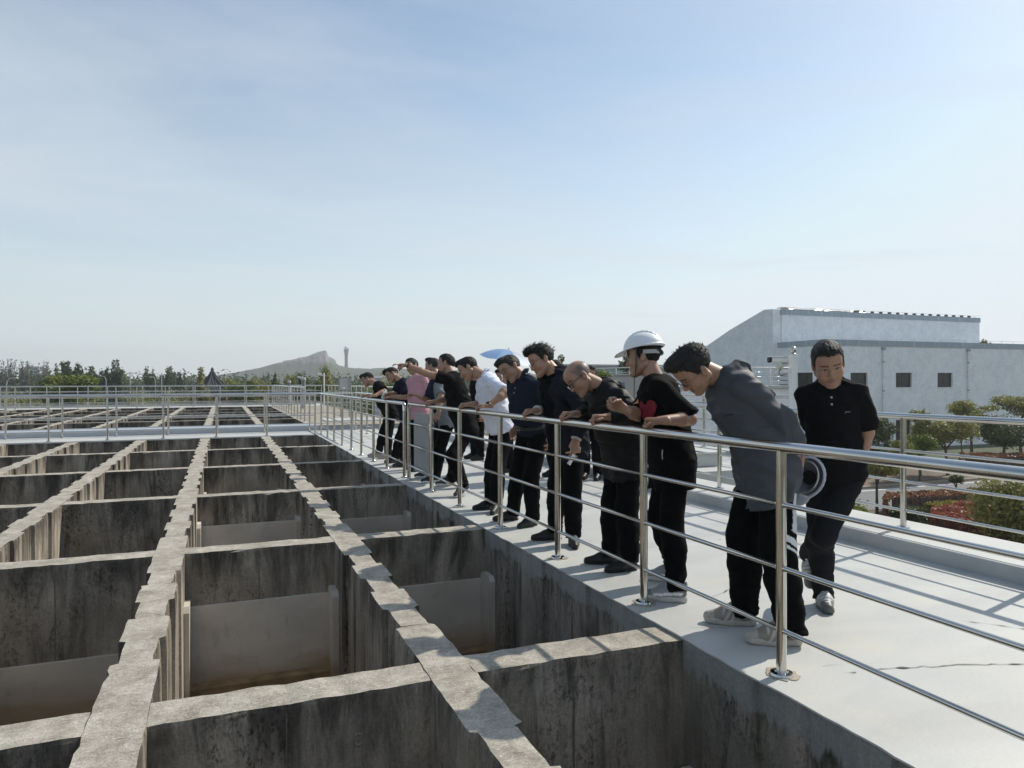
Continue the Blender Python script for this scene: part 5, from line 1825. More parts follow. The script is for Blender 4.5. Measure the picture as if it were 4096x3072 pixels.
# ---- bottle, phone, paper
bp = PEOPLE['bottle_man']
wR = bp['arms']['R'][1]
bo = MB().lathe([(0.004, 0.0), (0.028, 0.002), (0.031, 0.012), (0.031, 0.05), (0.028, 0.056), (0.031, 0.062), (0.031, 0.13), (0.027, 0.155), (0.014, 0.178), (0.0125, 0.19)], n=16)
pl = NT('clear_bottle_plastic')
pl.set(Roughness=0.12, IOR=1.3, Base_Color=(0.9, 0.97, 1.0))
pl.p.inputs['Transmission Weight'].default_value = 0.75
bott = bo.build('water_bottle', pl.m, None, auto=40)
bott.location = Vector((2.60, 12.17, 1.32))
bott.rotation_euler = Vector((-0.45, -0.62, -0.62)).to_track_quat('Z', 'Y').to_euler()
bott.location = Vector((2.575, 12.27, 1.265)) - Vector((-0.45, -0.62, -0.62)).normalized() * 0.02
bott.location = Vector(bott.location) + Vector((-0.45, -0.62, -0.62)).normalized() * 0.14
bott.rotation_euler = (-Vector((-0.45, -0.62, -0.62))).to_track_quat('Z', 'Y').to_euler()
tag(bott, 'clear plastic water bottle with label held by the navy T-shirt man', 'bottle')
MB().lathe([(0.0315, 0.066), (0.0322, 0.068), (0.0322, 0.12), (0.0315, 0.122)], n=16).build('label_band', simple('bottle_label', (0.45, 0.62, 0.66), 0.5, var=0.4, scale=60, obj=True), bott, auto=40)
MB().lathe([(0.0145, 0.188), (0.0145, 0.204), (0.012, 0.206)], n=16).build('cap', M['white_paint'], bott, auto=40)

ph_ = MB().box(-0.036, 0.036, -0.0045, 0.0045, -0.075, 0.075, 0.004).build('phone', M['black'], None)
ph_.location = (2.80, 10.0, 0.80)
ph_.rotation_euler = (0.2, 0.3, 1.0)
tag(ph_, 'dark phone in the lowered hand of the navy and grey shirt man', 'phone')
MB().box(-0.033, 0.033, 0.0046, 0.0052, -0.07, 0.07).build('screen', M['glass'], ph_)
lw = PEOPLE['open_jacket']['arms']['L'][1]
pa = MB()
g_ = [(u * 0.035 - 0.0, 0.012 * math.sin(u * 2.2 + v), v * 0.05) for v in (-1, -0.3, 0.4, 1) for u in (-1, -0.4, 0.3, 1)]
pa.add(g_, [(r * 4 + c, r * 4 + c + 1, (r + 1) * 4 + c + 1, (r + 1) * 4 + c) for r in range(3) for c in range(3)])
pap = pa.build('folded_paper', M['white_paint'], None)
pap.location = Vector((lw + A3((-0.05, -0.02, -0.165))).tolist())
pap.rotation_euler = (0.3, 0.4, 0.5)
sd = pap.modifiers.new('thickness', 'SOLIDIFY')
sd.thickness = 0.002
tag(pap, 'crumpled white paper in the lowered hand of the open jacket man', 'paper')
# white shirt cuff showing below the open jacket's sleeve
p = PEOPLE['open_jacket']
for s in 'LR':
    el, w2, fd, bd, _ = p['arms'][s]
    ax = unit(w2 - el)
    a, b = w2 - ax * 0.05 - p['B'], w2 - ax * 0.005 - p['B']
    MB().tube([Vector(a.tolist()), Vector(b.tolist())], [0.046, 0.045], 14, cap=True).build('shirt_cuff', simple('cuff_cotton', (0.6, 0.57, 0.55), 0.8), p['body'], auto=40)

# ---- umbrella
M['umbrella_blue'] = simple('umbrella_cloth', (0.20, 0.38, 0.72), 0.6, var=0.1)
ut = NT('umbrella_cloth_blue')
uat = ut.n('ShaderNodeAttribute', attribute_name='Col')
ut.l(uat.outputs['Color'], ut.p.inputs['Base Color'])
utr = ut.n('ShaderNodeBsdfTranslucent')
ut.l(uat.outputs['Color'], utr.inputs['Color'])
umx = ut.n('ShaderNodeMixShader')
umx.inputs[0].default_value = 0.5
ut.l(ut.p.outputs[0], umx.inputs[1])
ut.l(utr.outputs[0], umx.inputs[2])
ut.l(umx.outputs[0], ut.t.nodes['Material Output'].inputs[0])
um = empty('umbrella', (4.17, 10.63, 1.81), label='light blue umbrella held open above the heads behind the navy polo man', cat='umbrella')
um.rotation_euler = Vector((0.17, -0.16, 1.0)).to_track_quat('Z', 'Y').to_euler()
N, RR = 8, 0.46
for g in range(N):
    vs, fs = [], []
    for i in range(6):
        t = i / 5
        for j in range(5):
            a = 2 * math.pi * (g + j / 4) / N
            sag = 1 - 0.055 * math.sin(math.pi * j / 4) * t
            vs.append((RR * t * sag * math.cos(a), RR * t * sag * math.sin(a), 0.16 * (1 - t ** 2.0) - 0.02 * math.sin(math.pi * j / 4) * t))
    for i in range(5):
        for j in range(4):
            fs.append((i * 5 + j, i * 5 + j + 1, (i + 1) * 5 + j + 1, (i + 1) * 5 + j))
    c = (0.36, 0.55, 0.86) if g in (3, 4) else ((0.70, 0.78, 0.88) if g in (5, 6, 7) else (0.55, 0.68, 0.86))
    link('panel', np_mesh('panel', vs, fs, True, col_of(c, len(vs))), ut.m, um)
    a = 2 * math.pi * g / N
    MB().tube([(RR * t * math.cos(a), RR * t * math.sin(a), 0.16 * (1 - t ** 2) - 0.004) for t in (0, 0.25, 0.5, 0.75, 1.0)], 0.0025, 5).build('rib', M['steel'], um)
MB().tube([(0, 0, 0.20), (0, 0, -0.62)], 0.006, 8).build('shaft', M['steel'], um)
MB().tube([(0, 0, -0.60), (0, 0, -0.70)], 0.013, 8).build('handle', M['black'], um)
# ------------------------------------------------------------------ vegetation
nr = np.random.RandomState(5)
M['bark'] = simple('bark', (0.085, 0.07, 0.055), 0.9, var=0.35, scale=8, bump=0.5, bscale=20)
M['leaf_olive'] = leafy('leaf_olive', (0.17, 0.18, 0.045), (0.34, 0.31, 0.10))
M['leaf_bright'] = leafy('leaf_bright', (0.10, 0.14, 0.016), (0.21, 0.225, 0.04), scale=0.5)
M['leaf_dark'] = leafy('leaf_dark', (0.05, 0.075, 0.02), (0.10, 0.125, 0.035))
M['leaf_poplar'] = leafy('leaf_poplar', (0.06, 0.09, 0.04), (0.11, 0.14, 0.06), scale=0.6)
M['leaf_red'] = leafy('leaf_red', (0.24, 0.06, 0.036), (0.36, 0.12, 0.07), scale=1.6)
M['leaf_rust'] = leafy('leaf_rust', (0.17, 0.07, 0.032), (0.27, 0.12, 0.05), scale=1.6)
M['leaf_yellow'] = leafy('leaf_yellow', (0.19, 0.17, 0.02), (0.30, 0.25, 0.03))
M['leaf_pale'] = leafy('leaf_pale', (0.15, 0.15, 0.12), (0.22, 0.21, 0.17))
M['leaf_wood'] = leafy('leaf_wood', (0.06, 0.09, 0.042), (0.12, 0.15, 0.065), scale=0.12)


def leaves(clumps, n, size, flat=0.35, shell=0.5):
    """n small leaf-shaped quads spread through ellipsoidal clumps (cx,cy,cz, rx,ry,rz)"""
    cl = np.array(clumps, dtype=np.float64)
    w = (cl[:, 3] * cl[:, 4] * cl[:, 5]) ** 0.66
    k = nr.choice(len(cl), n, p=w / w.sum())
    d = nr.normal(size=(n, 3))
    d /= np.linalg.norm(d, axis=1)[:, None]
    r = (shell + (1 - shell) * nr.rand(n)) ** 0.7 * (1 + 0.16 * nr.normal(size=n))
    c = cl[k, :3] + d * cl[k, 3:] * r[:, None]
    nrm = d * 0.6 + nr.normal(size=(n, 3)) * 0.7
    nrm[:, 2] += flat
    nrm /= np.linalg.norm(nrm, axis=1)[:, None]
    a = np.cross(nrm, nr.normal(size=(n, 3)))
    a /= np.linalg.norm(a, axis=1)[:, None]
    b = np.cross(nrm, a)
    s = size * (0.55 + 0.9 * nr.rand(n))[:, None]
    V = np.stack([c - a * s, c - b * s * 0.42 + nrm * s * 0.12, c + a * s, c + b * s * 0.42 + nrm * s * 0.12], 1).reshape(-1, 3)
    F = np.arange(4 * n).reshape(-1, 4)
    return V, F


def round_crown(rx, rz, m, r, lump=0.42):
    out = []
    for _ in range(m):
        d = Vector((r.gauss(0, 1), r.gauss(0, 1), r.gauss(0, 1))).normalized() * (r.random() ** 0.45)
        s = lump * r.uniform(0.6, 1.15)
        out.append((d.x * rx * 0.72, d.y * rx * 0.72, d.z * rz * 0.72, rx * s, rx * s, rz * s * 0.8))
    return out


def tree(label, loc, h, crown, n, leaf, mat, trunk_r=0.06, group='garden trees', cat='tree', name='tree', fork=3, base=None):
    """crown: clump list relative to its own centre, centre height in base['cz']"""
    root = empty(name, loc, label=label, cat=cat, group=group)
    r = random.Random(hash(label) % 9999 if False else sum(map(ord, label)))
    cz = base
    mb = MB()
    bend = Vector((r.uniform(-0.06, 0.06) * h, r.uniform(-0.06, 0.06) * h, 0))
    fk = cz * 0.62 if fork else cz
    mb.tube([(0, 0, -0.1), tuple(bend * 0.4 + Vector((0, 0, fk * 0.5))), tuple(bend * 0.7 + Vector((0, 0, fk)))], [trunk_r * 1.3, trunk_r, trunk_r * 0.85], 7)
    tips = sorted(crown, key=lambda c: -c[3])[:max(fork, 1)]
    for c in (tips if fork else []):
        e = Vector((c[0], c[1], c[2] + cz))
        s0 = bend * 0.7 + Vector((0, 0, fk * 0.97))
        mb.tube([s0, s0.lerp(e, 0.5) + Vector((r.uniform(-.1, .1), r.uniform(-.1, .1), 0.05)) * trunk_r * 6, e], [trunk_r * 0.7, trunk_r * 0.45, trunk_r * 0.15], 6)
    mb.build('trunk', M['bark'], root, smooth=True)
    V, F = leaves([(c[0] + bend.x * 0.7, c[1] + bend.y * 0.7, c[2] + cz, *c[3:]) for c in crown], int(n * 1.5), leaf, shell=0.35)
    link('crown', np_mesh('crown', V, F), M[mat], root)
    return root


def bush(label, loc, rx, ry, h, n, leaf, mat, cat='shrub', name='shrub', group='garden shrubs', m=9):
    r = random.Random(sum(map(ord, label)))
    cl = []
    for _ in range(m):
        s = r.uniform(0.4, 0.6)
        cl.append((r.uniform(-1, 1) * rx * 0.62, r.uniform(-1, 1) * ry * 0.62, h * r.uniform(0.3, 0.66), rx * s, ry * s, h * 0.36))
    root = empty(name, loc, label=label, cat=cat, group=group)
    V, F = leaves(cl, n, leaf)
    V[:, 2] = np.maximum(V[:, 2], 0.01)
    link('foliage', np_mesh('foliage', V, F), M[mat], root)
    MB().tube([(0, 0, -0.05), (0.02, 0, h * 0.4)], [0.035, 0.02], 6).build('stem', M['bark'], root)
    return root


def hedge(label, poly, h, n, leaf, mat, z0=-4.0, group='clipped garden hedges'):
    """clipped hedge: leaves on the top and the sides of an outline"""
    c = np.mean(poly, 0)
    root = empty('hedge', (c[0], c[1], z0), label=label, cat='hedge', group=group)
    P = np.array(poly) - c
    inner = MB().prism([(x * 0.9, y * 0.9) for x, y in P], 0.0, h * 0.86)
    inner.build('twigs', M['bark'], root)
    a = [(P[0], P[i], P[i + 1]) for i in range(1, len(P) - 1)]
    ar = np.array([abs((q - p)[0] * (s - p)[1] - (q - p)[1] * (s - p)[0]) / 2 for p, q, s in a])
    nt_ = int(n * 0.72)
    k = nr.choice(len(a), nt_, p=ar / ar.sum())
    u, v = nr.rand(nt_), nr.rand(nt_)
    f = u + v > 1
    u[f], v[f] = 1 - u[f], 1 - v[f]
    A = np.array([[p, q, s] for p, q, s in a])[k]
    xy = A[:, 0] + (A[:, 1] - A[:, 0]) * u[:, None] + (A[:, 2] - A[:, 0]) * v[:, None]
    z = h * (0.95 + 0.07 * vnoise(np.c_[xy * 2.2, xy[:, :1] * 0], 3)) + nr.normal(size=nt_) * 0.022
    top = np.c_[xy, z]
    ns = n - nt_
    e = nr.randint(0, len(P), ns)
    t = nr.rand(ns)[:, None]
    sx = P[e] * (1 - t) + P[(e + 1) % len(P)] * t
    sd = np.c_[sx * (0.97 + 0.05 * nr.rand(ns))[:, None], nr.rand(ns) * h]
    cen = np.r_[top, sd]
    m = len(cen)
    nrm = nr.normal(size=(m, 3)) * 0.6
    nrm[:nt_, 2] += 0.8
    nrm /= np.linalg.norm(nrm, axis=1)[:, None]
    aa = np.cross(nrm, nr.normal(size=(m, 3)))
    aa /= np.linalg.norm(aa, axis=1)[:, None]
    bb = np.cross(nrm, aa)
    s = leaf * (0.6 + 0.8 * nr.rand(m))[:, None]
    V = np.stack([cen - aa * s, cen - bb * s * 0.45, cen + aa * s, cen + bb * s * 0.45], 1).reshape(-1, 3)
    link('foliage', np_mesh('foliage', V, np.arange(4 * m).reshape(-1, 4)), M[mat], root)
    return root


rr = random.Random(21)
GZ = -4.0
# garden: road, kerb, soil
asph = simple('asphalt', (0.17, 0.17, 0.165), 0.9, var=0.15, scale=3, bump=0.3, bscale=60)
soil = simple('bare_soil', (0.13, 0.095, 0.065), 0.95, var=0.35, scale=2, bump=0.5, bscale=12)
road = tag(MB().box(14, 120, 22.6, 27.1, GZ - 0.1, GZ + 0.012).build('road', asph), kind='structure')
MB().box(14, 120, 26.55, 26.68, GZ + 0.012, GZ + 0.016).build('road_line', M['white_paint'], road)
tag(MB().box(14, 120, 27.1, 27.32, GZ - 0.1, GZ + 0.13, 0.02).build('road_kerb', simple('kerb_stone', (0.27, 0.22, 0.16), 0.9)), kind='structure')
tag(MB().box(14, 120, 27.32, 34.0, GZ - 0.1, GZ + 0.09).build('soil_bed', soil), kind='structure')
tag(MB().box(9, 120, 6.0, 22.5, GZ - 0.1, GZ + 0.02).build('planting_bed', soil), kind='structure')
tag(MB().box(14, 120, 34.0, 42.0, GZ - 0.1, GZ + 0.05).build('lawn', simple('lawn_grass', (0.055, 0.07, 0.025), 0.95, var=0.3)), kind='structure')

hedge('large brick red clipped hedge, domed, in the middle of the garden', [(22.16, 15.70), (24.35, 15.95), (26.03, 17.88), (25.86, 18.72), (23.59, 18.39), (22.16, 17.30)], 0.95, 9000, 0.062, 'leaf_red')
hedge('rust brown hedge strip along the near road edge', [(24.6, 21.3), (32.5, 20.8), (33.4, 21.6), (26.0, 22.4)], 0.75, 5000, 0.065, 'leaf_rust')
hedge('dark green clipped hedge left of the brick red one', [(22.16, 17.88), (23.42, 18.47), (23.00, 19.14), (21.58, 18.47)], 0.9, 4200, 0.06, 'leaf_dark')
hedge('yellow tipped hedge in front of the rust brown strip', [(24.35, 18.81), (25.94, 18.81), (26.20, 19.40), (24.52, 19.48)], 0.85, 2600, 0.06, 'leaf_yellow')
hedge('orange red low hedge strip nearest the platform wall', [(18.80, 12.76), (20.32, 12.59), (20.74, 15.28), (20.99, 17.55), (19.64, 17.72)], 0.55, 8000, 0.055, 'leaf_rust')
hedge('red leaved low strip beside the domed green shrub', [(20.74, 13.35), (21.58, 13.60), (21.91, 15.62), (21.16, 15.87)], 0.5, 4000, 0.055, 'leaf_red')
hedge('far orange hedge in front of the hall wall', [(41.5, 29.0), (48.5, 27.2), (49.0, 28.6), (42.0, 31.0)], 1.0, 5200, 0.09, 'leaf_rust')
bush('domed dark green shrub between the red strips', (20.24, 15.37, GZ), 0.62, 0.6, 0.85, 2400, 0.05, 'leaf_dark')
bush('yellow sprig shrub at the foot of the large feathery bush', (20.16, 14.28, GZ), 0.3, 0.3, 0.75, 700, 0.05, 'leaf_yellow')
bush('yellow sprig shrub nearest the right edge', (19.95, 13.44, GZ), 0.28, 0.28, 0.75, 600, 0.05, 'leaf_yellow')
bush('small yellow shrub beside the orange strip', (20.41, 17.14, GZ), 0.35, 0.35, 0.7, 700, 0.05, 'leaf_yellow')
bush('small grey green shrub left of the brick red hedge', (21.17, 17.64, GZ), 0.4, 0.35, 0.75, 900, 0.05, 'leaf_olive')
for lab, loc, w, h, n in (('largest feathery olive bush at the right edge of the garden', (22.51, 14.15, GZ), 1.35, 2.5, 9000),
                          ('feathery olive bush behind the largest one', (24.94, 15.32, GZ), 1.3, 2.3, 6500),
                          ('feathery olive bush furthest right', (22.84, 12.30, GZ), 1.3, 2.2, 6500),
                          ('feathery olive bush above the far end of the red hedge', (26.96, 16.75, GZ), 1.1, 1.9, 4500)):
    bush(lab, loc, w, w, h, n, 0.066, 'leaf_olive', m=12)
bush('yellow green bush beside the walker, lowest', (18.98, 17.30, GZ), 0.75, 0.7, 1.45, 3000, 0.055, 'leaf_bright')
bush('tall yellow green bush beside the walker', (19.24, 18.40, GZ), 0.75, 0.8, 2.0, 3600, 0.058, 'leaf_bright')
bush('feathery shrub seen through the outer rail beside the hatch cover', (15.9, 19.8, GZ), 0.9, 0.9, 3.6, 3500, 0.06, 'leaf_olive')

for lab, x, y, w, ztop, zbot, n, lf, mat, tr in (
        ('slender young tree in front of the hall door', 36.4, 29.1, 0.8, -0.1, -2.2, 2200, 0.075, 'leaf_olive', 0.05),
        ('wide dense tree in the middle before the hall wall', 38.2, 28.8, 1.95, 0.05, -2.9, 6500, 0.085, 'leaf_olive', 0.08),
        ('tall clear stemmed tree right of the dense one', 46.3, 33.2, 2.0, 0.3, -1.45, 2900, 0.095, 'leaf_olive', 0.085),
        ('broad low tree towards the right edge before the hall', 46.8, 31.5, 2.6, -0.3, -3.3, 5200, 0.095, 'leaf_dark', 0.09),
        ('tree peeping above the broad low one at the right edge', 52.5, 34.0, 2.4, 0.7, -1.6, 2700, 0.10, 'leaf_olive', 0.09),
        ('tall narrow tree beside the arm of the walker', 35.6, 31.2, 1.2, -0.4, -3.2, 2600, 0.085, 'leaf_dark', 0.06),
        ('yellowish small tree behind the walker, left one', 33.4, 27.9, 0.95, -1.25, -2.9, 1600, 0.075, 'leaf_bright', 0.045),
        ('yellowish small tree behind the walker, right one', 34.7, 27.8, 1.1, -1.15, -3.0, 1800, 0.075, 'leaf_bright', 0.045),
        ('near round headed tree beside the first garden side post', 24.9, 21.9, 1.15, -1.45, -2.7, 3300, 0.06, 'leaf_olive', 0.055),
        ('tree top rising above the pale platform block', 30.5, 50.0, 1.5, 4.4, 1.5, 1500, 0.13, 'leaf_dark', 0.1),
        ('little tree above the right end of the hall roof', 68.6, 48.0, 0.9, 5.7, 3.6, 500, 0.14, 'leaf_dark', 0.06),
        ('young tree showing above the collar of the open jacket man', 19.6, 40.9, 0.62, 3.2, 1.2, 650, 0.11, 'leaf_dark', 0.05),
        ('low tree behind the shaven man', 17.0, 31.4, 0.95, 2.35, 0.6, 1300, 0.085, 'leaf_bright', 0.06)):
    cz = (ztop + zbot) / 2 - GZ
    crown = round_crown(w, (ztop - zbot) / 2, 13, rr)
    tree(lab, (x, y, GZ), ztop - GZ, crown, n, lf, mat, tr, base=cz)
for lab, x, y, z in (('lollipop topiary on a bare stem behind the red hedge', 30.3, 22.45, -2.98), ('distant lollipop topiary near the hall wall', 48.4, 35.4, -2.35)):
    tree(lab, (x, y, GZ), 1.3, [(0, 0, 0.05, 0.30, 0.30, 0.2), (0.1, 0.05, 0.08, 0.22, 0.2, 0.16), (-0.1, 0, 0.06, 0.22, 0.22, 0.15)], 900, 0.05, 'leaf_dark', 0.05, group='topiary trees', base=z - GZ)

# trees beyond the basins
for lab, x, y, w, ztop, n, lf, mat, low in (
        ('bright green spreading tree behind the far rails at the left', -13.5, 80.8, 3.1, 2.9, 5200, 0.20, 'leaf_bright', 0.55),
        ('round green tree left of the pavilion roof', -2.4, 87.1, 0.95, 3.4, 1500, 0.17, 'leaf_olive', 0.8),
        ('olive tree right behind the pavilion roof', 0.4, 101.7, 2.0, 3.2, 2000, 0.2, 'leaf_olive', 0.7),
        ('olive tree right of the pavilion', 2.0, 80.3, 1.7, 2.75, 1900, 0.17, 'leaf_bright', 0.7),
        ('wide olive tree midway between pavilion and yellow tree', 3.4, 84.0, 1.9, 2.6, 2000, 0.17, 'leaf_olive', 0.7),
        ('bright yellow green small tree below the hill slope', 3.9, 63.1, 0.62, 2.3, 1000, 0.11, 'leaf_bright', 0.75),
        ('thin tree topping the yellow green one', 5.5, 89.4, 0.42, 3.7, 420, 0.15, 'leaf_dark', 0.8),
        ('dark green tree below the hill, left one', 6.7, 83.5, 1.4, 2.9, 1700, 0.16, 'leaf_olive', 0.7),
        ('dark green tree below the hill, right one', 8.2, 80.8, 1.3, 2.9, 1700, 0.16, 'leaf_dark', 0.7),
        ('willow like tall tree in front of the rocky peak', 11.3, 87.0, 1.6, 3.75, 2300, 0.16, 'leaf_olive', 0.85),
        ('olive tree under the tower', 9.5, 78.4, 1.2, 2.7, 1400, 0.15, 'leaf_bright', 0.7),
        ('leafy tree just behind the man at the far end of the rail', 8.3, 41.9, 0.95, 2.75, 1900, 0.09, 'leaf_olive', 0.85),
        ('small dark tree left of the far end man', 8.9, 55.0, 0.55, 2.1, 800, 0.10, 'leaf_dark', 0.8),
        ('low olive tree behind the navy T-shirt man', 10.8, 46.0, 1.3, 2.0, 1500, 0.11, 'leaf_dark', 0.7),
        ('bush topped tree behind the pointing arm', 13.6, 52.0, 1.5, 2.0, 1400, 0.13, 'leaf_olive', 0.7)):
    hh = (ztop + 4) * (1 - low * 0.5)
    crown = round_crown(w, (ztop + 4) * low * 0.5, 15, rr, 0.4)
    tree(lab, (x, y, GZ), ztop - GZ, crown, n, lf, mat, 0.1, group='trees beyond the basins', base=(ztop + 4) * (1 - low * 0.52))


def poplar(label, loc, h, w, stems, n_, mat='leaf_poplar', leaf=0.26, grp='upright poplars beyond the basins'):
    r = random.Random(sum(map(ord, label)))
    n, stems = int(n_ * 1.7), int(stems * 1.5)
    cl, mb = [], MB()
    for k in range(stems):
        a = r.uniform(-1, 1)
        top = Vector((a * w, r.uniform(-0.6, 0.6) * w, h * r.uniform(0.72, 1.0)))
        b = Vector((a * w * 0.25, 0, 0.5))
        mb.tube([b, b.lerp(top, 0.5) + Vector((a * 0.3, 0, 0)), top], [0.11, 0.06, 0.02], 5)
        for q in range(7):
            t = 0.3 + 0.7 * q / 6
            c = b.lerp(top, t)
            cl.append((c.x + a * 0.3 * (1 - abs(2 * t - 1)), c.y, c.z, 0.85 * (1.15 - t * 0.7), 0.85 * (1.15 - t * 0.7), 0.75))
    root = empty('poplar_tree', loc, label=label, cat='tree', group=grp)
    mb.build('trunk', M['bark'], root)
    V, F = leaves(cl, n, leaf, 0.0, 0.2)
    link('crown', np_mesh('crown', V, F), M[mat], root)
    return root


for lab, x, y, zt, w, st, n in (('upright poplar clump behind the bright tree, left top', -23.2, 133, 5.9, 1.5, 4, 1500), ('upright poplar clump behind the bright tree, right top', -20.9, 132.4, 5.2, 1.4, 5, 1500),
                                ('dark poplar clump right of the bright tree, shorter', -19.5, 137, 4.4, 1.5, 5, 1500), ('dark poplar clump right of the bright tree, tallest', -17.4, 136.3, 5.4, 1.8, 7, 2300),
                                ('poplar standing above the wood near the first lamp', -13.2, 156, 4.8, 1.3, 4, 1000), ('twin topped poplar above the wood left of the pavilion', -10.0, 155, 5.0, 1.6, 5, 1200),
                                ('last poplar above the wood before the pavilion', -7.4, 154, 4.6, 1.2, 4, 900)):
    poplar(lab, (x, y, GZ), zt + 3.3, w, st, n)
for lab, x, y, zt in (('pale half bare tree at the left edge', -42.7, 178.7, 6.4), ('pale half bare tree left of the far housing blocks', -39.0, 177, 6.2), ('second pale half bare tree beside the far housing blocks', -36.4, 176.5, 5.8)):
    poplar(lab, (x, y, GZ), zt + 4, 2.6, 9, 900, 'leaf_pale', 0.22, 'pale half bare trees')
# the distant wood: one mass
cl = []
for k in range(560):
    t = rr.random()
    x = -90 + 210 * t
    y = 205 + rr.uniform(-28, 34) + 0.05 * abs(x)
    hgt = rr.uniform(5.8, 8.2) + (0.8 if x < -20 else 0)
    cl.append((x, y, GZ + hgt * 0.52, rr.uniform(1.3, 2.6), 1.8, hgt * 0.52))
V, F = leaves(cl, 52000, 0.5, 0.1, 0.2)
wood = link('far_wood', np_mesh('far_wood', V, F), M['leaf_wood'])
tag(wood, kind='stuff')
cl = [(rr.uniform(-32, 12), rr.uniform(98, 125), GZ + 2.2, rr.uniform(1.0, 2.0), 1.5, 2.5) for _ in range(60)]
V, F = leaves(cl, 9000, 0.2, 0.2, 0.4)
tag(link('undergrowth', np_mesh('undergrowth', V, F), M['leaf_olive']), kind='stuff')
cl = [(rr.uniform(14, 60), rr.uniform(100, 150), GZ + 2.4, rr.uniform(1.5, 2.8), 2.0, 2.8) for _ in range(70)]
V, F = leaves(cl, 9000, 0.26, 0.2, 0.4)
tag(link('roadside_wood', np_mesh('roadside_wood', V, F), M['leaf_wood']), kind='stuff')

# ------------------------------------------------------------------ hill, tower, far town
yv = Vector((math.sin(YAW - 0.256), math.cos(YAW - 0.256), 0))      # towards the peak
uv_ = Vector((yv.y, -yv.x, 0))
PK = [(-620, 2), (-420, 4), (-160, 9), (-130, 12), (-94, 17.5), (-62, 25), (-46, 30.5), (-28, 34.0), (-20, 36), (-15, 38), (-6, 41.5), (2, 43.0), (5.0, 42.4), (6.0, 36.5), (9, 35.0), (15, 31.8), (16.5, 27.5), (22, 24.5), (31, 22), (44, 21.5), (80, 22), (150, 20), (260, 15), (420, 8), (640, 3)]
nu, nv = 260, 36
us = np.concatenate([np.linspace(-620, -130, 50), np.linspace(-128, 60, 160), np.linspace(64, 640, 50)])
vs_ = np.linspace(-130, 130, nv)
U, Vv = np.meshgrid(us, vs_, indexing='ij')
prof = np.interp(U.ravel(), [p[0] for p in PK], [p[1] for p in PK]).reshape(U.shape)
fall = np.where(Vv < 0, np.exp(-(Vv / 62) ** 2), np.exp(-(Vv / 90) ** 2))
P3 = np.c_[U.ravel() * 0.16, Vv.ravel() * 0.16, np.zeros(U.size)]
nz_ = (vnoise(P3, 1) * 1.2 + vnoise(P3 * 2.7, 2) * 0.9).reshape(U.shape)
Hh = -5 + (prof + 2.2) * fall + nz_ * fall * np.clip(prof / 30, 0.35, 1)
cen = Vector((0, 0, 0)) + yv * 930
pos = np.array([[cen.x + uv_.x * u + yv.x * v, cen.y + uv_.y * u + yv.y * v, h] for u, v, h in zip(U.ravel(), Vv.ravel(), Hh.ravel())])
idx = np.arange(U.size).reshape(U.shape)
F = np.stack([idx[:-1, :-1], idx[1:, :-1], idx[1:, 1:], idx[:-1, 1:]], -1).reshape(-1, 4)
ht = NT('hill_rock_and_scrub')
geo = ht.n('ShaderNodeNewGeometry')
sp_ = ht.n('ShaderNodeSeparateXYZ')
ht.l(geo.outputs['Position'], sp_.inputs[0])
mr = ht.n('ShaderNodeMapRange')
mr.inputs['From Min'].default_value, mr.inputs['From Max'].default_value = 19, 38
ht.l(sp_.outputs['Z'], mr.inputs['Value'])
nzz = ht.noise(0.11, 6, ht.pos(), 0.7)
mm = ht.n('ShaderNodeMath', operation='ADD')
ht.l(mr.outputs[0], mm.inputs[0])
ht.l(nzz, mm.inputs[1])
rock = ht.ramp(ht.noise(0.25, 6, ht.pos((1, 1, 0.3)), 0.7), [(0.36, (0.05, 0.048, 0.044)), (0.64, (0.24, 0.235, 0.225))])
scrub = ht.ramp(ht.noise(0.5, 4, ht.pos(), 0.7), [(0.3, (0.02, 0.032, 0.012)), (0.7, (0.06, 0.075, 0.03))])
ht.l(ht.mix(ht.ramp(mm.outputs[0], [(0.72, 0.0), (0.98, 1.0)]), scrub, rock), ht.p.inputs['Base Color'])
ht.set(Roughness=0.95)
tag(link('hill', np_mesh('hill', pos, F, True), ht.m), kind='structure')
M['tower'] = simple('tower_concrete', (0.16, 0.175, 0.20), 0.8, var=0.2, scale=0.3)
tw = empty('observation_tower', (151.0, 962.0, 12.0), label='slender waisted tower with a white ball on top beside the rocky hill', cat='tower')
MB().lathe([(2.6, 0), (2.15, 8), (1.85, 15), (1.8, 19), (2.05, 25), (2.7, 30.0), (3.2, 32.2), (2.9, 32.4)], n=24).build('shaft', M['tower'], tw, auto=40)
mb = MB()
for k in range(24):
    a = 2 * math.pi * k / 24
    mb.tube([(r_ * math.cos(a), r_ * math.sin(a), z) for r_, z in ((2.65, 0), (2.2, 8), (1.9, 15), (1.85, 19), (2.1, 25), (2.75, 30), (3.3, 32.4 + 0.9 * (1 + math.cos(a))))], 0.14, 5)
mb.build('rib', M['tower'], tw)
MB().lathe([(0.3, 31.5), (1.8, 32.2), (2.6, 33.6), (2.7, 34.6), (2.3, 36.0), (1.3, 37.1), (0.1, 37.5)], n=20).build('ball', M['white_paint'], tw, auto=60)
M['town'] = simple('town_wall', (0.36, 0.37, 0.38), 0.9)
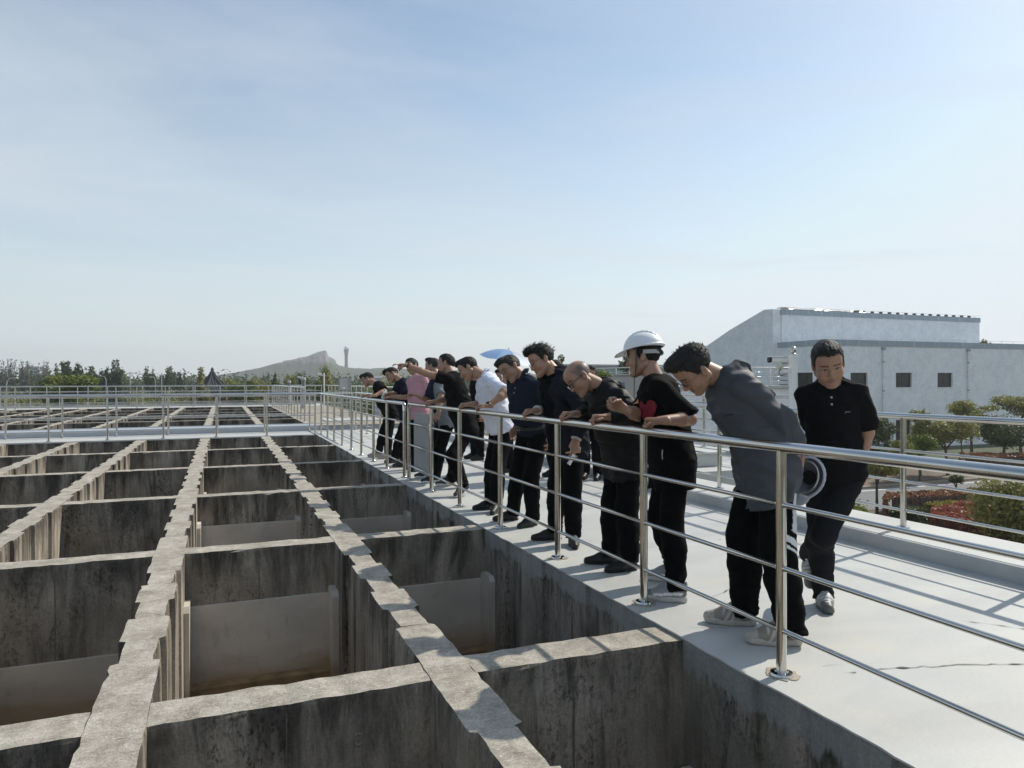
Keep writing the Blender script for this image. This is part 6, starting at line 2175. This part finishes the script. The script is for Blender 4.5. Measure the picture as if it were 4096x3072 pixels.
for lab, x, y, w, zt in (('far grey housing block, tallest of the three', -101.3, 493, 4.5, 10.6), ('far grey housing block, left of the tallest', -107.5, 495, 3.5, 9.4), ('far grey housing block, right of the tallest', -95.5, 492, 3.0, 9.9)):
    b = empty('housing_block', (x, y, GZ), label=lab, cat='building', group='far housing blocks')
    MB().box(-w / 2, w / 2, -2, 2, 0, zt + 4).build('wall', M['town'], b)
    MB().box(-w / 2 - 0.15, w / 2 + 0.15, -2.15, 2.15, zt + 4.01, zt + 4.5).build('roof', M['town'], b)
    wm = MB().box(-0.35, 0.35, -2.06, -2.01, 0, 0.9).mesh('window')
    wm.materials.append(M['glass'])
    for i in range(int(w)):
        for j in range(4):
            link('window', wm, None, b, (-w / 2 + 0.6 + i * 0.95, 0, zt + 2.6 - j * 1.7))
mast = empty('lattice_mast', (-116, 499, GZ), label='thin lattice mast rising above the half bare trees', cat='mast')
mb = MB()
for sx, sy in ((-1, -1), (1, -1), (1, 1), (-1, 1)):
    mb.tube([(sx * 0.9, sy * 0.9, 0), (sx * 0.12, sy * 0.12, 19.5)], 0.10, 5)
mb.build('leg', M['tower'], mast)
mb = MB()
for k in range(12):
    r0, r1_ = 0.9 - 0.062 * k, 0.9 - 0.062 * (k + 1)
    mb.tube([(-r0, -r0, k * 1.55), (r1_, -r1_, k * 1.55 + 1.55)], 0.06, 4).tube([(r0, -r0, k * 1.55), (-r1_, -r1_, k * 1.55 + 1.55)], 0.06, 4)
mb.build('bracing', M['tower'], mast)

# ------------------------------------------------------------------ pavilion roof
M['tile'] = simple('grey_roof_tile', (0.045, 0.045, 0.05), 0.8, var=0.25, scale=3)
pv = empty('pavilion', (-1.19, 97.4, GZ), rz=0.2, label='grey tiled pavilion with curved pointed roof and finial beyond the basins', cat='pavilion')
PR = [(0.16, 6.75), (0.42, 6.25), (0.85, 5.75), (1.45, 5.2), (2.2, 4.7), (3.05, 4.35), (3.35, 4.38)]
n6 = 6
vs, fs = [], []
for r_, z in PR:
    for k in range(n6):
        a = 2 * math.pi * k / n6
        vs.append((r_ * math.cos(a), r_ * math.sin(a), z))
for i in range(len(PR) - 1):
    for k in range(n6):
        fs.append((i * n6 + k, i * n6 + (k + 1) % n6, (i + 1) * n6 + (k + 1) % n6, (i + 1) * n6 + k))
MB().add(vs, fs).build('roof', M['tile'], pv)
hipm = MB()
tl = MB()
for k in range(n6):
    a0, a1 = 2 * math.pi * k / n6, 2 * math.pi * (k + 1) / n6
    hipm.tube([(r_ * math.cos(a0), r_ * math.sin(a0), z + 0.06) for r_, z in PR] + [(3.6 * math.cos(a0), 3.6 * math.sin(a0), 4.62)], 0.10, 6)
    for j in range(1, 11):
        f = j / 11
        pts = []
        for r_, z in PR:
            p = Vector((math.cos(a0), math.sin(a0), 0)).lerp(Vector((math.cos(a1), math.sin(a1), 0)), f) * r_
            # ribs run straight down the slope from the hips
            pts.append((p, z))
        base_ = Vector((math.cos(a0), math.sin(a0), 0)).lerp(Vector((math.cos(a1), math.sin(a1), 0)), f) * 3.3
        mid = (Vector((math.cos(a0), math.sin(a0), 0)) + Vector((math.cos(a1), math.sin(a1), 0))).normalized()
        lat = base_ - mid * base_.dot(mid)
        q = []
        for r_, z in PR:
            inr = r_ * math.cos(math.pi / n6)
            if lat.length <= r_ * math.sin(math.pi / n6) + 0.02:
                q.append(tuple(mid * inr + lat + Vector((0, 0, z + 0.03))))
        if len(q) > 1:
            tl.tube(q, 0.055, 5)
hipm.build('hip_ridge', M['tile'], pv)
tlo = tl.build('tile_row', M['tile'], pv)
tlo['kind'] = 'stuff'
MB().lathe([(0.2, 6.7), (0.26, 6.85), (0.14, 6.95), (0.22, 7.1), (0.1, 7.28), (0.02, 7.4)], n=12).build('finial', M['tile'], pv, auto=40)
pc = MB().tube([(0, 0, 0), (0, 0, 4.3)], 0.14, 10).mesh('column', smooth=True)
pc.materials.append(simple('column_paint', (0.16, 0.06, 0.04), 0.6))
for k in range(n6):
    a = 2 * math.pi * k / n6
    link('column', pc, None, pv, (2.4 * math.cos(a), 2.4 * math.sin(a), 0))

# ------------------------------------------------------------------ hall
M['hall'] = NT('hall_wall_paint').m
h_ = NT('hall_wall_paint')
wv = h_.noise(1.1, 6, h_.pos((1, 1, 1.0)), 0.65, 0.8)
wc = h_.ramp(wv, [(0.32, (0.74, 0.755, 0.77)), (0.55, (0.85, 0.86, 0.87)), (0.7, (0.90, 0.905, 0.91))])
ws = h_.noise(1.0, 5, h_.pos((3.5, 3.5, 0.22)), 0.6)
wt_2 = h_.noise(5.0, 5, h_.pos((1, 1, 1)), 0.75, 0.4)
wc = h_.mix(1.0, wc, h_.ramp(wt_2, [(0.38, 0.93), (0.60, 1.05)]), 'MULTIPLY')
wc = h_.mix(h_.ramp(ws, [(0.55, 0.0), (0.75, 0.16)]), wc, (0.42, 0.45, 0.47))
h_.l(wc, h_.p.inputs['Base Color'])
h_.set(Roughness=0.9)
M['hall'] = h_.m
bn = NT('hall_band_paint')
bs = bn.noise(1.0, 5, bn.pos((3.2, 3.2, 0.7)), 0.7)
bn.l(bn.ramp(bs, [(0.45, (0.34, 0.40, 0.44)), (0.6, (0.40, 0.45, 0.49)), (0.7, (0.62, 0.66, 0.68))]), bn.p.inputs['Base Color'])
bn.set(Roughness=0.9)
M['band'] = bn.m


def pierced(u0, u1, z0, z1, holes, depth):
    """wall sheet with openings and their reveals: (u, z) plane, outward = -v"""
    us_ = sorted({u0, u1} | {h[0] for h in holes} | {h[1] for h in holes})
    zs_ = sorted({z0, z1} | {h[2] for h in holes} | {h[3] for h in holes})
    v, f = [], []

    def quad(*p):
        b = len(v)
        v.extend(p)
        f.append((b, b + 1, b + 2, b + 3))
    for a, b in zip(us_[:-1], us_[1:]):
        for c, d in zip(zs_[:-1], zs_[1:]):
            m = ((a + b) / 2, (c + d) / 2)
            if any(h[0] < m[0] < h[1] and h[2] < m[1] < h[3] for h in holes):
                continue
            quad((a, 0, c), (b, 0, c), (b, 0, d), (a, 0, d))
    for a, b, c, d in holes:
        quad((a, 0, c), (a, depth, c), (a, depth, d), (a, 0, d))
        quad((b, 0, d), (b, depth, d), (b, depth, c), (b, 0, c))
        quad((a, 0, c), (b, 0, c), (b, depth, c), (a, depth, c))
        quad((a, depth, d), (b, depth, d), (b, 0, d), (a, 0, d))
    return v, f


hall = empty('hall', (42.7, 42.2, GZ), label='large pale grey hall with stepped roof and small square windows on the right', cat='building')
HB = (-42.7, -42.2, 4.0)
fw_h = [(45.24, 47.03, 0.93, 2.09), (50.05, 51.85, 0.92, 2.1), (54.76, 56.54, 0.9, 2.1), (50.05, 51.79, -3.84, -1.69)]
v, f = pierced(42.7, 80, -4.0, 4.6, fw_h, 0.22)
MB().add([(x, 42.2 + y, z) for x, y, z in v], f).build('front_wall', M['hall'], hall, HB)
sw_h = [(43.5, 45.25, 0.93, 2.12)]
v, f = pierced(42.2, 47.3, -4.0, 4.6, sw_h, 0.22)
MB().add([(42.7 + y, x, z) for x, y, z in v], [tuple(reversed(q)) for q in f]).build('side_wall', M['hall'], hall, HB)
MB().box(42.75, 80, 42.25, 47.28, 4.3, 4.55).build('lower_roof', M['band'], hall, HB)
MB().box(42.64, 80, 42.14, 42.199, 4.19, 4.64).build('parapet_band', M['band'], hall, HB)
MB().box(42.64, 42.699, 42.2, 47.29, 4.19, 4.64).build('parapet_band', M['band'], hall, HB)
GP = [(47.3, -4.0), (47.3, 7.40), (48.34, 7.45), (52.8, 6.04), (56.6, 4.58), (62, 2.6), (62, -4.0)]
n = len(GP)
vs = [(42.2, y, z) for y, z in GP] + [(67.03, y, z) for y, z in GP]
MB().add(vs, [tuple(range(n)), tuple(reversed(range(n, 2 * n)))] + [(k, n + k, n + (k + 1) % n, (k + 1) % n) for k in range(n)]).build('upper_block', M['hall'], hall, HB)
MB().box(42.96, 67.09, 47.24, 47.298, 6.98, 7.42).build('parapet_band', M['band'], hall, HB)
for (u0, u1, z0, z1) in fw_h:
    w = MB()
    w.box(u0, u1, 42.36, 42.40, z0, z0 + 0.05).box(u0, u1, 42.36, 42.40, z1 - 0.05, z1).box(u0, u0 + 0.05, 42.36, 42.40, z0 + 0.05, z1 - 0.05).box(u1 - 0.05, u1, 42.36, 42.40, z0 + 0.05, z1 - 0.05)
    w.box((u0 + u1) / 2 - 0.03, (u0 + u1) / 2 + 0.03, 42.355, 42.395, z0 + 0.05, z1 - 0.05)
    win = w.build('window' if z0 > 0 else 'door', M['frame_black'], hall, HB)
    for s0, s1 in ((u0 + 0.05, (u0 + u1) / 2 - 0.03), ((u0 + u1) / 2 + 0.03, u1 - 0.05)):
        MB().box(s0, s1, 42.375, 42.385, z0 + 0.05, z1 - 0.05).build('pane', M['glass'], win)
    if z0 > 0:
        MB().box(u0 - 0.06, u1 + 0.06, 42.15, 42.199, z0 - 0.07, z0 - 0.003).build('sill', M['hall'], win)
u0, u1, z0, z1 = sw_h[0]
win = MB().box(42.86, 42.90, u0, u1, z0, z0 + 0.05).box(42.86, 42.90, u0, u1, z1 - 0.05, z1).box(42.86, 42.90, (u0 + u1) / 2 - 0.03, (u0 + u1) / 2 + 0.03, z0 + 0.05, z1 - 0.05).build('window', M['frame_black'], hall, HB)
MB().box(42.91, 42.92, u0, u1, z0, z1).build('pane', M['glass'], win)
for x in (48.6, 58.29, 68.5):
    d = MB().tube([(x, 42.08, 3.9), (x, 42.08, -3.9)], 0.075, 10).build('downpipe', M['hall'], hall, HB, auto=50)
    MB().box(x - 0.16, x + 0.16, 41.98, 42.18, 3.9, 4.12, 0.02).build('rainwater_head', M['band'], d)
    for z in (2.9, 0.6, -1.4, -3.0):
        MB().tube([(x, 42.08, z), (x, 42.08, z + 0.1)], 0.1, 10).build('bracket', M['band'], d)
rg = MB()
for k in range(14):
    rg.box(45.9, 46.5, 0, 0, 0, 0) if False else None
rung = MB().box(42.55, 42.69, 46.15, 47.0, 0, 0.055, 0.01).mesh('rung')
rung.materials.append(simple('rung_steel', (0.16, 0.18, 0.2), 0.5))
for k in range(14):
    link('rung', rung, None, hall, (-42.7, -42.2, 4.0 + 2.9 - 0.35 * k))
mb = MB()
for x in np.arange(43.2, 67, 1.55):
    mb.tube([(x, 47.35, 7.42), (x, 47.35, 7.62)], 0.014, 4)
mb.tube([(43.0, 47.35, 7.6)] + [(x, 47.35, 7.62 - 0.03 * (i % 2)) for i, x in enumerate(np.arange(44, 67.4, 1.3))], 0.014, 4)
for x in np.arange(43.4, 80, 1.5):
    mb.tube([(x, 42.4, 4.6), (x, 42.4, 4.86)], 0.012, 4)
mb.tube([(42.9, 42.4, 4.84), (80, 42.4, 4.86)], 0.012, 4)
mb.tube([(43.0, 47.23, 7.3), (43.0, 47.23, 4.7)], 0.02, 4)
mb.build('lightning_wire', simple('wire_grey', (0.25, 0.26, 0.27), 0.6), hall, HB)
kn = MB().box(-0.11, 0.11, -0.1, 0.1, 0, 0.17, 0.02).mesh('roof_stub')
kn.materials.append(M['frame_black'])
for k in range(15):
    link('roof_stub', kn, None, hall, (51.3 + 1.03 * k - 42.7, 47.4 - 42.2, 7.421 + 4))
pts = []
mem = MB()
N = 26
rows = []
for i in range(N + 1):
    x = 43.0 + i * 0.36
    hgt = 0.05 + 0.16 * max(0, math.sin(i * 0.55 + 1)) * rr.uniform(0.4, 1)
    rows.append([(x, 47.28 + rr.uniform(-0.03, 0.02), 7.425), (x, 47.4, 7.44 + hgt), (x, 47.8, 7.44 + hgt * 0.5)])
vs = [p for r_ in rows for p in r_]
mem.add(vs, [(i * 3 + j, i * 3 + j + 1, i * 3 + j + 4, i * 3 + j + 3) for i in range(N) for j in range(2)])
mo = mem.build('roofing_felt', M['frame_black'], hall, HB)
so_ = mo.modifiers.new('thickness', 'SOLIDIFY')
so_.thickness = 0.02

# ------------------------------------------------------------------ pale platform block, far low building
blk = empty('platform_block', (20, 31.5, GZ), label='pale flat topped block with a railed roof between the helmeted man and the hall', cat='building')
MB().box(0, 9.2, 0, 6, 0, 5.05).build('wall', M['hall'], blk)
MB().box(-0.2, 9.4, -0.2, 6.2, 5.055, 5.2, 0.01).build('roof_slab', M['kerb'], blk)
railing('railing along the front edge of the pale platform block', ((19.95, 31.45), (29.25, 31.45)), 1.2, [0.05 + 1.31 * k for k in range(8)], seg=6, top=1.0, mids=(0.25, 0.5, 0.75), r_post=0.03)
railing('railing along the left edge of the pale platform block', ((19.95, 31.6), (19.95, 37.4)), 1.2, [0.05 + 1.4 * k for k in range(5)], seg=6, top=1.0, mids=(0.25, 0.5, 0.75), r_post=0.03)
lb = empty('low_building', (46, 89, GZ), label='long low grey green building far behind the shaven man', cat='building')
MB().box(-2, 16, 0, 8, 0, 7.6).build('wall', simple('grey_green_wall', (0.26, 0.32, 0.31), 0.9), lb)
MB().box(-2.2, 16.2, -0.2, 8.2, 7.61, 7.85).build('roof', M['kerb'], lb)
for k in range(8):
    MB().box(-0.6 + 2.1 * k, 0.5 + 2.1 * k, -0.05, -0.003, 4.6, 6.0).build('window', M['glass'], lb)

# ------------------------------------------------------------------ equipment on the roofs and slabs
cab = empty('control_cabinet', (6.9, 11.24, 0.1), label='stainless control cabinet with blue sign behind the shaven man', cat='cabinet')
MB().box(0, 0.24, 0, 0.76, 0.28, 1.47, 0.008).build('body', M['steel2'], cab)
MB().box(-0.05, 0.29, -0.05, 0.81, 1.471, 1.50, 0.006).build('roof', M['steel2'], cab)
for y in (0.05, 0.66):
    MB().box(0.06, 0.18, y, y + 0.06, 0.0, 0.279).build('leg', M['steel2'], cab)
door = MB().box(-0.022, -0.001, 0.03, 0.73, 0.31, 1.44, 0.004).build('door', M['steel2'], cab)
M['sign_blue'] = simple('sign_blue', (0.012, 0.10, 0.42), 0.5)
sign = MB().box(-0.027, -0.0225, 0.34, 0.62, 1.14, 1.34).build('sign', M['sign_blue'], door)
MB().box(-0.028, -0.0225, 0.36, 0.58, 0.78, 1.125).build('notice', M['white_paint'], door)
MB().box(-0.029, -0.0285, 0.385, 0.555, 0.95, 1.10).build('notice_print', M['grey_board'], door)
MB().box(-0.028, -0.0225, 0.17, 0.28, 0.88, 1.02).build('label_plate', simple('label_cream', (0.55, 0.5, 0.3), 0.6), door)
MB().tube([(-0.06, 0.12, 0.82), (-0.06, 0.25, 0.75)], 0.012, 8).tube([(-0.022, 0.13, 0.815), (-0.06, 0.13, 0.815)], 0.016, 8).build('handle', M['steel'], door, auto=50)
fc = bpy.data.curves.new('sign_text', 'FONT')
fc.body = '检修箱'
fc.size = 0.085
fc.extrude = 0.0008
fc.align_x, fc.align_y = 'CENTER', 'CENTER'
tmp = bpy.data.objects.new('sign_text_curve', fc)
COL.objects.link(tmp)
bpy.context.view_layer.update()
tme = bpy.data.meshes.new_from_object(tmp.evaluated_get(bpy.context.evaluated_depsgraph_get()))
bpy.data.objects.remove(tmp)
ft = link('sign_text', tme, M['white_paint'], door)
ft.matrix_local = Matrix(((0, 0, -1, -0.0285), (-1, 0, 0, 0.48), (0, 1, 0, 1.24), (0, 0, 0, 1)))
pil = empty('pillar', (7.62, 12.1, 0.1), label='square pale pillar with flat cap beside the control cabinet', cat='pillar')
MB().box(-0.17, 0.17, -0.17, 0.17, 0, 1.08, 0.008).build('shaft', M['kerb'], pil)
MB().box(-0.25, 0.25, -0.25, 0.25, 1.081, 1.13, 0.008).box(-0.21, 0.21, -0.21, 0.21, 1.131, 1.19, 0.02).build('cap', M['deck'], pil)

cp = empty('camera_pole', (6.615, 7.06, GZ), label='white square post with a steel ball top carrying a security camera', cat='post')
MB().box(-0.036, 0.036, -0.036, 0.036, 0, 5.79, 0.005).build('post', M['white_paint'], cp)
MB().lathe([(0.032, 5.791), (0.034, 5.80), (0.018, 5.815)], n=14).build('neck', M['steel'], cp, auto=40)
MB().lathe([(0.042 * math.sin(a), 5.853 - 0.042 * math.cos(a)) for a in np.linspace(0.15, math.pi - 0.02, 14)], n=20).build('ball', M['steel'], cp, smooth=True)
sc = empty('security_camera', (6.615, 7.06, 1.58), label='white bullet security camera on a bracket off the steel ball post', cat='camera')
ad = Vector((-0.93, 0.37, 0)).normalized()
sc.rotation_euler = (0, 0, math.atan2(ad.y, ad.x))
MB().box(0.037, 0.19, -0.016, 0.016, -0.016, 0.016, 0.004).build('arm', M['white_paint'], sc)
MB().box(0.13, 0.20, -0.03, 0.03, 0.017, 0.085, 0.006).build('bracket', simple('cream_metal', (0.55, 0.52, 0.42), 0.5), sc)
hb = MB()
hb.box(0.09, 0.275, -0.046, 0.046, 0.115, 0.175, 0.012)
bd_ = hb.build('housing', simple('camera_white', (0.7, 0.7, 0.68), 0.45), sc, auto=40)
MB().box(0.085, 0.325, -0.055, 0.055, 0.176, 0.188, 0.004).build('sunshield', M['white_paint'], sc)
MB().tube([(0.276, 0, 0.146), (0.312, 0, 0.144)], [0.034, 0.038], 16).build('lens_hood', M['black'], sc, auto=40)
MB().tube([(0.165, 0, 0.085), (0.165, 0, 0.116)], 0.02, 10).build('swivel', M['white_paint'], sc)
MB().tube([(0.16, 0.03, 0.05), (0.20, 0.045, -0.02), (0.17, 0.03, -0.05), (0.08, 0.02, -0.03)], 0.005, 6).build('cable', M['black'], sc)


def vent(label, x, y, z, h, r_):
    o = empty('vent_stack', (x, y, z), label=label, cat='vent', group='vent stacks on the upper slab')
    MB().lathe([(r_, 0), (r_, h * 0.72), (r_ * 0.96, h * 0.73)], n=14).build('pipe', simple('galvanised', (0.38, 0.40, 0.42), 0.5, 0.3), o, auto=40)
    MB().lathe([(r_ * 0.8, h * 0.70), (r_ * 0.82, h * 0.92)], n=14).build('louvre', simple('louvre_grey', (0.15, 0.17, 0.2), 0.6), o, auto=40)
    MB().lathe([(r_ * 1.15, h * 0.92), (r_ * 1.2, h * 0.94), (r_ * 0.9, h), (0.02, h * 1.01)], n=14).build('cap', M['kerb'], o, auto=40)


vent('grey louvred vent stack, nearest of the row', 3.75, 37.3, Z2, 1.55, 0.10)
vent('grey louvred vent stack further back', 3.45, 42.0, Z2, 1.4, 0.09)
for lab, x, y, zt in (('white post with a small camera, nearest of the three', 3.92, 30.8, 1.85), ('white post with a small camera in the middle', 4.05, 41.0, 1.8), ('thin white post with a small camera, furthest', 4.6, 45.0, 1.75)):
    o = empty('camera_post', (x, y, Z2), label=lab, cat='post', group='white camera posts')
    MB().tube([(0, 0, 0), (0, 0, zt - Z2)], 0.03, 8).build('post', M['white_paint'], o, auto=40)
    MB().tube([(0, 0, zt - Z2 - 0.1), (-0.15, 0.05, zt - Z2 - 0.1)], 0.018, 6).build('arm', M['white_paint'], o)
    MB().box(-0.25, -0.09, 0.0, 0.1, zt - Z2 - 0.085, zt - Z2 - 0.005, 0.01).build('camera', M['white_paint'], o)
fcb = empty('meter_cabinet', (4.05, 27.4, Z2), label='small grey meter cabinet on legs behind the far railing', cat='cabinet')
MB().box(0, 0.44, 0, 0.26, 1.0, 1.46, 0.006).build('body', M['grey_board'], fcb)
MB().box(0.015, 0.29, -0.02, -0.001, 1.03, 1.43).build('door', M['grey_plastic'], fcb)
MB().box(0.12, 0.2, -0.024, -0.021, 1.06, 1.13).build('notice', M['white_paint'], fcb)
for x in (0.04, 0.36):
    MB().box(x, x + 0.04, 0.1, 0.14, 0, 0.999).build('leg', M['steel2'], fcb)
cbx = empty('capped_pier', (5.98, 29.9, GZ), label='capped grey pier behind the navy T-shirt man', cat='pillar')
MB().box(-0.12, 0.12, -0.12, 0.12, 0, 5.62).build('shaft', M['bluegrey'], cbx)
MB().box(-0.16, 0.16, -0.16, 0.16, 5.621, 5.70, 0.01).build('cap', M['white_paint'], cbx)


def lamp(label, x, y, zt, d=1):
    o = empty('street_lamp', (x, y, GZ), label=label, cat='street lamp', group='street lamps beyond the basins')
    H_ = zt - GZ
    MB().tube([(0, 0, 0), (0, 0, H_ - 0.5), (0.07 * d, 0, H_ - 0.2), (0.22 * d, 0, H_ - 0.04), (0.42 * d, 0, H_)], [0.05, 0.04, 0.035, 0.03, 0.03], 8).build('post', M['kerb'], o, smooth=True)
    MB().box(*sorted((0.40 * d, 0.72 * d)), -0.07, 0.07, H_ - 0.04, H_ + 0.03, 0.015).build('lamp_head', M['kerb'], o)


lamp('white curved street lamp at the far left', -15.3, 65.4, 1.85)
lamp('slim street lamp below the dark poplar clump', -13.5, 102.4, 2.3, -1)
lamp('slim street lamp left of the pavilion', -7.8, 100.1, 2.2, -1)
for lab, x, y, zt in (('thin pale pole in front of the wood, left one', -13.1, 123.8, 3.2), ('thin pale pole in front of the wood, right one', -8.7, 123.0, 3.0)):
    o = empty('utility_pole', (x, y, GZ), label=lab, cat='pole', group='thin pale poles')
    MB().tube([(0, 0, 0), (0, 0, zt + 4)], [0.09, 0.06], 6).build('post', M['kerb'], o)
    MB().box(-0.5, 0.5, -0.03, 0.03, zt + 3.6, zt + 3.7).build('crossarm', M['kerb'], o)

# ------------------------------------------------------------------ haze
hz = MB().box(-1300, 1700, -250, 1600, -5.2, 62).build('haze', None)
hm = bpy.data.materials.new('haze_air')
hm.use_nodes = True
hm.node_tree.nodes.clear()
pvn = hm.node_tree.nodes.new('ShaderNodeVolumePrincipled')
pvn.inputs['Density'].default_value = 0.0005
pvn.inputs['Color'].default_value = (0.94, 0.965, 1.0, 1)
pvn.inputs['Anisotropy'].default_value = 0.3
mo_ = hm.node_tree.nodes.new('ShaderNodeOutputMaterial')
hm.node_tree.links.new(pvn.outputs[0], mo_.inputs['Volume'])
hz.data.materials.append(hm)
tag(hz, kind='stuff')
